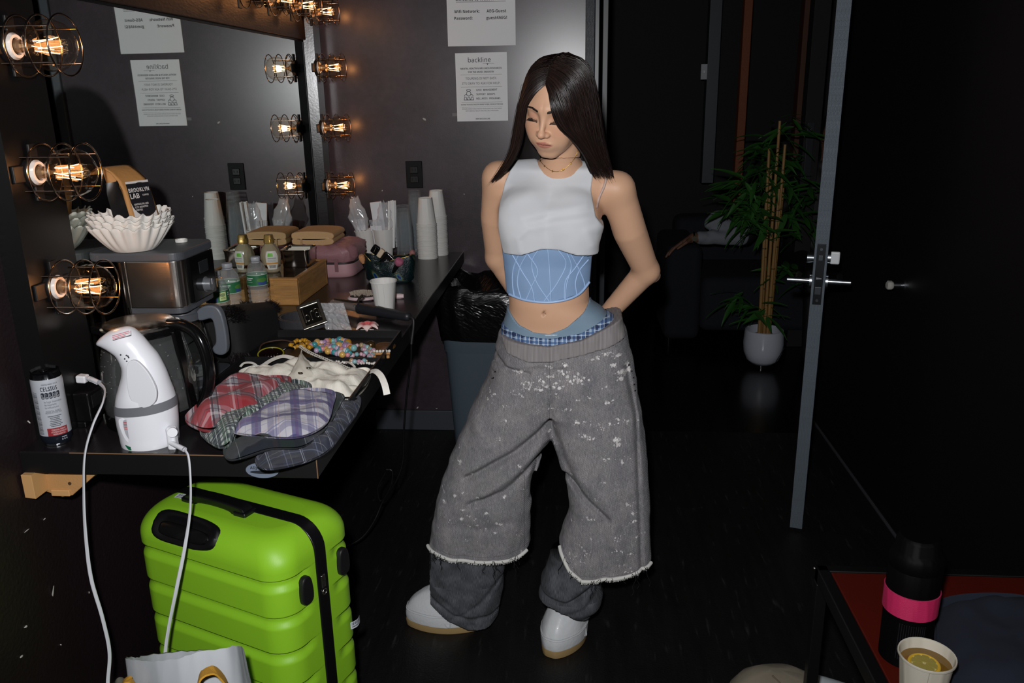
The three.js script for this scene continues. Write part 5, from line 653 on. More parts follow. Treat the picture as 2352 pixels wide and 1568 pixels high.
// ---------- suitcase ----------
{
  const t = thing('suitcase', 'lime green ribbed hard shell suitcase with black trim under the counter end', 'suitcase', [-0.722, 0, -1.545], -0.385);
  const green = mat(col('#8cc428'), 0.42, { bumpMap: rep(pixelsTex(64, 64, (u, v, x, y) => 128 + 50 * sin(x * PI / 4) * sin(y * PI / 4), false), 60, 60), bumpScale: 0.0003 });
  const W = 0.42, D = 0.24, H0 = 0.045, H1 = 0.685, K = D / 2;
  // each half shell: plan profile grown over the height, with sunken bands
  const band = (y) => { let b = 0; for (let i = 0; i < 7; i++) { const c = 0.595 - i * 0.083; b = max(b, sstep(c + 0.0125, c + 0.0105, y) * sstep(c - 0.018, c + 0.002, y)); } return b; };
  const half = (front) => {
    const rows = [], r = 0.06; const ys = []; for (let i = 0; i <= 14; i++) ys.push(H0 + r * (1 - cos(i / 14 * PI / 2))); for (let i = 1; i < 340; i++) ys.push(lerp(H0 + r, H1 - r, i / 340)); for (let i = 0; i <= 14; i++) ys.push(H1 - r + r * sin(i / 14 * PI / 2));
    for (const y of ys) {
      const inTop = y > H1 - r ? r - sqrt(max(0, r * r - pow(y - (H1 - r), 2))) : y < H0 + r ? r - sqrt(max(0, r * r - pow(H0 + r - y, 2))) : 0;
      const w = W / 2 - inTop * 0.9, d = K - 0.012 - inTop, cr = min(0.055, w, d), row = [], bd = band(y);
      const path = []; const N = 10;
      path.push([-w, 0]); for (let i = 1; i <= 6; i++) path.push([-w, (d - cr) * i / 6]);
      for (let i = 1; i <= N; i++) { const a = PI - i / N * PI / 2; path.push([-w + cr + cr * cos(a), d - cr + cr * sin(a)]); }
      for (let i = 1; i <= 20; i++) path.push([lerp(-w + cr, w - cr, i / 20), d]);
      for (let i = 1; i <= N; i++) { const a = PI / 2 - i / N * PI / 2; path.push([w - cr + cr * cos(a), d - cr + cr * sin(a)]); }
      for (let i = 1; i <= 6; i++) path.push([w, lerp(d - cr, 0, i / 6)]);
      for (const [x, z] of path) { const edge = sstep(0.02, 0.05, z), s = 0.0075 * bd * edge, l = hypot(x / w, z / d) || 1, k = abs(x) > w - cr || z > d - cr ? 1 : 0; const nx = abs(x) >= w - 1e-6 ? Math.sign(x) : z > d - cr && abs(x) > w - cr ? (x - Math.sign(x) * (w - cr)) / cr : 0, nz = abs(x) >= w - 1e-6 ? 0 : abs(x) > w - cr && z > d - cr ? (z - (d - cr)) / cr : 1; row.push([x - nx * s, y, (z - nz * s + 0.012) * (front ? 1 : -1)]); }
      rows.push(front ? row : row.reverse());
    }
    const g = loft(rows, { closed: false }); 
    // close top and bottom
    const top = rows[rows.length - 1], bot = rows[0]; const fan = (R, up) => { const pos = [], idx = [], c = R.reduce((s, p) => [s[0] + p[0] / R.length, p[1], s[2] + p[2] / R.length], [0, 0, 0]); pos.push(...c); R.forEach((p) => pos.push(...p)); for (let i = 1; i < R.length; i++) up ? idx.push(0, i, i + 1) : idx.push(0, i + 1, i); idx.push(0, up ? R.length : 1, up ? 1 : R.length); const q = new THREE.BufferGeometry(); q.setAttribute('position', new THREE.Float32BufferAttribute(pos, 3)); q.setAttribute('uv', new THREE.Float32BufferAttribute(pos.flatMap((v, i) => (i % 3 === 1 ? [] : [v])), 2)); q.setIndex(idx); q.computeVertexNormals(); return q; };
    return merge([g, fan(top, true), fan(bot, false)]);
  };
  part('front_shell', half(true), green, t); part('back_shell', half(false), green, t);
  const black = mat(col('#0e0e10'), 0.32), dull = mat(col('#121214'), 0.5);
  const loopAt = (k, z) => { const w = W / 2 * k, r = 0.062, P = []; const add = (cx, cy, a0) => { for (let i = 0; i <= 8; i++) { const a = a0 + i / 8 * PI / 2; P.push([cx + r * cos(a), cy + r * sin(a), z]); } }; add(w - r, H1 * 1 - r + (k - 1) * 0.1, 0); add(-w + r, H1 - r + (k - 1) * 0.1, PI / 2); add(-w + r, H0 + r, PI); add(w - r, H0 + r, 1.5 * PI); return P; };
  const zr = [[1.012, -0.016], [1.02, -0.013], [1.02, 0.013], [1.012, 0.016], [0.985, 0.016], [0.985, -0.016]].map(([k, z]) => loopAt(k, z)); part('zip_band', loft([...zr, zr[0]], { caps: [false, false] }), black, t);
  const pull = part('zip_pull', [at(rbox(0.006, 0.03, 0.012, 0.002), W / 2 + 0.004, 0.555, 0.002), at(new THREE.TorusGeometry(0.006, 0.0014, 8, 18), W / 2 + 0.006, 0.53, 0.002, 0, PI / 2, 0)], steel, t);
  // top carry handle beside the zip
  part('carry_handle', [at(extr(smoothPts([[-0.085, 0], [-0.08, 0.014], [-0.05, 0.02], [0.05, 0.02], [0.08, 0.014], [0.085, 0], [0.06, -0.002], [0.045, 0.008], [-0.045, 0.008], [-0.06, -0.002]], 60), 0.024, 0.003), -0.035, H1 - 0.002, 0.014), at(rbox(0.034, 0.014, 0.036, 0.004), 0.04, H1 + 0.002, 0.026), at(rbox(0.034, 0.014, 0.036, 0.004), -0.11, H1 + 0.002, 0.026)], black, t);
  // trolley handle housing on the rounded top edge of the front shell
  { const r = 0.06, arc = (x, th, o) => [x, H1 - r + (r + o) * sin(th), K - r + (r + o) * cos(th)], se = (v) => Math.sign(v) * pow(abs(v), 0.55);
    const patch = (cx, w, t0, t1, o0, o1) => sheet(28, 22, (u, v) => { const a = u * 2 * PI, rr = v, x = cx + w * rr * se(cos(a)), th = (t0 + t1) / 2 + (t1 - t0) / 2 * rr * se(sin(a)) * (1 - 0.12 * cos(a)); const e = sstep(1, 0.9, rr); return arc(x, th, lerp(-0.003, lerp(o0, o1, sstep(0.86, 0.6, rr)), e)); });
    black.side = THREE.DoubleSide; const h = part('trolley_recess', patch(-0.052, 0.096, 0.12, 1.3, 0.005, 0.001), black, t); part('trolley_grip', patch(-0.05, 0.075, 0.35, 0.85, 0.006, 0.006), mat(col('#0c0c0d'), 0.14, { side: THREE.DoubleSide }), h); }
  for (const [z, y] of [[0.054, 0.565], [-0.066, 0.565], [0.054, 0.12], [-0.066, 0.12]]) { const f = part('side_foot', at(extr(smoothPts([[-0.010, -0.026], [0.010, -0.026], [0.012, 0.01], [0.006, 0.026], [-0.006, 0.026], [-0.012, 0.01]], 40), 0.008, 0.003), W / 2 - 0.001, y, z, 0, PI / 2, 0), dull, t); }
  const tagT = paint(128, 64, (g, w, h) => { g.fillStyle = '#c9ced6'; g.fillRect(0, 0, w, h); g.fillStyle = '#2b2e33'; for (let i = 0; i < 22; i++) g.fillRect(10 + i * 5, 8, 1 + (i * 5) % 4, 26); for (let i = 0; i < 8; i++) g.fillRect(14 + i * 11, 42, 8, 10); });
  part('barcode_tag', at(new THREE.PlaneGeometry(0.036, 0.016), -0.138, H1 + 0.0012, 0.028, -PI / 2 + 0.15, 0, 0.1), mat(0xffffff, 0.5, { map: tagT, side: THREE.DoubleSide }), t);
  part('barcode_tag', at(sheet(6, 2, (u, v) => [0.001 + 0.006 * sin(u * 3), v * 0.018, -u * 0.032]), W / 2 + 0.001, 0.385, -0.075), mat(0xffffff, 0.5, { map: tagT, side: THREE.DoubleSide }), t);
  for (const [x, z] of [[-0.17, 0.08], [0.17, 0.08], [-0.17, -0.08], [0.17, -0.08]]) { part('wheel', at(cyl(0.022, 0.022, 0.02, 24), x, 0.022, z, PI / 2), dull, t); part('wheel_housing', at(rbox(0.05, 0.03, 0.05, 0.008), x, 0.045, z), dull, t); }
}
{ // cloth bags at the lower left
  const canvas = mat(col('#c6cbcf'), 0.85, { bumpMap: rep(weave, 40, 40), bumpScale: 0.0006 });
  const t = thing('tote_bag', 'grey white canvas tote with mustard handles in front of the suitcase', 'tote bag', [-0.64, 0, -1.18]);
  // open-topped bag: rim follows the photograph
  const rim = [[-0.7613,0.6114,-1.13],[-0.7003,0.6322,-1.1],[-0.6523,0.6471,-1.09],[-0.6115,0.6562,-1.1],[-0.5765,0.6509,-1.12],[-0.5721,0.6227,-1.16],[-0.6004,0.5597,-1.22],[-0.6885,0.5273,-1.27],[-0.7578,0.5186,-1.27],[-0.7874,0.5471,-1.22]];
  const top = curve(rim, true).getSpacedPoints(80).slice(0, 80), cx = -0.66, cz = -1.17;
  const rows = []; for (let j = 0; j <= 16; j++) { const v = j / 16; rows.push(top.map((p, i) => { const k = 1 + 0.10 * sin(v * PI) + 0.02 * noise(i * 0.3, v * 6), wv = 0.012 * noise(i * 0.22, v * 3, 4) * (0.4 + v) + 0.005 * noise(i * 0.6 + 9, v * 5, 2); return [cx + (p.x - cx) * k + wv, lerp(p.y, 0.02, v), cz + (p.z - cz) * k + wv]; })); }
  const inner = rows.map((R) => R.map(([x, y, z]) => [cx + (x - cx) * 0.985, y - 0.001, cz + (z - cz) * 0.985])).reverse();
  part('bag_body', wz(t, loft([...inner, ...rows], { caps: [true, true] })), canvas, t);
  const strapM = mat(col('#c8932a'), 0.8, { bumpMap: rep(weave, 30, 30), bumpScale: 0.0006 });
  const rib2 = (pts, w) => { const c = curve(pts), R = []; for (let i = 0; i <= 40; i++) { const p = c.getPoint(i / 40), q = c.getTangent(i / 40), s = V(0.45, 0.25, 1).cross(q).cross(q).normalize().multiplyScalar(w), u = q.clone().cross(s).normalize().multiplyScalar(0.0015); R.push([[p.x - s.x - u.x, p.y - s.y - u.y, p.z - s.z - u.z], [p.x - s.x + u.x, p.y - s.y + u.y, p.z - s.z + u.z], [p.x + s.x + u.x, p.y + s.y + u.y, p.z + s.z + u.z], [p.x + s.x - u.x, p.y + s.y - u.y, p.z + s.z - u.z]]); } return crease(loft(R).toNonIndexed(), 0.6); };
  part('handle', wz(t, rib2([[-0.6067,0.5825,-1.06],[-0.6006,0.6231,-1.06],[-0.5908,0.6434,-1.06],[-0.5795,0.6426,-1.07],[-0.5715,0.6249,-1.08],[-0.5639,0.6033,-1.08],[-0.5592,0.5591,-1.07]], 0.013)), strapM, t);
  part('handle', wz(t, rib2([[-0.7603,0.5403,-1.08],[-0.7465,0.5952,-1.09],[-0.7351,0.6009,-1.09],[-0.7284,0.5857,-1.09]], 0.010)), strapM, t);
  const b = thing('cloth_bag', 'limp beige cloth bag lying on the floor left of the tote', 'cloth bag', [-0.93, 0, -1.22]);
  part('bag_body', wz(b, pillow([[-1.3662,0.12,-1.6179],[-1.329,0.12,-1.6487],[-1.2493,0.12,-1.6694],[-1.1812,0.12,-1.6964],[-1.1434,0.12,-1.7085],[-1.0386,0.12,-1.5753],[-1.0519,0.12,-1.4625],[-1.2131,0.12,-1.4531]], 0.03, 0.15, { seedv: 31, wr: 0.02, fr: 9 })), mat(col('#a9a796'), 0.9, { bumpMap: rep(weave, 40, 40), bumpScale: 0.0006 }), b);
  const c = thing('paper_bag', 'pale crumpled paper standing behind the tote beside the suitcase', 'paper', [-0.7895,0.4904,-1.3], 0.2);
  c.position.y = 0.33; part('sheet', sheet(10, 10, (u, v) => [lerp(-0.05, 0.045, u), lerp(-0.3, 0.078, v) - 0.04 * abs(u - 0.6) * v, 0.008 * noise(u * 5, v * 5, 3)]), mat(col('#a3a595'), 0.85, { side: THREE.DoubleSide }), c);
}
{ // bin with black liner
  const t = thing('trash_bin', 'grey blue plastic bin with black liner against the back wall', 'trash bin', [-0.355, 0, -3.36]);
  const gp = mat(col('#4b5862'), 0.5), w0 = 0.165, w1 = 0.20;
  const R = (k, y, e = 6) => ringXZ(0, y, 0, lerp(w0, w1, y / 0.62) * k, 0.17 * lerp(0.85, 1, y / 0.62) * k, 48, e);
  part('body', loft([R(0.97, 0), R(1, 0.01), R(1, 0.5), R(1.03, 0.505), R(1.03, 0.60), R(1.0, 0.615), R(0.95, 0.61), R(0.92, 0.03)]), gp, t);
  const lin0 = mat(col('#0b0b0d'), 0.22, { bumpMap: rep(grain, 1, 1), bumpScale: 0.004 });
  const L = (k, y, a, e = 5) => ringXZ(0, y, 0, 0.205 * k, 0.175 * k, 90, e).map(([x, yy, z], i) => [x * (1 + a * 0.9 * noise(x * 26, yy * 14, z * 26)), yy + a * 0.35 * noise(x * 18 + 3, yy * 4, z * 18), z * (1 + a * noise(x * 26 + 7, yy * 14, z * 26))]);
  part('liner', loft([L(1.05, 0.555, 0.05), L(1.07, 0.60, 0.07), L(1.09, 0.66, 0.09), L(1.10, 0.72, 0.11), L(1.05, 0.765, 0.10), L(0.95, 0.78, 0.08), L(0.8, 0.77, 0.1), L(0.6, 0.72, 0.08), L(0.4, 0.68, 0.05)], { caps: [false, true] }), lin0, t);
}

// ---------- open door, hall beyond, side table ----------
const doorPaint = mat(col('#5f6871'), 0.42, { bumpMap: rep(grain, 4, 4), bumpScale: 0.0012 });
{
  const t = new THREE.Group(); t.name = 'door_2'; t.userData.kind = 'structure'; t.position.set(0.787, 0, -2.70); t.rotation.y = -0.281; scene.add(t);
  part('leaf', box3(-0.021, 0.021, 0.012, 2.06, -0.915, 0, 0.0015), doorPaint, t);
  const dull = mat(col('#4c5054'), 0.32, { metalness: 0.8 });
  const lp = part('lock_plate', box3(-0.0135, 0.0135, 0.838, 1.04, -0.001, 0.0016, 0.0008), mat(col('#1d1f22'), 0.3, { metalness: 0.5 }), t);
  part('latch', [at(extr([[-0.008, 0], [0.008, 0], [0.008, 0.006], [-0.008, 0.012]], 0.022, 0.001), 0, 0.925, 0.002, PI / 2)], mat(col('#8f9499'), 0.22, { metalness: 1 }), lp);
  part('strike', box3(-0.010, 0.010, 0.872, 0.898, 0.001, 0.0035, 0.001), dull, lp); part('screw', at(cyl(0.0045, 0.0045, 0.002, 16), 0, 1.022, 0.002, PI / 2), dull, lp); part('screw', at(cyl(0.0045, 0.0045, 0.002, 16), 0, 0.852, 0.002, PI / 2), dull, lp); part('bolt', box3(-0.007, 0.007, 0.985, 1.002, 0.001, 0.003, 0.001), dull, lp);
  const chrome = mat(col('#aeb4ba'), 0.25, { metalness: 1 });
  for (const s of [-1, 1]) {
    const h = part('lever_handle', [at(cyl(0.026, 0.026, 0.008, 32), s * 0.025, 0.905, -0.06, 0, 0, PI / 2), at(cyl(0.0105, 0.0105, 0.05, 20), s * 0.046, 0.905, -0.06, 0, 0, PI / 2)], chrome, t);
    part('lever', [at(rbox(0.018, 0.018, 0.115, 0.008, 3), s * 0.066, 0.905, -0.11)], chrome, h);
    part('grip', at(cyl(0.0095, 0.0095, 0.075, 20), s * 0.062, 0.905, -0.06, 0, 0, PI / 2), chrome, h);
  }
  const tt = part('thumb_turn', [at(cyl(0.021, 0.021, 0.01, 28), 0.026, 0.985, -0.06, 0, 0, PI / 2)], chrome, t); part('turn', at(rbox(0.03, 0.042, 0.012, 0.005, 3), 0.044, 0.985, -0.06), mat(col('#d3d6d8'), 0.35), tt);
  part('lock_cylinder', at(cyl(0.017, 0.019, 0.022, 28), -0.031, 0.982, -0.06, 0, 0, PI / 2), chrome, t);
}
{
  const t = thing('door_stop', 'small rubber tipped metal bumper on the dark wall behind the door', 'door stop', [1.075, 0.893, -2.746]);
  part('base', at(cyl(0.024, 0.024, 0.006, 28), -0.003, 0, 0, 0, 0, PI / 2), mat(col('#8a8d90'), 0.3, { metalness: 1 }), t); part('shaft', at(cyl(0.011, 0.013, 0.03, 20), -0.02, 0, 0, 0, 0, PI / 2), mat(col('#8a8d90'), 0.3, { metalness: 1 }), t); part('tip', at(lathe([[0, 0], [0.012, 0.001], [0.0155, 0.006], [0.0155, 0.016], [0.011, 0.02], [0, 0.02]], 24), -0.034, 0, 0, 0, 0, PI / 2), mat(col('#a5a39c'), 0.6), t);
}
// hall details
const rust = mat(col('#7a3d18'), 0.6, { bumpMap: rep(grain, 3, 3), bumpScale: 0.001 });
struct('pillar', box3(...[1.0294,1.2671,-5.6].slice(0, 1), ...[1.0821,1.2663,-5.6].slice(0, 1), 0.0, 2.7, -5.68, -5.6, 0.006), rust);
struct('pillar', box3(...[1.3469,1.2712,-5.4].slice(0, 1), ...[1.4369,1.2699,-5.4].slice(0, 1), 0, 2.7, -5.5, -5.4, 0.006), mat(col('#4a2713'), 0.7));
struct('trim_8', box3(...[0.862,1.5419,-5.9].slice(0, 1), ...[0.9431,1.5404,-5.9].slice(0, 1), 0.9, 2.7, -6.0, -5.9, 0.004), mat(col('#2c333b'), 0.5));
{
  const t = thing('light_switch', 'small white switch plate on the dark hall trim', 'light switch', [0.8412,1.6399,-5.89]);
  part('plate', at(rbox(0.042, 0.098, 0.006, 0.002)), mat(col('#a9adb2'), 0.5), t); part('toggle', at(rbox(0.012, 0.022, 0.012, 0.003), 0, 0, 0.006), mat(col('#d5d7d9'), 0.4), t);
  const h = thing('door_plate', 'slim grey metal plate on the dark frame behind the bamboo', 'metal plate', [1.3212,1.1573,-4.95]);
  part('plate', [box3(-0.02, 0.02, -0.18, 0.18, 0, 0.006, 0.002)], mat(col('#2d2f33'), 0.35, { metalness: 0.4 }), h); for (const y of [-0.14, 0, 0.14]) part('screw', at(cyl(0.005, 0.005, 0.003, 12), 0, y, 0.007, PI / 2), steel, h);
  struct('trim_9', box3(...[1.2871,1.157,-4.96].slice(0, 1), ...[1.3801,1.1559,-4.96].slice(0, 1), 0, 2.7, -5.05, -4.955, 0.004), hallPaint);
}
{ // sofa in the dark
  const t = thing('sofa', 'dark navy sofa in the unlit hall behind the bamboo', 'sofa', [0.95, 0, -5.15]);
  const f = mat(col('#0c101a'), 0.85, { bumpMap: rep(grain, 4, 4), bumpScale: 0.002 });
  part('arm', box3(-0.42, -0.20, 0.05, 0.64, -0.42, 0.24, 0.05), f, t); part('arm', box3(1.42, 1.6, 0.05, 0.64, -0.42, 0.24, 0.05), f, t); part('seat', box3(-0.2, 1.42, 0.1, 0.44, -0.40, 0.22, 0.05), f, t); part('backrest', box3(-0.3, 1.6, 0.1, 0.72, -0.62, -0.40, 0.06), f, t);
  for (const x of [-0.38, 1.56]) for (const z of [-0.55, 0.18]) part('foot', at(cyl(0.02, 0.026, 0.06, 12), x, 0.03, z), blackGloss, t);
}
{ // potted bamboo
  const t = thing('potted_bamboo', 'tall artificial bamboo with tan canes in a white round pot', 'potted plant', [1.06, 0, -4.58]);
  part('pot', lathe([[0, 0.018], [0.062, 0.02], [0.09, 0.045], [0.107, 0.09], [0.112, 0.14], [0.108, 0.20], [0.105, 0.218], [0.099, 0.221], [0.095, 0.216], [0.098, 0.15], [0, 0.15]], 56), mat(col('#b9bdc8'), 0.22, { clearcoat: 0.4 }), t);
  part('foot', lathe([[0, 0], [0.05, 0], [0.05, 0.02], [0, 0.02]], 32), blackGloss, t); part('soil', at(cyl(0.095, 0.095, 0.01, 32), 0, 0.17, 0), mat(col('#1b1410'), 0.95), t);
  part('crack', at(rbox(0.004, 0.10, 0.004, 0.001), 0.079, 0.09, 0.075, 0.1, 0, -0.42), mat(0x0a0a0a, 0.6), t);
  const cane = mat(col('#8f6c3c'), 0.5), leafM = mat(col('#2c5f20'), 0.55, { side: THREE.DoubleSide, transmission: 0.1, thickness: 0 }), leafM2 = mat(col('#24521b'), 0.55, { side: THREE.DoubleSide });
  const leafG = sheet(4, 8, (u, v) => { const w = 0.0145 * sin(PI * pow(v, 0.7) * 0.98 + 0.03), s = (u - 0.5) * 2; return [s * w, -0.035 * v * v + 0.003 * abs(s), v * 0.15]; });
  const tops = [[-0.05, 1.16, 0.02], [0.0, 1.30, 0.0], [0.03, 1.18, 0.03], [-0.02, 1.05, -0.03], [0.05, 1.0, -0.02], [0.015, 0.95, 0.04]];
  tops.forEach(([x, h, z], i) => { const b = [x * 0.6, 0.16, z], c = part('cane', (() => { const g = new THREE.CylinderGeometry(0.0075, 0.0105, h - 0.1, 12, 1); return at(g, (b[0] + x) / 2, 0.16 + (h - 0.1) / 2, z, 0, 0, -(x - b[0]) / h); })(), cane, t); for (let k = 0; k < 5; k++) { const y = 0.16 + (h - 0.15) * (k + 0.6) / 5; part('node', at(cyl(0.0118, 0.0118, 0.006, 12), lerp(b[0], x, (y - 0.16) / h), y, z), mat(col('#4a3a1e'), 0.6), c); } });
  const clusters = [[-0.13, 1.03, 0.06, 0.11, 46, 1], [-0.2, 0.92, 0.04, 0.09, 40, 1], [-0.1, 0.84, 0.06, 0.09, 36, 1], [0.02, 1.1, 0, 0.12, 34, 0], [0.12, 0.98, -0.02, 0.12, 36, 0], [0.14, 0.82, 0.02, 0.1, 26, 0], [-0.05, 1.2, -0.02, 0.1, 20, 0], [0.03, 1.32, -0.04, 0.1, 16, 0], [-0.05, 0.34, 0.05, 0.06, 16, 1], [-0.17, 0.40, 0.02, 0.05, 10, 0], [0.12, 0.52, -0.04, 0.09, 16, 0]];
  for (const [x, y, z, r, n, lit] of clusters) for (let i = 0; i < n; i++) { const a = rnd(0, 2 * PI), e = rnd(-0.5, 0.7); const l = part('leaf', leafG, lit && i % 3 ? leafM : leafM2, t); l.position.set(x + r * rnd(-0.8, 0.8), y + r * rnd(-0.8, 0.8), z + r * rnd(-0.6, 0.6)); l.rotation.set(e, a, rnd(-0.7, 0.7), 'YXZ'); l.scale.setScalar(rnd(0.75, 1.3)); }
}
{ // low red table
  const t = thing('side_table', 'low table with red brown top and black metal frame', 'table', [0.80, 0, -1.25]);
  const fr = mat(col('#0a0a0b'), 0.4);
  part('tabletop', box3(-0.265, 0.262, 0.532, 0.548, -0.31, 0.35, 0.003), mat(col('#4a1006'), 0.4, { bumpMap: rep(grain, 3, 3), bumpScale: 0.0006 }), t);
  part('frame_rail', box3(-0.29, -0.266, 0.515, 0.549, -0.335, 0.36, 0.003), fr, t); part('frame_rail', box3(-0.29, 0.27, 0.515, 0.549, -0.335, -0.312, 0.003), fr, t);
  for (const [x, z] of [[-0.279, -0.324], [0.255, -0.324], [-0.279, 0.34], [0.255, 0.34]]) part('leg', box3(x - 0.012, x + 0.012, 0, 0.515, z - 0.012, z + 0.012, 0.002), fr, t);
  part('cross_bar', box3(-0.285, -0.273, 0.14, 0.16, -0.31, 0.33, 0.002), fr, t);
  part('bolt', at(ball(0.003, 10, 8), -0.291, 0.54, -0.336), steel, t);
}
{
  const t = thing('tumbler', 'tall black ribbed tumbler with a hot pink sleeve band', 'tumbler', [0.583, 0.5485, -1.292]);
  part('body', lathe([[0, 0], [0.037, 0], [0.041, 0.004], [0.0415, 0.05], [0.043, 0.14], [0.0435, 0.184], [0.042, 0.188], [0, 0.188]], 48), mat(col('#040405'), 0.6, { specularIntensity: 0.15 }), t);
  for (let i = 0; i < 12; i++) { const a = 0.2 + i * 0.09; part('rib', at(rbox(0.0012, 0.07, 0.0015, 0.0005), 0.0418 * sin(a - 0.9), 0.055, 0.0418 * cos(a - 0.9)), mat(col('#1a1a1d'), 0.3), t); }
  part('sleeve_band', lathe([[0.0425, 0.100], [0.0446, 0.101], [0.0453, 0.142], [0.0436, 0.143]], 56), mat(col('#b31b50'), 0.6, { bumpMap: rep(grain, 4, 4), bumpScale: 0.0008 }), t);
  part('lid', lathe([[0.0435, 0.186], [0.0445, 0.188], [0.0445, 0.208], [0.041, 0.214], [0.037, 0.218], [0.035, 0.238], [0.03, 0.243], [0, 0.243]], 48), mat(col('#040405'), 0.6, { specularIntensity: 0.15 }), t);
}
{
  const t = thing('lemon_tea_cup', 'white paper cup of tea with a lemon slice on the red table', 'cup', [0.563, 0.5485, -1.165]);
  cupParts(t, 0.0415, 0.029, 0.100, mat(col('#b5afa0'), 0.6));
  part('seam', at(rbox(0.0008, 0.09, 0.0006, 0.0002), -0.011, 0.05, 0.0335, 0.125, -0.3, 0), mat(col('#8f8a7d'), 0.6), t);
  part('tea', at(cyl(0.036, 0.0385, 0.01, 40), 0, 0.079, 0), mat(col('#7a5a22'), 0.08, { transmission: 0.2, thickness: 0 }), t);
  const s = thing('lemon_slice', 'round lemon slice floating in the cup of tea', 'lemon slice', [0.558, 0.6315, -1.160]); s.rotation.set(0.06, 0.3, 0.03);
  part('rind', at(new THREE.TorusGeometry(0.0215, 0.0032, 10, 40), 0, 0.002, 0, PI / 2), mat(col('#c09a2a'), 0.45), s); part('pith', at(cyl(0.0215, 0.0215, 0.004, 36), 0, 0.002, 0), mat(col('#b8ab76'), 0.5), s);
  for (let i = 0; i < 8; i++) part('segment', at(extr(smoothPts([[0.003, 0], [0.017, -0.0052], [0.0185, 0], [0.017, 0.0052]], 20), 0.0014, 0.0004), 0, 0.0038, 0, -PI / 2, 0, i / 8 * 2 * PI), mat(col('#8f8240'), 0.25), s);
}
{
  const t = thing('folded_jeans', 'dark navy folded cloth heaped at the right end of the red table', 'clothing', [0.84, 0.5485, -1.2]);
  part('cloth', wz(t, pillow([[0.7015,0.6,-1.431],[0.8671,0.6,-1.4511],[0.9349,0.6,-1.3737],[0.8008,0.6,-1.1588],[0.6592,0.6,-1.1118],[0.622,0.6,-1.1692],[0.6273,0.6,-1.2576],[0.6554,0.6,-1.3458]], 0.549, 0.06, { seedv: 41, wr: 0.014, fr: 9 })), mat(col('#12192a'), 0.85, { bumpMap: rep(weave, 40, 40), bumpScale: 0.0006 }), t);
}
{ // beige canvas pack on the floor
  const t = thing('canvas_pack', 'beige canvas bag with rounded top on the floor by the table', 'bag', [0.482, 0, -1.69]); t.scale.setScalar(0.86);
  const bm = mat(col('#8f8573'), 0.85, { bumpMap: rep(weave, 40, 40), bumpScale: 0.0006 });
  const R = (k, y, d) => ringXZ(0, y, 0, 0.135 * k, 0.08 * k + d, 48, 2.6).map(([x, yy, z]) => [x + 0.006 * noise(x * 14, yy * 14, z * 14), yy, z + 0.006 * noise(x * 14 + 4, yy * 14, z * 14)]);
  part('body', loft([R(0.95, 0, 0), R(1, 0.02, 0.01), R(1, 0.1, 0.01), R(0.93, 0.16, 0.005), R(0.75, 0.2, 0), R(0.45, 0.222, 0), R(0.12, 0.23, 0)]), bm, t);
  part('seam', tube([[-0.02, 0.228, 0.02], [0.01, 0.21, 0.06], [0.015, 0.17, 0.09], [0.0, 0.1, 0.105]], 0.0022, 30, 8), mat(col('#5e5444'), 0.8), t);
  part('leather_patch', at(rbox(0.05, 0.035, 0.006, 0.01, 3), 0.02, 0.196, 0.082, -0.75, 0.1, 0), mat(col('#4a3526'), 0.6), t);
  const s = thing('sneaker', 'white and navy sneaker standing under the side table', 'sneaker', [0.70, 0, -1.74], 2.2);
  const rr = []; for (let i = 0; i <= 14; i++) { const v = i / 14, x = lerp(-0.13, 0.13, v), w = 0.046 * pow(sin(PI * (0.08 + 0.86 * v)), 0.45), h = v < 0.45 ? lerp(0.10, 0.085, v / 0.45) : lerp(0.085, 0.04, (v - 0.45) / 0.55); rr.push(Array.from({ length: 24 }, (_, j) => { const a = -j / 24 * 2 * PI; return [x, 0.028 + max(-0.003, h / 2 * (1 + sin(a)) - 0.003), w * cos(a) * (sin(a) > 0 ? 0.85 : 1)]; })); }
  part('upper', loft(rr), mat(col('#b9c2c6'), 0.6), s); part('sole', at(extr(smoothPts([[-0.14, 0], [-0.12, 0.042], [0, 0.04], [0.09, 0.05], [0.145, 0.015], [0.135, -0.03], [0.06, -0.048], [-0.11, -0.042]], 48), 0.028, 0.003), 0, 0.003, 0, -PI / 2), mat(col('#c9c9c4'), 0.6), s);
  part('side_panel', at(extr([[-0.07, 0.035], [0.03, 0.035], [0.0, 0.075], [-0.05, 0.085]], 0.09, 0.004), 0, 0, -0.045), mat(col('#16233f'), 0.6), s);
}

// ---------- the woman ----------
const skinTone = col('#cca183');
const rowsOf = (L, R, extra) => L.map((l, i) => [(l[1] + R[i][1]) / 2, (l[0] + R[i][0]) / 2, extra[i][1], (R[i][0] - l[0]) / 2, extra[i][0]]).sort((a, b) => a[0] - b[0]);
const tub = (T, x, y, z, e = 2) => { const [, cx, cz, a, b] = table(T, y), dx = abs(x - cx) / a, dz = abs(z - cz) / b; const k = e === 2 ? hypot(dx, dz) : pow(pow(dx, e) + pow(dz, e), 1 / e); const yo = max(0, T[0][0] - y, y - T[T.length - 1][0]); const d = (k - 1) * min(a, b) * 0.92; return yo > 0 ? hypot(max(d, 0), yo) : d; };
const polySD = (P, x, y) => { let d = 1e9, s = 1; for (let i = 0, j = P.length - 1; i < P.length; j = i++) { const ex = P[j][0] - P[i][0], ey = P[j][1] - P[i][1], wx = x - P[i][0], wy = y - P[i][1], t = clamp((wx * ex + wy * ey) / (ex * ex + ey * ey)), bx = wx - ex * t, by = wy - ey * t; d = min(d, bx * bx + by * by); const c1 = y >= P[i][1], c2 = y < P[j][1], c3 = ex * wy > ey * wx; if ((c1 && c2 && c3) || (!c1 && !c2 && !c3)) s = -s; } return s * sqrt(d); };
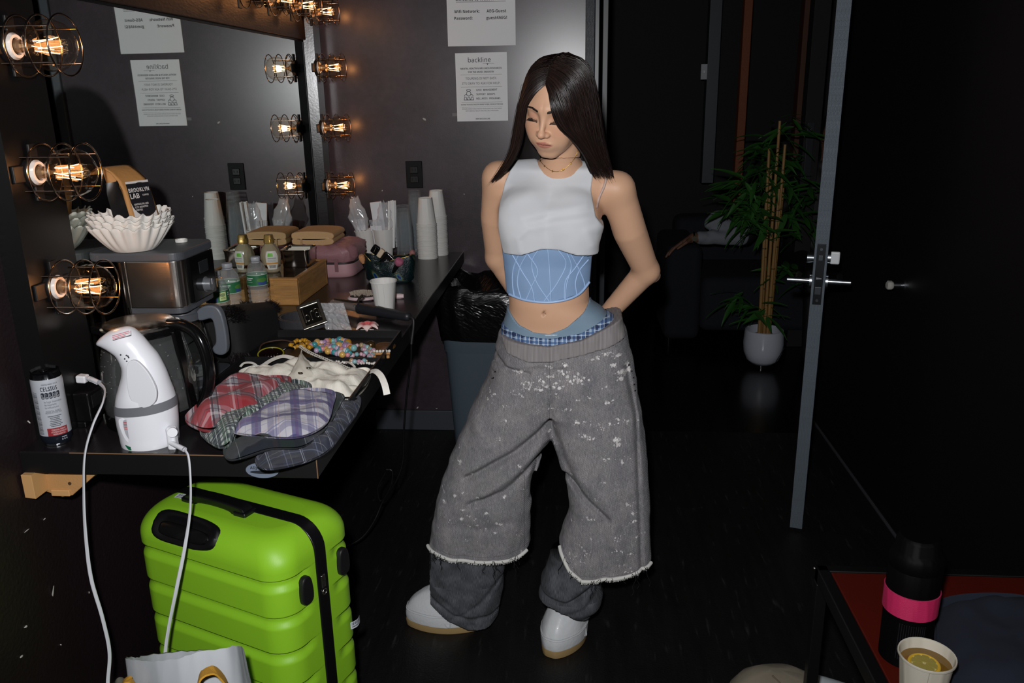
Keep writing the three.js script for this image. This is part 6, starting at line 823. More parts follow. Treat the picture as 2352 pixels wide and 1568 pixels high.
const segD = (a, b, x, y) => { const ex = b[0] - a[0], ey = b[1] - a[1], t = clamp(((x - a[0]) * ex + (y - a[1]) * ey) / (ex * ex + ey * ey)); return hypot(x - a[0] - ex * t, y - a[1] - ey * t); };
const torsoT = rowsOf(
  [[-0.1221,1.3346],[-0.1699,1.3047],[-0.1949,1.2722],[-0.2001,1.2391],[-0.201,1.1946],[-0.1963,1.1494],[-0.1871,1.1037],[-0.1811,1.0575],[-0.1776,0.9989],[-0.1792,0.9728],[-0.188,0.9393],[-0.1912,0.891],[-0.2048,0.8048],[-0.2066,0.7167]],
  [[0.0413,1.3329],[0.0709,1.3025],[0.0671,1.2701],[0.0632,1.2374],[0.0572,1.1932],[0.049,1.1485],[0.035,1.1033],[0.0299,1.0574],[0.0315,1.0063],[0.067,0.9735],[0.104,0.9405],[0.1186,0.8928],[0.132,0.8078],[0.1363,0.7209]],
  [[0.045, -2.105], [0.062, -2.11], [0.078, -2.11], [0.09, -2.105], [0.096, -2.10], [0.093, -2.10], [0.086, -2.10], [0.082, -2.095], [0.083, -2.095], [0.088, -2.10], [0.096, -2.11], [0.104, -2.115], [0.108, -2.12], [0.09, -2.12]]);
const J = { neck: [-0.0436,1.3333,-2.105], shR: [-0.2007,1.3145,-2.125], midR: [-0.2155,1.2083,-2.16], elR: [-0.2165,1.0926,-2.205], wrR: [-0.1359,0.9269,-2.262], shL: [0.0994,1.2872,-2.1], midL: [0.1348,1.1753,-2.14], elL: [0.1866,1.057,-2.2], wrL: [0.0629,0.893,-2.262] };
const HS = 0.925, HD = { c: [0, 0, 0], m: new THREE.Matrix4() };
{ const R = new THREE.Matrix4().makeRotationFromEuler(new THREE.Euler(0.38, -0.40, -0.15, 'YXZ')), eye = V(-0.077,1.4642,-1.945), f = V(0, 0, 0.085 * HS).applyMatrix4(R); HD.c = eye.sub(f).toArray(); HD.R = R.elements; HD.world = R.clone().scale(V(HS, HS, HS)).setPosition(...HD.c); }
const toHead = (x, y, z) => { const a = (x - HD.c[0]) / HS, b = (y - HD.c[1]) / HS, c = (z - HD.c[2]) / HS, e = HD.R; return [a * e[0] + b * e[1] + c * e[2], a * e[4] + b * e[5] + c * e[6], a * e[8] + b * e[9] + c * e[10]]; };
const fromHead = (x, y, z) => V(x, y, z).applyMatrix4(HD.world);
function headF(x, y, z) {
  let d = ell(x, y, z, [0, 0.028, -0.012], [0.073, 0.086, 0.093]);
  d = smin(d, ell(x, y, z, [0, -0.030, 0.030], [0.0585, 0.082, 0.058]), 0.035);
  const m = abs(x);
  d = smin(d, cone(m, y, z, [0.047, -0.055, 0.004], [0.012, -0.098, 0.062], 0.013, 0.0125), 0.03);
  d = smin(d, ell(x, y, z, [0, -0.097, 0.067], [0.018, 0.0135, 0.0145]), 0.016);
  d = smin(d, ell(m, y, z, [0.036, -0.030, 0.064], [0.022, 0.024, 0.017]), 0.028);
  d = smin(d, ell(m, y, z, [0.026, -0.060, 0.062], [0.022, 0.022, 0.018]), 0.025);
  d = smin(d, cone(m, y, z, [0.006, 0.024, 0.084], [0.042, 0.022, 0.068], 0.008, 0.008), 0.02);
  d = smax(d, -ell(m, y, z, [0.031, 0.004, 0.0965], [0.017, 0.0105, 0.0105]), 0.012);
  d = smin(d, ell(m, y, z, [0.0305, 0.001, 0.0725], [0.0142, 0.0125, 0.0130]), 0.005);
  d = smin(d, cone(x, y, z, [0, 0.012, 0.086], [0, -0.030, 0.106], 0.0052, 0.0070), 0.013);
  d = smin(d, ell(x, y, z, [0, -0.0335, 0.1075], [0.0098, 0.0085, 0.0098]), 0.008);
  d = smin(d, ell(m, y, z, [0.0122, -0.0375, 0.0965], [0.0066, 0.0060, 0.0088]), 0.007);
  d = smax(d, -ell(m, y, z, [0.0062, -0.0432, 0.1005], [0.0032, 0.0034, 0.0055]), 0.003);
  d = smin(d, ell(x, y, z, [0, -0.067, 0.080], [0.024, 0.018, 0.0135]), 0.016);
  d = smin(d, ell(m, y, z, [0.0068, -0.0622, 0.0895], [0.0135, 0.0038, 0.0050]), 0.0045);
  d = smin(d, ell(x, y, z, [0, -0.0702, 0.0892], [0.0150, 0.0048, 0.0058]), 0.0045);
  d += 0.0015 * exp(-pow((y + 0.0662 - 0.8 * x * x) / 0.0012, 2)) * sstep(0.022, 0.012, m) * sstep(0.08, 0.088, z);
  d += 0.0013 * exp(-pow((y + 0.0042 + 9 * pow(m - 0.0305, 2)) / 0.001, 2)) * sstep(0.016, 0.011, abs(m - 0.0305)) * sstep(0.068, 0.076, z);
  d = smin(d, ell(m, y, z, [0.072, -0.012, -0.012], [0.007, 0.026, 0.015]), 0.006);
  return d;
}
const breast = (x, y, z) => { const a = [-0.1218,1.2237,-2.035], b = [-0.0153,1.2174,-2.03]; return min(ell(x, y, z, a, [0.056, 0.06, 0.030]), ell(x, y, z, b, [0.056, 0.06, 0.030])); };
function trunk(x, y, z) {
  let d = tub(torsoT, x, y, z, 2.3);
  d = smin(d, breast(x, y, z), 0.05);
  d = smin(d, cone(x, y, z, [J.neck[0] - 0.01, J.neck[1] - 0.012, J.neck[2]], J.shR, 0.038, 0.036), 0.03);
  d = smin(d, cone(x, y, z, [J.neck[0] + 0.015, J.neck[1] - 0.016, J.neck[2]], J.shL, 0.038, 0.037), 0.03);
  return d;
}
const neckBase = [J.neck[0], J.neck[1] - 0.03, J.neck[2]], neckTop = fromHead(0, -0.05, -0.02).toArray();
const navel = [-0.0824,0.9878,-2.013];
function bodyF(x, y, z) {
  let d = trunk(x, y, z);
  d = smin(d, cone(x, y, z, neckBase, neckTop, 0.05, 0.047), 0.022);
  d = smin(d, min(cone(x, y, z, J.shR, J.midR, 0.041, 0.039), cone(x, y, z, J.midR, J.elR, 0.039, 0.032)), 0.022);
  d = smin(d, cone(x, y, z, J.elR, J.wrR, 0.033, 0.023), 0.012);
  d = smin(d, min(cone(x, y, z, J.shL, J.midL, 0.042, 0.0435), cone(x, y, z, J.midL, J.elL, 0.0435, 0.034)), 0.022);
  d = smin(d, cone(x, y, z, J.elL, J.wrL, 0.0345, 0.024), 0.012);
  d = smin(d, ell(x, y, z, [0.2104,1.0372,-2.225], [0.017, 0.017, 0.017]), 0.018);
  // legs, under the trousers
  for (const [a, b, c] of LEGS) d = smin(d, min(cone(x, y, z, a, b, 0.068, 0.048), cone(x, y, z, b, c, 0.046, 0.034)), 0.03);
  d = smax(d, -ell(x, y, z, navel, [0.0045, 0.0075, 0.012]), 0.006);
  d -= 0.0022 * exp(-pow((x - navel[0]) / 0.05, 2)) * exp(-pow((y - navel[1]) / 0.05, 2));
  return d;
}
const LEGS = [[[-0.1294,0.7861,-2.12], [-0.2313,0.4783,-2.05], [-0.3185,0.05,-2.1]], [[0.0539,0.7879,-2.12], [0.0812,0.5082,-2.03], [-0.0199,0.1166,-2.03]]];
// a hand: palm and five bent fingers, given a wrist, a direction, a palm normal and a side for the thumb
function handF(w, dir, nrm, side) {
  const d = V(...dir).normalize(), n = V(...nrm).normalize(), s = d.clone().cross(n).normalize().multiplyScalar(side), P = (a, b, c) => [w[0] + d.x * a + s.x * b + n.x * c, w[1] + d.y * a + s.y * b + n.y * c, w[2] + d.z * a + s.z * b + n.z * c];
  const bones = [[P(0, 0, 0), P(0.04, 0.012, 0.002), 0.022, 0.017], [P(0.01, -0.01, 0), P(0.07, -0.022, 0.002), 0.018, 0.012], [P(0.02, 0.01, 0), P(0.078, 0.022, 0.0), 0.016, 0.012], [P(0.03, 0, 0), P(0.078, 0.0, 0.0), 0.016, 0.012]];
  const F = [[0.027, 0.078, 0.040, 0.024, 0.020], [0.0095, 0.083, 0.045, 0.028, 0.022], [-0.008, 0.081, 0.042, 0.026, 0.021], [-0.024, 0.073, 0.033, 0.02, 0.018]];
  for (const [b, a, l1, l2, l3] of F) { const k = [P(a, b, 0), P(a + l1 * 0.93, b * 1.15, 0.015), P(a + l1 * 0.93 + l2 * 0.7, b * 1.18, 0.015 + l2 * 0.7), P(a + l1 * 0.93 + l2 * 0.7 + l3 * 0.35, b * 1.18, 0.015 + l2 * 0.7 + l3 * 0.9)]; bones.push([k[0], k[1], 0.0092, 0.0084], [k[1], k[2], 0.0084, 0.0076], [k[2], k[3], 0.0076, 0.0066]); }
  bones.push([P(0.018, 0.02, 0.004), P(0.045, 0.046, 0.014), 0.0125, 0.0102], [P(0.045, 0.046, 0.014), P(0.072, 0.05, 0.024), 0.0102, 0.0086], [P(0.072, 0.05, 0.024), P(0.092, 0.046, 0.032), 0.0086, 0.007]);
  return (x, y, z) => { let q = 1; bones.forEach(([a, b, ra, rb], i) => { const e = cone(x, y, z, a, b, ra, rb); q = i < 4 ? smin(q, e, 0.012) : smin(q, e, 0.003); }); return q; };
}
const handR = handF(J.wrR, [0.75, -0.45, 0.12], [0, 0.2, 1], -1), handL = handF(J.wrL, [-0.75, -0.42, 0.1], [0, 0.2, 1], 1);
const fullF = (x, y, z) => { let d = bodyF(x, y, z); const h = toHead(x, y, z); if (hypot(...h) < 0.25) d = smin(d, headF(...h) * HS, 0.014); if (hypot(x - J.wrR[0], y - J.wrR[1], z - J.wrR[2]) < 0.22) d = smin(d, handR(x, y, z), 0.012); if (hypot(x - J.wrL[0], y - J.wrL[1], z - J.wrL[2]) < 0.22) d = smin(d, handL(x, y, z), 0.012); return d; };
const woman = thing('person', 'young woman in white cropped tank, blue corset and bleach-spattered wide grey jeans, looking down', 'person', [-0.09, 0, -2.05]);
function skinColor(x, y, z) {
  const [a, b, c] = toHead(x, y, z), m = abs(a); let r = 1, g = 1, bl = 1;
  const mott = 1 + 0.03 * fbm(x * 60, y * 60, z * 60);
  if (hypot(a, b, c) < 0.16) {
    const lip = sstep(0.0015, -0.0006, pow(a / 0.0215, 2) * 0.0068 + abs(b + 0.0662) - 0.0078) * sstep(0.078, 0.084, c); r = lerp(r, 0.70, lip); g = lerp(g, 0.47, lip); bl = lerp(bl, 0.52, lip);
    const seam = exp(-pow((b + 0.0662 - 0.8 * a * a) / 0.0011, 2)) * sstep(0.021, 0.017, m) * sstep(0.08, 0.086, c); r *= 1 - 0.5 * seam; g *= 1 - 0.6 * seam; bl *= 1 - 0.6 * seam;
    const cheek = exp(-(pow((m - 0.042) / 0.02, 2) + pow((b + 0.03) / 0.018, 2))) * sstep(0.03, 0.06, c); g *= 1 - 0.10 * cheek; bl *= 1 - 0.10 * cheek;
    const lid = exp(-(pow((m - 0.0305) / 0.016, 2) + pow((b - 0.004) / 0.009, 2))) * sstep(0.07, 0.08, c); r *= 1 - 0.24 * lid; g *= 1 - 0.34 * lid; bl *= 1 - 0.32 * lid;
    const nos = exp(-(pow(a / 0.012, 2) + pow((b + 0.037) / 0.012, 2))) * sstep(0.095, 0.105, c); g *= 1 - 0.09 * nos; bl *= 1 - 0.09 * nos;
    const hl = max(sstep(0.072, 0.080, b + 0.25 * m * m * 10 - 0.02 * sstep(0.05, 0.0, c)), sstep(0.022, 0.008, c) * sstep(-0.03, -0.01, b) * sstep(0.07, 0.062, m)); r = lerp(r, 0.03, hl); g = lerp(g, 0.035, hl); bl = lerp(bl, 0.04, hl);
  }
  return [skinTone.r * r * mott, skinTone.g * g * mott, skinTone.b * bl * mott];
}
const skinM = new THREE.MeshPhysicalMaterial({ color: 0xffffff, roughness: 0.48, vertexColors: true, specularIntensity: 0.6, sheen: 0.15, sheenColor: col('#ffd9c8'), sheenRoughness: 0.5 });
{
  const o = { color: skinColor }, yc = HD.c[1] - 0.125, g = [skin(fullF, [-0.36, 0.12, -2.42], [0.34, yc, -1.93], 0.0085, o), skin(fullF, [HD.c[0] - 0.13, yc - 0.0001, HD.c[2] - 0.14], [HD.c[0] + 0.13, HD.c[1] + 0.16, HD.c[2] + 0.15], 0.0027, o)];
  part('body', wz(woman, g), skinM, woman);
}
const front = (f, x, y, z0 = -1.85) => { let z = z0; for (let i = 0; i < 200 && z > -2.4; i++) { const d = f(x, y, z); if (d < 0.0004) break; z -= max(0.0006, d * 0.7); } return z; };
const onFront = (f, pts, off = 0) => pts.map(([x, y]) => [x, y, front(f, x, y) + off]);
{ // brows, lashes
  const dark = mat(col('#1d1310'), 0.6), lash = [], brow = [];
  for (const s of [-1, 1]) {
    const on = (a, b) => { let c = 0.13; for (let i = 0; i < 200; i++) { const d = headF(a, b, c); if (d < 0.0003) break; c -= max(0.0003, d * 0.7); } return c; };
    const hair = (n, f, list, r) => { for (let i = 0; i < n; i++) list.push(tube(f(i / (n - 1)).map((p) => fromHead(...p)), r, 5, 4)); };
    hair(90, (u) => { const a = s * lerp(0.012, 0.047, u), b = 0.0195 + 0.006 * sin(u * 2.4) - 0.002 * u + rnd(-0.0026, 0.0026) * (1 - 0.6 * u), dx = s * 0.005, dy = lerp(0.003, -0.0012, u); return [0, 0.5, 1].map((k) => [a + dx * k, b + dy * k, on(a + dx * k, b + dy * k) + 0.0006 * (1 - abs(k - 0.5))]); }, brow, 0.0008);
    hair(26, (u) => { const a = s * lerp(0.0185, 0.044, u), b = -0.0042 - 9 * pow(abs(a) - 0.0305, 2), c = on(a, b); return [[a, b, c], [a + s * 0.001 * (u - 0.3) * 3, b - 0.0028, c + 0.0035], [a + s * 0.002 * (u - 0.3) * 3, b - 0.0042, c + 0.0072]]; }, lash, 0.00038);
    lash.push(tube(Array.from({ length: 9 }, (_, i) => { const a = s * lerp(0.0175, 0.0445, i / 8), b = -0.0042 - 9 * pow(abs(a) - 0.0305, 2); return fromHead(a, b, on(a, b) + 0.0002); }), 0.0006, 24, 5));
  }
  const e = part('eyebrows', wz(woman, brow), dark, woman); e.userData.kind = 'stuff'; const l = part('eyelashes', wz(woman, lash), dark, woman); l.userData.kind = 'stuff';
}
// clothing
const topPoly = [[-0.1096,1.3898],[-0.137,1.3789],[-0.1649,1.3463],[-0.1816,1.3079],[-0.1932,1.2626],[-0.1966,1.207],[-0.191,1.1635],[-0.1851,1.1372],[-0.136,1.1404],[-0.0904,1.1545],[-0.044,1.1532],[-0.0009,1.14],[0.0539,1.1344],[0.0546,1.1573],[0.0668,1.2024],[0.0441,1.2324],[0.0329,1.2903],[0.0377,1.3297],[0.0365,1.3493],[0.0103,1.3711],[0,1.3486],[-0.0261,1.3314],[-0.0597,1.3265],[-0.0849,1.3361],[-0.1015,1.36]];
const corsetPoly = [[-0.1898,1.1513],[-0.1409,1.1534],[-0.0922,1.1684],[-0.0492,1.1683],[-0.0117,1.1551],[0.0386,1.1485],[0.0331,1.0606],[0.0073,1.0349],[-0.0582,1.0179],[-0.1241,1.02],[-0.1813,1.029]];
const knit = pixelsTex(128, 128, (u, v, x) => 128 + 50 * cos(x * PI / 2), false);
const loosT = torsoT.map((r) => { const k = r[0] < torsoT[11][0] ? sstep(torsoT[6][0], torsoT[8][0], r[0]) : 0; return r; });
const TF = [[[-0.1335,1.2331],[-0.0646,1.2475],[0.0194,1.2615]], [[-0.1019,1.2096],[-0.0277,1.2251],[0.0458,1.2299]], [[-0.1124,1.2224],[-0.0382,1.2378],[0.0352,1.2468]], [[-0.1648,1.2629],[-0.1116,1.2938],[-0.0383,1.3035]], [[0.0361,1.1663],[0.0252,1.1983],[0.0524,1.2088]], [[-0.14,1.1507],[-0.1448,1.1831],[-0.1178,1.2097]]];
const topF0 = (x, y, z) => { let d = trunk(x, y, z); const yb = 1.20; d = smin(d, cone(x, y, z, [-0.1218,1.2134,-2.032], [-0.1182,1.1302,-2.05], 0.052, 0.05), 0.03); d = smin(d, cone(x, y, z, [-0.0152,1.2088,-2.03], [-0.0085,1.1276,-2.045], 0.052, 0.05), 0.03); const fl = (p, w, h) => { const q = min(segD(p[0], p[1], x, y), segD(p[1], p[2], x, y)); return h * exp(-q * q / (w * w)); }; const fo = z < -2.12 ? 0 : fl(TF[0], 0.012, 0.0028) + fl(TF[1], 0.012, 0.0025) + fl(TF[2], 0.009, -0.0028) + fl(TF[3], 0.014, 0.002) + fl(TF[4], 0.014, 0.004) + fl(TF[5], 0.009, 0.003); return d - 0.0065 - fo - 0.002 * noise(x * 22, y * 22, z * 22); };
const armCut = (x, y, z) => min(cone(x, y, z, [J.shR[0] - 0.012, J.shR[1] + 0.01, J.shR[2]], J.midR, 0.044, 0.038), cone(x, y, z, [J.shL[0] + 0.012, J.shL[1] + 0.01, J.shL[2]], J.midL, 0.045, 0.04));
const topF = (x, y, z) => smax(smax(topF0(x, y, z), polySD(topPoly, x, y), 0.003), -armCut(x, y, z) + 0.002, 0.004);
{
  const m = mat(col('#dcdee1'), 0.85, { bumpMap: rep(knit, 220, 220), bumpScale: 0.0003, sheen: 0.2, sheenColor: col('#ffffff') });
  part('tank_top', wz(woman, skin(topF, [-0.24, 1.10, -2.24], [0.09, 1.42, -1.94], 0.0042)), m, woman, 'white cropped sleeveless tank top');
  const bra = mat(col('#b9a298'), 0.6);
  part('bra_strap', wz(woman, tube(onFront(bodyF, smoothPts([[0.0708,1.3213],[0.0649,1.2983],[0.0546,1.2752],[0.0465,1.2477]], 14, false), 0.0005), 0.0032, 30, 8)), bra, woman, 'clear beige bra strap by the armhole');
}
const corsetF0 = (x, y, z) => tub(torsoT, x, y, z, 2.3) - 0.0075 - 0.0012 * noise(x * 20, y * 20, z * 20);
const corsetF = (x, y, z) => smax(corsetF0(x, y, z), polySD(corsetPoly, x, y), 0.002);
{
  const mesh = pixelsTex(256, 256, (u, v, x, y) => { const k = ((x >> 2) % 2) ^ ((y >> 2) % 2) ? 1 : 0.82; return [140 * k, 170 * k, 208 * k]; });
  const m = mat(0xffffff, 0.6, { map: rep(mesh, 14, 14), bumpMap: rep(weave, 30, 30), bumpScale: 0.0003 }), sat = mat(col('#9fbce2'), 0.35, { clearcoat: 0.3 }), bone = mat(col('#a3bfe2'), 0.5);
  const c = part('corset', wz(woman, skin(corsetF, [-0.24, 0.97, -2.24], [0.07, 1.18, -1.95], 0.0045)), m, woman, 'pale blue mesh corset with satin piping');
  const T = (pts, r, mm, n) => part(n, wz(woman, tube(onFront(corsetF0, pts, 0.0002), r, 70, 8)), mm, c);
  T(smoothPts([[-0.1834,1.1425],[-0.141,1.1457],[-0.0944,1.1608],[-0.0686,1.164],[-0.0439,1.1607],[-0.0117,1.1464],[0.0344,1.1409]], 40, false), 0.0028, sat, 'top_piping');
  T(smoothPts([[-0.1724,1.0301],[-0.1241,1.0212],[-0.0582,1.0191],[0.0051,1.0349],[0.031,1.0595]], 40, false), 0.0032, sat, 'bottom_piping');
  for (const p of [[[-0.1444,1.1403],[-0.1603,1.0984],[-0.1631,1.0594],[-0.1592,1.029]], [[-0.1618,1.137],[-0.1363,1.0929],[-0.1127,1.0538],[-0.1065,1.0212]], [[-0.1193,1.1489],[-0.1416,1.1073],[-0.1499,1.065],[-0.1416,1.0257]], [[-0.1248,1.1446],[-0.0981,1.0984],[-0.1127,1.0594],[-0.1285,1.0223]], [[-0.0729,1.1618],[-0.0688,1.1094],[-0.0668,1.065],[-0.0648,1.0202]], [[-0.0923,1.1586],[-0.1121,1.1204],[-0.1038,1.0762],[-0.0691,1.0202]], [[-0.0514,1.1585],[-0.0277,1.1181],[-0.0472,1.0706],[-0.0823,1.0213]], [[-0.0278,1.1508],[-0.0147,1.1093],[-0.0254,1.065],[-0.0297,1.0247]], [[0.0205,1.1398],[-0.0039,1.1038],[-0.0276,1.0739],[-0.0319,1.027]], [[-0.017,1.1421],[0.0047,1.0983],[0.0157,1.0706],[0.0213,1.0484]], [[0.0282,1.1202],[0.0048,1.0927],[-0.0037,1.0651],[-0.0003,1.0349]]]) T(smoothPts(p, 24, false), 0.0016, bone, 'boning');
}
const hipsF = (o) => (x, y, z) => tub(torsoT, x, y, z, 2.3) - o;
{
  const poly = [[-0.186,0.9916],[-0.149,0.9517],[-0.1103,0.9357],[-0.0693,0.9325],[-0.0273,0.9499],[0.0164,0.9855],[0.0549,1.0373],[0.0809,1.0329],[0.1168,0.9711],[0.1098,0.9426],[0.0115,0.9005],[-0.1387,0.8949],[-0.2057,0.9061]], f = (x, y, z) => smax(hipsF(0.004)(x, y, z), polySD(poly, x, y), 0.0015);
  part('waistband', wz(woman, skin(f, [-0.22, 0.86, -2.26], [0.13, 1.03, -1.95], 0.0045)), mat(col('#7b93a6'), 0.6, { bumpMap: rep(knit, 260, 260), bumpScale: 0.0002 }), woman, 'pale blue elastic brief waistband');
  const lt = paint(128, 24, (g, w, h) => { g.fillStyle = '#7b93a6'; g.fillRect(0, 0, w, h); g.fillStyle = '#c3ccd2'; for (let i = 0; i < 9; i++) g.fillRect(10 + i * 12, 6, 8, 12); });
  const lp = [-0.0646,0.932,-2];
  part('waistband_print', wz(woman, at(new THREE.PlaneGeometry(0.034, 0.006), lp[0], lp[1], front(hipsF(0.0085), lp[0], lp[1]) + 0.0004, -0.1, 0, 0.02)), mat(0xffffff, 0.6, { map: lt }), woman);
  const p2 = [[-0.2045,0.9401],[-0.1379,0.9243],[-0.0692,0.9212],[0.0112,0.9355],[0.1087,0.9837],[0.1256,0.9532],[0.017,0.8975],[-0.0693,0.8829],[-0.1329,0.8848],[-0.2055,0.896]], f2 = (x, y, z) => smax(hipsF(0.0075 + 0.001 * noise(x * 60, y * 10, z * 60))(x, y, z), polySD(p2, x, y), 0.0015);
  part('boxer_band', wz(woman, skin(f2, [-0.22, 0.84, -2.27], [0.14, 0.98, -1.94], 0.0045)), mat(0xffffff, 0.8, { map: rep(plaid('#7f9cc0', [['#1c2c50', 0.8, 0.0, 0.28], ['#c9d6e6', 0.75, 0.45, 0.08], ['#3f5f90', 0.6, 0.6, 0.22], ['#e6edf4', 0.8, 0.9, 0.04]], 256), 42, 42) }), woman, 'blue plaid boxer waistband');
}
// trousers
const legRows = (z, L, R, ex) => rowsOf(L, R, ex);
const legA = legRows(0, [[-0.2009,0.9029],[-0.216,0.8483],[-0.2336,0.8014],[-0.2635,0.7425],[-0.2942,0.6787],[-0.3229,0.6138],[-0.3471,0.5543],[-0.3707,0.4871],[-0.3897,0.4188],[-0.4094,0.3423],[-0.4367,0.221]], [[-0.0168,0.9039],[-0.0212,0.8498],[-0.0257,0.8034],[-0.0373,0.7451],[-0.0514,0.6821],[-0.0729,0.6178],[-0.0971,0.5589],[-0.117,0.4924],[-0.125,0.425],[-0.127,0.3496],[-0.1258,0.2305]], [[0.105, -2.115], [0.112, -2.11], [0.116, -2.105], [0.117, -2.10], [0.113, -2.09], [0.108, -2.08], [0.10, -2.07], [0.092, -2.06], [0.085, -2.05], [0.078, -2.045], [0.072, -2.045]]);
const legB = legRows(0, [[-0.0326,0.9568],[-0.0507,0.8919],[-0.0645,0.8196],[-0.074,0.7521],[-0.0778,0.6898],[-0.0698,0.6265],[-0.0463,0.5691],[-0.0236,0.5042],[-0.0175,0.438],[-0.0367,0.37],[-0.0612,0.3006],[-0.064,0.1809]], [[0.1152,0.9574],[0.1301,0.893],[0.1487,0.8216],[0.1641,0.7549],[0.1772,0.6933],[0.1848,0.6307],[0.19,0.5734],[0.1943,0.5088],[0.1986,0.443],[0.203,0.3762],[0.2087,0.3083],[0.2173,0.1902]], [[0.10, -2.115], [0.108, -2.11], [0.114, -2.105], [0.116, -2.10], [0.114, -2.085], [0.110, -2.07], [0.105, -2.055], [0.10, -2.04], [0.094, -2.025], [0.088, -2.01], [0.082, -2.0], [0.078, -1.995]]);
const seat = rowsOf([[-0.198,0.9031],[-0.204,0.8419],[-0.2053,0.7798],[-0.159,0.7045]], [[0.1179,0.9263],[0.1329,0.8688],[0.1404,0.7956],[0.0897,0.7077]], [[0.112, -2.115], [0.12, -2.115], [0.125, -2.11], [0.11, -2.105]]);
const hemA = [[-0.4623,0.3083],[-0.4157,0.3069],[-0.3405,0.2913],[-0.243,0.2901],[-0.1581,0.2967],[-0.1194,0.3128],[-0.0738,0.3168]], hemB = [[-0.0945,0.4556],[-0.0602,0.3788],[-0.0393,0.3333],[-0.0159,0.2942],[0.017,0.2698],[0.0683,0.2755],[0.1378,0.2884],[0.2043,0.305],[0.2522,0.3144]];
const hemY = (H, x) => { for (let i = 1; i < H.length; i++) if (x < H[i][0]) return lerp(H[i - 1][1], H[i][1], clamp((x - H[i - 1][0]) / (H[i][0] - H[i - 1][0]))); return H[H.length - 1][1]; };
const creases = [[[[-0.0745,0.6809],[-0.165,0.6134],[-0.2896,0.5386]], 0.010, 0.016], [[[-0.0839,0.6361],[-0.1541,0.563],[-0.2495,0.4967]], 0.012, -0.008], [[[-0.0865,0.596],[-0.1903,0.5045],[-0.2861,0.4632]], 0.009, 0.010], [[[-0.1016,0.5831],[-0.1172,0.5318],[-0.119,0.4671]], 0.008, 0.008], [[[-0.0623,0.6717],[-0.0318,0.5984],[0.0084,0.5113]], 0.012, 0.007], [[[-0.026,0.5422],[0.0257,0.499],[0.0837,0.4492]], 0.008, 0.013], [[[0.0081,0.5618],[0.0887,0.4877],[0.1144,0.3456]], 0.016, -0.006], [[[0.1279,0.8417],[0.1555,0.7111],[0.1761,0.2891]], 0.006, 0.006], [[[-0.2171,0.8599],[-0.1781,0.839],[-0.122,0.83]], 0.006, 0.008], [[[-0.1836,0.8448],[-0.105,0.8573],[-0.027,0.8544]], 0.008, -0.004], [[[-0.1802,0.4131],[-0.2524,0.3912],[-0.3365,0.3957]], 0.014, 0.004], [[[-0.0685,0.7916],[-0.0665,0.7441],[-0.0689,0.6899]], 0.006, 0.006], [[[-0.2669,0.7051],[-0.2458,0.6309],[-0.2715,0.5543]], 0.02, -0.005], [[[0.0666,0.4358],[0.0795,0.3446],[0.0749,0.2642]], 0.014, 0.006], [[[-0.3114,0.423],[-0.3016,0.3564],[-0.3061,0.295]], 0.02, 0.005], [[[-0.2035,0.4389],[-0.1931,0.3593],[-0.1969,0.2914]], 0.022, -0.005]];
const crease3 = (x, y) => { let s = 0; for (const [p, w, d] of creases) { const q = min(segD(p[0], p[1], x, y), segD(p[1], p[2], x, y)); if (q < w * 3) s += d * exp(-q * q / (w * w)); } return s; };
const jeansF0 = (x, y, z) => { let a = tub(legA, x, y, z, 2.4), b = tub(legB, x, y, z, 2.4), s = tub(seat, x, y, z, 2.3); let d = smin(a, b, 0.012); d = smin(d, s, 0.03); return d + (z > -2.12 ? crease3(x, y) : 0) - 0.004 * noise(x * 13, y * 7, z * 13) - 0.0015 * noise(x * 40, y * 30, z * 40); };
const legCut = (x, y, z) => { const a = tub(legA, x, y, z, 2.4), b = tub(legB, x, y, z, 2.4); return a < b ? hemY(hemA, x) - y : hemY(hemB, x) - y; };
const jeansTop = [[-0.2158,0.9137],[-0.1323,0.9061],[-0.0691,0.9019],[0.0113,0.9186],[0.125,0.9659],[0.1676,0.9886]];
const jeansF = (x, y, z) => smax(smax(jeansF0(x, y, z), legCut(x, y, z), 0.003), y - hemY(jeansTop, x), 0.003);
const DX0 = -0.42, DX1 = 0.24, DY0 = 0.18, DY1 = 0.96, dUV = (x, y, z) => [(x - DX0) / (DX1 - DX0), (y - DY0) / (DY1 - DY0)];
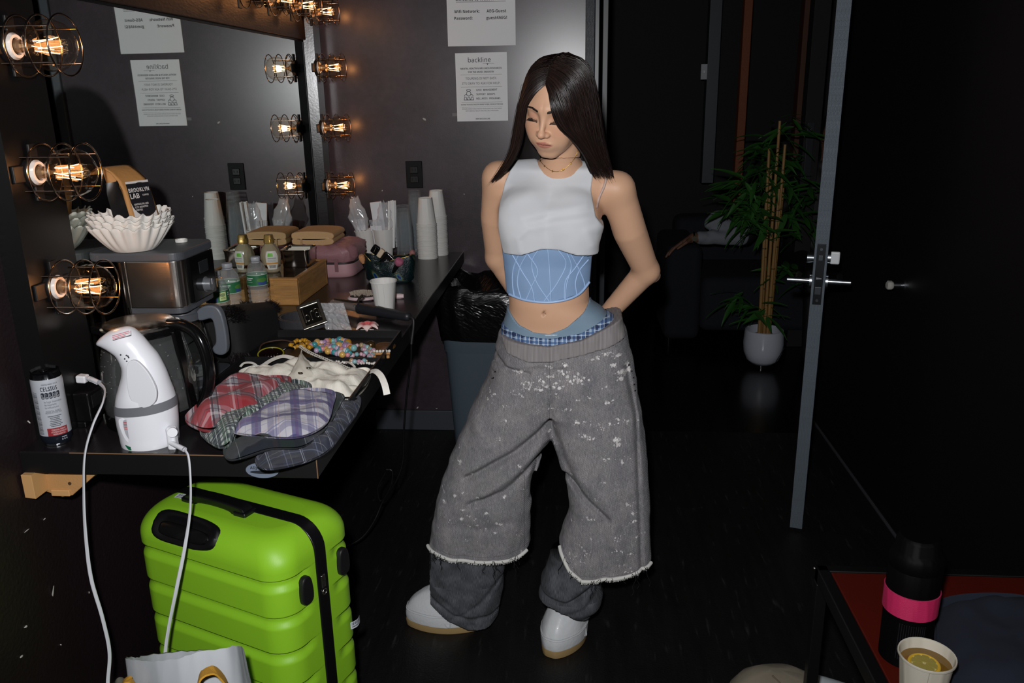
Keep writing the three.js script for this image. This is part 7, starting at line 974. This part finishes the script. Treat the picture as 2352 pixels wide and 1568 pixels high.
const denim = paint(1536, 2000, (g, w, h) => {
  g.fillStyle = '#8e8b8c'; g.fillRect(0, 0, w, h);
  const px = ([x, y]) => [(x - DX0) / (DX1 - DX0) * w, (1 - (y - DY0) / (DY1 - DY0)) * h];
  let k = 11; const R = () => (k = (k * 48271) % 2147483647) / 2147483647;
  for (let i = 0; i < 900; i++) { const x = R() * w, y = R() * h, r = 20 + 70 * R(); g.globalAlpha = 0.06; g.fillStyle = R() < 0.5 ? '#4b4c52' : '#c6c1c2'; g.beginPath(); g.ellipse(x, y, r * 0.7, r, 0, 0, 7); g.fill(); }
  g.globalAlpha = 0.42; g.lineWidth = 2.6; g.strokeStyle = '#2e2f33'; for (let i = -h; i < w + h; i += 7) { g.beginPath(); g.moveTo(i, 0); g.lineTo(i + h * 0.45, h); g.stroke(); }
  g.globalAlpha = 0.22; for (let i = 0; i < 34000; i++) { g.fillStyle = R() < 0.5 ? '#d6d2d2' : '#2b2c30'; g.fillRect(R() * w, R() * h, 2, 6 + 16 * R()); }
  const blob = (x, y, r) => { g.beginPath(); const n = 7 + floor(R() * 5); for (let i = 0; i <= n; i++) { const a = i / n * 2 * PI, q = r * (0.45 + 0.9 * R()); g.lineTo(x + q * cos(a), y + q * sin(a) * (0.7 + 0.8 * R())); } g.fill(); };
  const cl = (list, n, sp, r) => { for (const c of list) { const [X, Y] = px(c); for (let i = 0; i < n * 1.5; i++) { g.globalAlpha = 0.5 + 0.4 * R(); g.fillStyle = ['#f2efec', '#e2dedb', '#c9c4c3'][floor(R() * 3)]; const a = R() * 7, q = sp * R(); blob(X + q * cos(a) * 1.8, Y + q * sin(a) * 1.1, r * (0.25 + 1.25 * R() * R())); } } };
  cl([[-0.0437,0.8812],[-0.099,0.9075],[0.0059,0.9082],[-0.0693,0.8517],[-0.027,0.858],[0.0503,0.8738],[0.0722,0.8821],[0.0831,0.8856],[0.0114,0.9105],[-0.0603,0.8985]], 7, 16, 9);
  cl([[-0.15,0.8392],[-0.1223,0.8098],[-0.0999,0.7922],[-0.0694,0.8282],[-0.0493,0.8046],[-0.0158,0.8168],[-0.0047,0.8288],[0.0121,0.8171],[-0.0941,0.8161],[-0.0774,0.7984],[-0.0381,0.8402],[-0.1337,0.7978]], 9, 26, 9);
  cl([[0.106,0.8357],[0.1171,0.8323],[0.1278,0.8476],[0.1337,0.8301],[0.1119,0.8181],[0.0946,0.8531],[0.103,0.8765]], 6, 14, 12);
  cl([[-0.1566,0.7795],[-0.2192,0.7728],[-0.1856,0.7429],[-0.1396,0.7737],[-0.1806,0.7064],[-0.231,0.7545],[-0.1005,0.7258]], 6, 22, 6);
  cl([[-0.0607,0.7385],[0.0016,0.7065],[0.0468,0.7035],[0.0862,0.704],[0.1085,0.7104],[0.0638,0.6915],[0.0241,0.7092],[0.131,0.7047],[-0.0268,0.7389],[0.0797,0.7583],[0.0131,0.6724],[0.0852,0.7584],[0.0324,0.6665]], 5, 18, 8);
  cl([[0.105,0.6615],[0.1052,0.6492]], 16, 14, 8); cl([[-0.0701,0.6587],[-0.0609,0.6774]], 5, 8, 8);
  cl([[-0.3616,0.4877],[-0.321,0.4886],[-0.2615,0.4899],[-0.1905,0.4915],[-0.148,0.5822],[-0.1424,0.5671],[-0.3083,0.5792],[-0.2773,0.5542],[-0.204,0.4125],[-0.2847,0.4343],[-0.3045,0.4497],[-0.288,0.4037],[-0.2639,0.4083],[-0.2135,0.4149],[-0.3579,0.4616],[-0.2166,0.3855],[-0.309,0.4231],[-0.239,0.4446]], 4, 10, 9);
  cl([[0.1463,0.4636],[0.1525,0.4445],[0.0698,0.6127],[0.1204,0.6075],[0.0319,0.4479],[0.0093,0.3756],[0.1081,0.3718],[0.1205,0.3326],[0.0096,0.3293],[0.1432,0.3531],[0.1343,0.4888],[0.1132,0.4046],[0.1327,0.3063],[0.0269,0.3563],[-0.0139,0.3419],[0.1594,0.3994]], 6, 26, 7);
  for (let i = 0; i < 60; i++) cl([[DX0 + (DX1 - DX0) * R(), DY0 + (DY1 - DY0) * (0.15 + 0.85 * R())]], 3, 16, 5);
  for (let i = 0; i < 2200; i++) { g.globalAlpha = 0.25 + 0.4 * R(); g.fillStyle = '#cfcac8'; g.beginPath(); g.arc(R() * w, R() * h, 0.8 + 2.4 * R() * R(), 0, 7); g.fill(); }
  g.globalAlpha = 0.5; g.strokeStyle = '#3d3d42'; g.lineWidth = 3; const ln = (p) => { g.beginPath(); p.forEach((q, i) => { const [x, y] = px(q); i ? g.lineTo(x, y) : g.moveTo(x, y); }); g.stroke(); };
  ln([[-0.4185,0.326],[-0.3397,0.3105],[-0.2425,0.3092],[-0.1192,0.3291]]); ln([[-0.0374,0.3545],[0.0098,0.2892],[0.0921,0.2917],[0.208,0.3153]]); ln([[-0.0693,0.8635],[-0.0673,0.7806],[-0.07,0.6772]]); ln([[-0.1369,0.5442],[-0.1396,0.4273],[-0.1399,0.3068]]);
  g.globalAlpha = 1;
});
const twill = pixelsTex(64, 64, (u, v, x, y) => 128 + 70 * sin((x + y) * PI / 4), false);
{
  const m = mat(0xffffff, 0.88, { map: denim, bumpMap: rep(twill, 48, 62), bumpScale: 0.0005, sheen: 0.15, sheenColor: col('#c9c9d2') });
  const t = part('jeans', wz(woman, skin(jeansF, [-0.415, 0.15, -2.27], [0.23, 0.96, -1.88], 0.0058, { uv: dUV })), m, woman, 'wide cropped grey jeans spattered with bleach');
  // folded-over waistband strip
  const wbPoly = [[-0.1978,0.9162],[-0.1323,0.9073],[-0.0691,0.9031],[0.0113,0.9198],[0.1175,0.9659],[0.1262,0.9159],[0.0828,0.8995],[0.0116,0.8816],[-0.0604,0.8647],[-0.125,0.863],[-0.1807,0.879]], wbF = (x, y, z) => smax(jeansF0(x, y, z) - 0.006, polySD(wbPoly, x, y), 0.003);
  const cord = pixelsTex(256, 64, (u, v, x) => { const k = 0.86 + 0.12 * sin(x * PI / 4) + 0.08 * noise(u * 40, v * 4); return [158 * k, 152 * k, 152 * k]; });
  part('waistband', wz(woman, skin(wbF, [-0.235, 0.82, -2.27], [0.16, 0.96, -1.93], 0.005, { uv: dUV })), mat(0xffffff, 0.9, { map: rep(cord, 6.5, 4), bumpMap: rep(twill, 48, 62), bumpScale: 0.0005 }), t);
  const white = mat(col('#d3d2cd'), 0.9);
  const fray = (H, lo, hi, n, legT) => { const pts = []; for (let i = 0; i <= n; i++) { const x = lerp(lo, hi, i / n), y = hemY(H, x) + 0.0035, z = front((a, b, c) => min(tub(legT, a, b, c, 2.4) + (c > -2.12 ? crease3(a, b) : 0), 1), x, y, -1.8); if (z > -2.39) pts.push([x, y, z]); } const g = [tube(pts, 0.0052, 120, 8)], th = []; for (let i = 0; i < 190; i++) { const p = curve(pts).getPoint(rnd()), l = rnd(0.003, 0.009); g.push(at(new THREE.CylinderGeometry(0.0003, 0.0007, l, 4), p.x + rnd(-0.001, 0.001), p.y - 0.004, p.z + rnd(0, 0.004), rnd(-0.5, 0.3), 0, rnd(-0.5, 0.5))); } for (let i = 0; i < 22; i++) { const p = curve(pts).getPoint(rnd(0.03, 0.97)), l = rnd(0.01, 0.06) * (i % 3 ? 0.6 : 1.3); let x = p.x, z = p.z + 0.006; th.push(tube(Array.from({ length: 6 }, (_, k) => { x += rnd(-0.006, 0.006); return [x, p.y + 0.006 - l * k / 5, z + 0.004 * sin(k)]; }), 0.0007, 16, 5)); } return [g, th]; };
  const rowAt = (T, y) => table(T, y), ya = rowAt(legA, hemA[3][1]), yb = rowAt(legB, hemB[4][1]);
  const [fa, ta] = fray(hemA, ya[1] - ya[3] + 0.008, ya[1] + ya[3] - 0.008, 70, legA), [fb, tb] = fray(hemB, yb[1] - yb[3] + 0.008, yb[1] + yb[3] - 0.008, 70, legB);
  part('frayed_hem', wz(woman, fa), white, t).userData.kind = 'stuff'; part('frayed_hem', wz(woman, fb), white, t).userData.kind = 'stuff'; part('loose_threads', wz(woman, [...ta, ...tb]), mat(0x0b0b0c, 0.8), t).userData.kind = 'stuff';
  // studs along the side seam and pocket knot
  for (const p of [[0.1482,0.8232],[0.1531,0.8044],[0.1557,0.7866],[0.1584,0.7688],[0.1411,0.8419]]) { const z = front(jeansF0, p[0] - 0.004, p[1]); part('stud', wz(woman, at(new THREE.ConeGeometry(0.003, 0.009, 10), p[0] - 0.004, p[1], z + 0.003, PI / 2 - 0.4, 0, -0.4)), mat(col('#3a3a3c'), 0.3, { metalness: 0.9 }), t); }
  for (const p of [[-0.2177,0.8222],[-0.2238,0.8053]]) { const z = front(jeansF0, p[0] + 0.006, p[1]); part('stud', wz(woman, at(new THREE.ConeGeometry(0.003, 0.009, 10), p[0] + 0.004, p[1], z + 0.002, PI / 2, 0, 0.9)), mat(col('#3a3a3c'), 0.3, { metalness: 0.9 }), t); }
  part('side_tuck', wz(woman, at(ball(1, 20, 14), ...[-0.2098,0.8329,-2.06], 0.2, 0.3, 0.5, [0.017, 0.012, 0.03])), m, t);
  // under layer
  const UA = rowsOf([[-0.4218,0.2927],[-0.4258,0.2357],[-0.4389,0.1483],[-0.4423,0.104],[-0.434,0.0597],[-0.402,0.0158],[-0.3512,-0.0278]], [[-0.1949,0.2991],[-0.1997,0.2424],[-0.2103,0.1559],[-0.2179,0.0971],[-0.2268,0.0449],[-0.2302,0.0073],[-0.24,-0.0233]], [[0.085, -2.09], [0.085, -2.09], [0.088, -2.09], [0.09, -2.09], [0.088, -2.09], [0.08, -2.09], [0.07, -2.09]]);
  const UB = rowsOf([[-0.0618,0.3495],[-0.0716,0.2816],[-0.0924,0.2189],[-0.1037,0.1767],[-0.1076,0.1484],[-0.0992,0.1203],[-0.0564,0.0574]], [[0.0803,0.3535],[0.0754,0.286],[0.0656,0.2241],[0.0757,0.1829],[0.0737,0.1548],[0.0499,0.1258],[0.0261,0.0606]], [[0.075, -2.03], [0.075, -2.03], [0.078, -2.025], [0.082, -2.02], [0.085, -2.02], [0.078, -2.03], [0.07, -2.04]]);
  const fld = [[[[-0.415,0.1374],[-0.3356,0.09],[-0.2211,0.077]], 0.007, 0.009], [[[-0.3484,0.0823],[-0.272,0.1283],[-0.2148,0.1939]], 0.008, 0.007], [[[-0.4127,0.1873],[-0.322,0.1193],[-0.2739,0.0634]], 0.01, -0.006], [[[-0.106,0.1936],[-0.0251,0.1855],[0.028,0.2106]], 0.006, 0.012], [[[-0.0132,0.1859],[0.0338,0.2217],[0.0688,0.2432]], 0.007, 0.008], [[[-0.0903,0.2175],[-0.0251,0.2129],[0.0337,0.2353]], 0.012, -0.006], [[[-0.025,0.1538],[0.0225,0.1666],[0.0518,0.1951]], 0.007, 0.006]];
  const fo = (x, y) => { let s = 0; for (const [p, w, d] of fld) { const q = min(segD(p[0], p[1], x, y), segD(p[1], p[2], x, y)); if (q < w * 3) s += 0.65 * d * exp(-q * q / (w * w)); } return s; };
  const cutA = [[-0.4712,0.1426],[-0.4163,0.1116],[-0.3613,0.0746],[-0.3057,0.0476],[-0.2594,0.0407],[-0.2116,0.0513],[-0.174,0.0673]], cutB = [[-0.1443,0.1881],[-0.105,0.1716],[-0.0608,0.1663],[-0.0131,0.1487],[0.0229,0.1152],[0.0373,0.1088],[0.0703,0.1337],[0.1173,0.1562]];
  const uA = (x, y, z) => smax(tub(UA, x, y, z, 2.3) + fo(x, y) - 0.003 * noise(x * 22, y * 22, z * 22), hemY(cutA, x) - y, 0.003), uB = (x, y, z) => smax(tub(UB, x, y, z, 2.3) + fo(x, y) - 0.003 * noise(x * 22, y * 22, z * 22), hemY(cutB, x) - y, 0.003);
  const under = pixelsTex(512, 512, (u, v, x, y) => { const k = 0.78 + 0.16 * sin((x * 2 + y) * PI / 6) + 0.35 * noise(u * 260, v * 16) + 0.25 * noise(u * 6, v * 6); return [98 * k, 101 * k, 107 * k]; });
  const dm = mat(0xffffff, 0.9, { map: rep(under, 3, 4), bumpMap: rep(twill, 48, 62), bumpScale: 0.0006 });
  part('under_leg', wz(woman, skin(uA, [-0.42, 0.0, -2.22], [-0.16, 0.30, -1.94], 0.005, { uv: dUV })), dm, t, 'darker grey inner denim leg bunched over the shoe'); part('under_leg', wz(woman, skin(uB, [-0.14, 0.0, -2.16], [0.10, 0.30, -1.88], 0.005, { uv: dUV })), dm, t, 'darker grey inner denim leg bunched over the shoe');
}
{ // shoes
  const leather = mat(col('#d4d7d9'), 0.4, { bumpMap: rep(grain, 2, 2), bumpScale: 0.0012, clearcoat: 0.15 }), gum = mat(col('#a58a5c'), 0.6), stitch = mat(col('#c3c6c8'), 0.6);
  const shoe = (heel, toe, tilt) => {
    const a = V(...heel), b = V(...toe), L = a.distanceTo(b), d = b.clone().sub(a).normalize(), ang = atan2(d.x, d.z), M = new THREE.Matrix4().makeRotationY(ang).setPosition(a.x, 0, a.z);
    const G = (g) => wz(woman, g.applyMatrix4(M));
    const wd = (v) => 0.060 * pow(clamp(sin(PI * (0.10 + 0.80 * pow(v, 0.9)))), 0.5) * (0.86 + 0.2 * v);
    const sole = []; for (const [y, k] of [[0, 0.95], [0.004, 1], [0.024, 1.02], [0.03, 0.98]]) sole.push(Array.from({ length: 56 }, (_, i) => { const s = -i / 56 * 2 * PI, u = (1 + sin(-s)) / 2, z = L * (0.5 + 0.5 * sin(s) * -1); const v = z / L; return [Math.sign(cos(s)) * wd(v) * pow(abs(cos(s)), 0.55) * k, y, lerp(L / 2, z, k)]; }));
    const s = part('shoe', G(loft(sole)), gum, woman, 'white puffy low moon boot with gum sole');
    const rows = []; for (let j = 0; j <= 18; j++) { const t = j / 18, hgt = 0.026 + 0.098 * t, k = pow(1 - pow(t, 3.2), 0.5) * 0.97 + 0.03, front = lerp(1, 0.5, pow(t, 1.6)); rows.push(Array.from({ length: 56 }, (_, i) => { const q = -i / 56 * 2 * PI; let z = L * (0.5 - 0.5 * sin(q)), v = z / L; const zz = v > 0.5 ? lerp(0.5 * L, z, lerp(1, 0.45, pow(t, 2.2))) : lerp(0.5 * L, z, lerp(1, 0.85, t)); const bulge = 1.06 + 0.05 * sin(t * PI); return [Math.sign(cos(q)) * wd(v) * pow(abs(cos(q)), 0.6) * bulge * lerp(1, 0.62, pow(t, 2)) , hgt + 0.002 * noise(v * 9, t * 9), zz + (v > 0.5 ? 0.006 * sin(t * PI) : -0.004 * sin(t * PI))]; })); }
    const u = part('upper', G(loft(rows, { caps: [false, true] })), leather, s);
    const rim = rows[6].map(([x, y, z]) => [x * 1.006, y, z * 1.004 - 0.001]); part('welt_stitch', G(tube(rim, 0.0012, 160, 6, true)), stitch, s); const rim2 = rows[7].map(([x, y, z]) => [x * 1.006, y, z * 1.004 - 0.001]); part('welt_stitch', G(tube(rim2, 0.0012, 160, 6, true)), stitch, s);
    part('toe_panel', G(tube(smoothPts([[-0.03, 0.60], [-0.034, 0.74], [-0.02, 0.86], [0, 0.89], [0.02, 0.86], [0.034, 0.74], [0.03, 0.60]], 30, false).map(([x, v]) => [x, lerp(0.118, 0.088, sstep(0.55, 0.9, v)), v * L * 0.93]), 0.0014, 60, 6)), stitch, s);
    for (const e of [-1, 1]) part('lace', G(tube([[e * 0.052, 0.10, L * 0.46], [e * 0.047, 0.085, L * 0.55], [e * 0.056, 0.06, L * 0.52], [e * 0.061, 0.035, L * 0.5], [e * 0.063, 0.03, L * 0.46], [e * 0.06, 0.05, L * 0.44]], 0.0022, 30, 6)), stitch, s);
    return s;
  };
  shoe([-0.2511,0,-2.1058], [-0.5043,0,-2.1009]); shoe([0.0145,0,-2.1348], [-0.0712,0,-1.9565]);
}
{ // necklace
  const N = [[-0.1023,1.3833],[-0.0961,1.3667],[-0.0856,1.3541],[-0.075,1.3457],[-0.0645,1.3393],[-0.0496,1.3371],[-0.0327,1.3431],[-0.018,1.3554],[-0.0054,1.3718],[0.0008,1.3882]], pts = onFront(bodyF, smoothPts(N, 40, false), 0.002), c = curve(pts), g = [tube(pts, 0.0006, 80, 6)], gold = mat(col('#a8843f'), 0.28, { metalness: 1 });
  for (let i = 0; i < 30; i++) { const p = c.getPointAt((i + 0.5) / 30), q = c.getTangentAt((i + 0.5) / 30), k = new THREE.TorusGeometry(0.0018, 0.0007, 6, 16); k.applyMatrix4(new THREE.Matrix4().compose(p, new THREE.Quaternion().setFromUnitVectors(V(1, 0, 0), q), V(i % 3 ? 1 : 2.3, 1, 1))); g.push(k); }
  part('necklace', wz(woman, g), gold, woman, 'fine gold chain necklace').userData.kind = 'stuff';
}

{ // hair: guide locks from the parting, a shell between them and strands over it
  const G = [
    [[-0.0697,1.5297,-1.945],[-0.0925,1.5112,-1.945],[-0.113,1.4809,-1.952],[-0.1241,1.4479,-1.962],[-0.1339,1.4028,-1.978],[-0.1562,1.3608,-1.992],[-0.1764,1.3375,-2.004]],
    [[-0.0659,1.5466,-1.95],[-0.0987,1.5312,-1.953],[-0.123,1.4865,-1.968],[-0.1357,1.4374,-1.982],[-0.1477,1.3918,-1.996],[-0.1746,1.3472,-2.01],[-0.192,1.3266,-2.022]],
    [[-0.0594,1.5692,-1.965],[-0.0995,1.557,-1.975],[-0.1314,1.4999,-1.992],[-0.1457,1.4414,-2.008],[-0.1589,1.3873,-2.02],[-0.1871,1.3414,-2.03],[-0.2024,1.3218,-2.04]],
    [[-0.0462,1.5982,-1.995],[-0.0889,1.5843,-2.01],[-0.1273,1.5271,-2.03],[-0.147,1.4573,-2.044],[-0.1601,1.3937,-2.05],[-0.1811,1.3429,-2.06],[-0.1932,1.3252,-2.07]],
    [[-0.0351,1.6103,-2.04],[-0.0772,1.596,-2.075],[-0.1168,1.5302,-2.1],[-0.1377,1.4477,-2.11],[-0.1458,1.3837,-2.12],[-0.1495,1.3289,-2.13],[-0.1528,1.306,-2.14]],
    [[-0.0294,1.6115,-2.07],[-0.0408,1.585,-2.125],[-0.0574,1.5137,-2.145],[-0.0718,1.4402,-2.145],[-0.08,1.3756,-2.15],[-0.084,1.32,-2.16],[-0.0866,1.2917,-2.165]],
    [[-0.0263,1.6114,-2.07],[-0.011,1.5842,-2.12],[-0.0032,1.5128,-2.14],[0.0027,1.4394,-2.14],[0.0053,1.3746,-2.15],[0.009,1.3191,-2.16],[0.0126,1.2908,-2.165]],
    [[-0.025,1.6115,-2.05],[0.0142,1.5847,-2.085],[0.0402,1.5122,-2.1],[0.0507,1.4402,-2.1],[0.0592,1.3819,-2.11],[0.0688,1.3384,-2.12],[0.0717,1.3158,-2.13]],
    [[-0.0383,1.6018,-1.995],[0.0056,1.582,-1.995],[0.0363,1.5203,-2.004],[0.0495,1.4533,-2.015],[0.0597,1.4027,-2.025],[0.0732,1.359,-2.035],[0.0813,1.3332,-2.045]],
    [[-0.0554,1.5729,-1.965],[-0.0139,1.5476,-1.955],[0.016,1.4941,-1.958],[0.0306,1.4375,-1.972],[0.0415,1.3933,-1.985],[0.0576,1.3558,-2],[0.0697,1.3322,-2.012]],
    [[-0.0649,1.5465,-1.95],[-0.0449,1.5273,-1.936],[-0.0252,1.4838,-1.93],[-0.0054,1.4374,-1.94],[0.0178,1.3971,-1.96],[0.0377,1.3617,-1.98],[0.0547,1.336,-1.995]],
    [[-0.0687,1.5306,-1.945],[-0.0624,1.5108,-1.93],[-0.0583,1.4807,-1.92],[-0.0457,1.4463,-1.922],[-0.0153,1.4162,-1.942],[0.0109,1.3811,-1.964],[0.0256,1.3474,-1.984],[0.0341,1.3324,-1.992]]];
  const n = 30, cs = G.map((g) => curve(g)), P = cs.map((c) => Array.from({ length: n + 1 }, (_, i) => c.getPoint(i / n)));
  const rowC = Array.from({ length: n + 1 }, (_, i) => curve(P.map((p) => p[i])));
  const at2 = (u, v) => { const k = clamp(v) * n, i = min(n - 1, floor(k)), f = k - i; return rowC[i].getPoint(u).lerp(rowC[i + 1].getPoint(u), f); };
  const hc = V(...HD.c);
  const out = (p) => p.clone().sub(V(hc.x, max(hc.y - 0.02, p.y) - 0.0, hc.z)).setY(p.y > hc.y ? (p.y - hc.y) * 0.9 : 0).normalize();
  const clear = (p, m) => { for (let k = 0; k < 4; k++) { const h = toHead(p.x, p.y, p.z), r = hypot(...h); if (r > 0.16) break; const d = headF(...h) * HS; if (d >= m) break; p.addScaledVector(p.clone().sub(hc).normalize(), (m - d) * 1.05); } return p; };
  const base = sheet(120, 44, (u, v) => { const p = at2(u, v * 0.93), o = out(p), k = 0.0022 * noise(u * 60, v * 3) - 0.002; p.addScaledVector(o, k); clear(p, 0.0035 + 0.006 * sstep(0, 0.2, v) * sstep(0.9, 0.5, v)); return [p.x, p.y, p.z]; });
  const m0 = mat(col('#0f0a09'), 0.5, { side: THREE.DoubleSide }), m1 = mat(col('#1c1311'), 0.33), m2 = mat(col('#2c1d17'), 0.36);
  const hair = part('hair', wz(woman, base), m0, woman, 'long dark brown hair parted in the middle');
  const strands = [[], []];
  const strand = (u, v0, v1, lift, r, wob) => { const pts = [], s0 = rnd(0, 50); for (let i = 0; i <= 12; i++) { const v = lerp(v0, v1, i / 12), uu = clamp(u + wob * noise(v * 3, s0) * v, 0, 1), p = at2(uu, v), o = out(p); if (v > 1) { const e = at2(uu, 1), b = at2(uu, 0.93); p.copy(e).addScaledVector(e.clone().sub(b), (v - 1) / 0.07); } p.addScaledVector(o, lift * sstep(0, 0.15, v) + 0.0012 * noise(u * 40, v * 6)); clear(p, 0.0045 + (0.006 + lift) * sstep(0, 0.2, v)); pts.push(p); } const c = new THREE.CatmullRomCurve3(pts), R = []; const N = 22; const fr = c.computeFrenetFrames(N); for (let i = 0; i <= N; i++) { const p = c.getPoint(i / N), q = r * (1 - 0.75 * pow(i / N, 4)), a = fr.normals[i], b = fr.binormals[i]; R.push([0, 1, 2, 3].map((k) => { const t = -k * PI / 2, x = cos(t) * q, y = sin(t) * q; return [p.x + a.x * x + b.x * y, p.y + a.y * x + b.y * y, p.z + a.z * x + b.z * y]; })); } return loft(R, { caps: [false, false] }); };
  for (let i = 0; i < 1500; i++) { const u = i < 500 ? (rnd() < 0.5 ? rnd(0, 0.3) : rnd(0.7, 1)) : rnd(); strands[i % 4 === 0 ? 1 : 0].push(strand(u, rnd(0, 0.05), rnd(0.84, 1.09), rnd(0.0, 0.0045), rnd(0.0006, 0.0011), rnd(0.01, 0.03))); }
  for (let i = 0; i < 26; i++) strands[0].push(strand(rnd() < 0.5 ? rnd(0, 0.25) : rnd(0.75, 1), rnd(0.2, 0.5), rnd(1.05, 1.2), rnd(0.004, 0.010), 0.0003, 0.06));
  part('strands', wz(woman, strands[0]), m1, hair).userData.kind = 'stuff'; part('strands', wz(woman, strands[1]), m2, hair).userData.kind = 'stuff';
}

{ // someone seated in the dark hall, an arm resting on the sofa arm
  const g = thing('person', 'seated person in the dark hall, only a pale sleeve, watch and drooping hand showing', 'person', [1.15, 0, -4.95]);
  const sh = [1.2944,0.9175,-5.03], el = [0.9915,0.6839,-4.93], wr = [0.6769,0.6944,-4.86], hip = [1.42, 0.52, -5.1], neck = [1.47, 1.1, -5.08], head = [1.485, 1.27, -5.04];
  const hand = handF(wr, [-0.9, -0.38, 0.12], [-0.35, -0.9, 0.25], 1);
  const f = (x, y, z) => { let d = smin(ell(x, y, z, [1.41, 0.82, -5.1], [0.19, 0.3, 0.12]), ell(x, y, z, hip, [0.19, 0.13, 0.15]), 0.08); d = smin(d, cone(x, y, z, neck, head, 0.055, 0.06), 0.03); d = smin(d, ell(x, y, z, head, [0.078, 0.115, 0.098]), 0.03); d = smin(d, cone(x, y, z, sh, el, 0.05, 0.042), 0.04); d = smin(d, cone(x, y, z, el, wr, 0.042, 0.027), 0.015); d = smin(d, hand(x, y, z), 0.012); for (const s of [-1, 1]) { const k = [1.42 + s * 0.1, 0.52, -4.62], a = [1.42 + s * 0.1, 0.08, -4.58]; d = smin(d, cone(x, y, z, [1.42 + s * 0.09, 0.52, -5.05], k, 0.085, 0.06), 0.04); d = smin(d, cone(x, y, z, k, a, 0.058, 0.042), 0.02); d = smin(d, cone(x, y, z, a, [a[0], 0.04, a[2] + 0.14], 0.04, 0.035), 0.02); d = smin(d, ell(x, y, z, [1.485 + s * 0.03, 1.27, -4.955], [0.008, 0.006, 0.008]), 0.01); } d = smin(d, ell(x, y, z, [1.475, 1.255, -4.94], [0.012, 0.02, 0.014]), 0.01); return smin(d, cone(x, y, z, [1.58, 1.0, -5.08], [1.62, 0.72, -5.0], 0.05, 0.04), 0.04); };
  const sk = col('#6b4a3a'), dk = col('#08080a');
  part('body', wz(g, [skin(f, [0.80, 0.0, -5.28], [1.74, 1.42, -4.38], 0.013, { color: (x, y, z) => (y > 1.12 && z > -5.05 ? [sk.r, sk.g, sk.b] : [dk.r, dk.g, dk.b]) }), skin(f, [0.48, 0.5, -5.02], [0.7985, 0.86, -4.72], 0.0045, { color: () => [sk.r, sk.g, sk.b] })]), new THREE.MeshPhysicalMaterial({ color: 0xffffff, roughness: 0.6, vertexColors: true }), g);
  const sl = (x, y, z) => smin(smin(cone(x, y, z, [0.7187,0.6926,-4.87], [0.9589,0.6909,-4.92], 0.036, 0.052), cone(x, y, z, [0.7841,0.7702,-4.93], [0.9573,0.7248,-4.95], 0.04, 0.062), 0.03), ell(x, y, z, [0.8348,0.7993,-4.94], [0.05, 0.045, 0.05]), 0.03) - 0.007 * noise(x * 22, y * 22, z * 22);
  part('sleeve', wz(g, skin(sl, [0.68, 0.54, -5.08], [1.1, 0.95, -4.78], 0.009)), mat(col('#7f8389'), 0.9, { bumpMap: rep(weave, 30, 30), bumpScale: 0.0006 }), g, 'pale grey sweatshirt sleeve');
  const wp = [0.6822,0.6941,-4.862], gold = mat(col('#c9bfa6'), 0.2, { metalness: 1 });
  const w = part('watch', wz(g, at(new THREE.TorusGeometry(0.032, 0.006, 10, 32), ...wp, 0, PI / 2 - 0.1, 0.1)), gold, g, 'metal wristwatch'); part('dial', wz(g, at(cyl(0.015, 0.015, 0.008, 24), wp[0], wp[1], wp[2] + 0.034, PI / 2, 0, 0)), gold, w);
  part('hair', wz(g, skin((x, y, z) => smax(ell(x, y, z, [1.49, 1.285, -5.05], [0.088, 0.118, 0.105]), z + 5.0, 0.02), [1.36, 1.12, -5.2], [1.64, 1.45, -4.95], 0.01)), mat(col('#060505'), 0.6), g);
}

scene.traverse((o) => { if (o.isMesh) { o.castShadow = true; o.receiveShadow = true; } });
renderer.render(scene, camera);
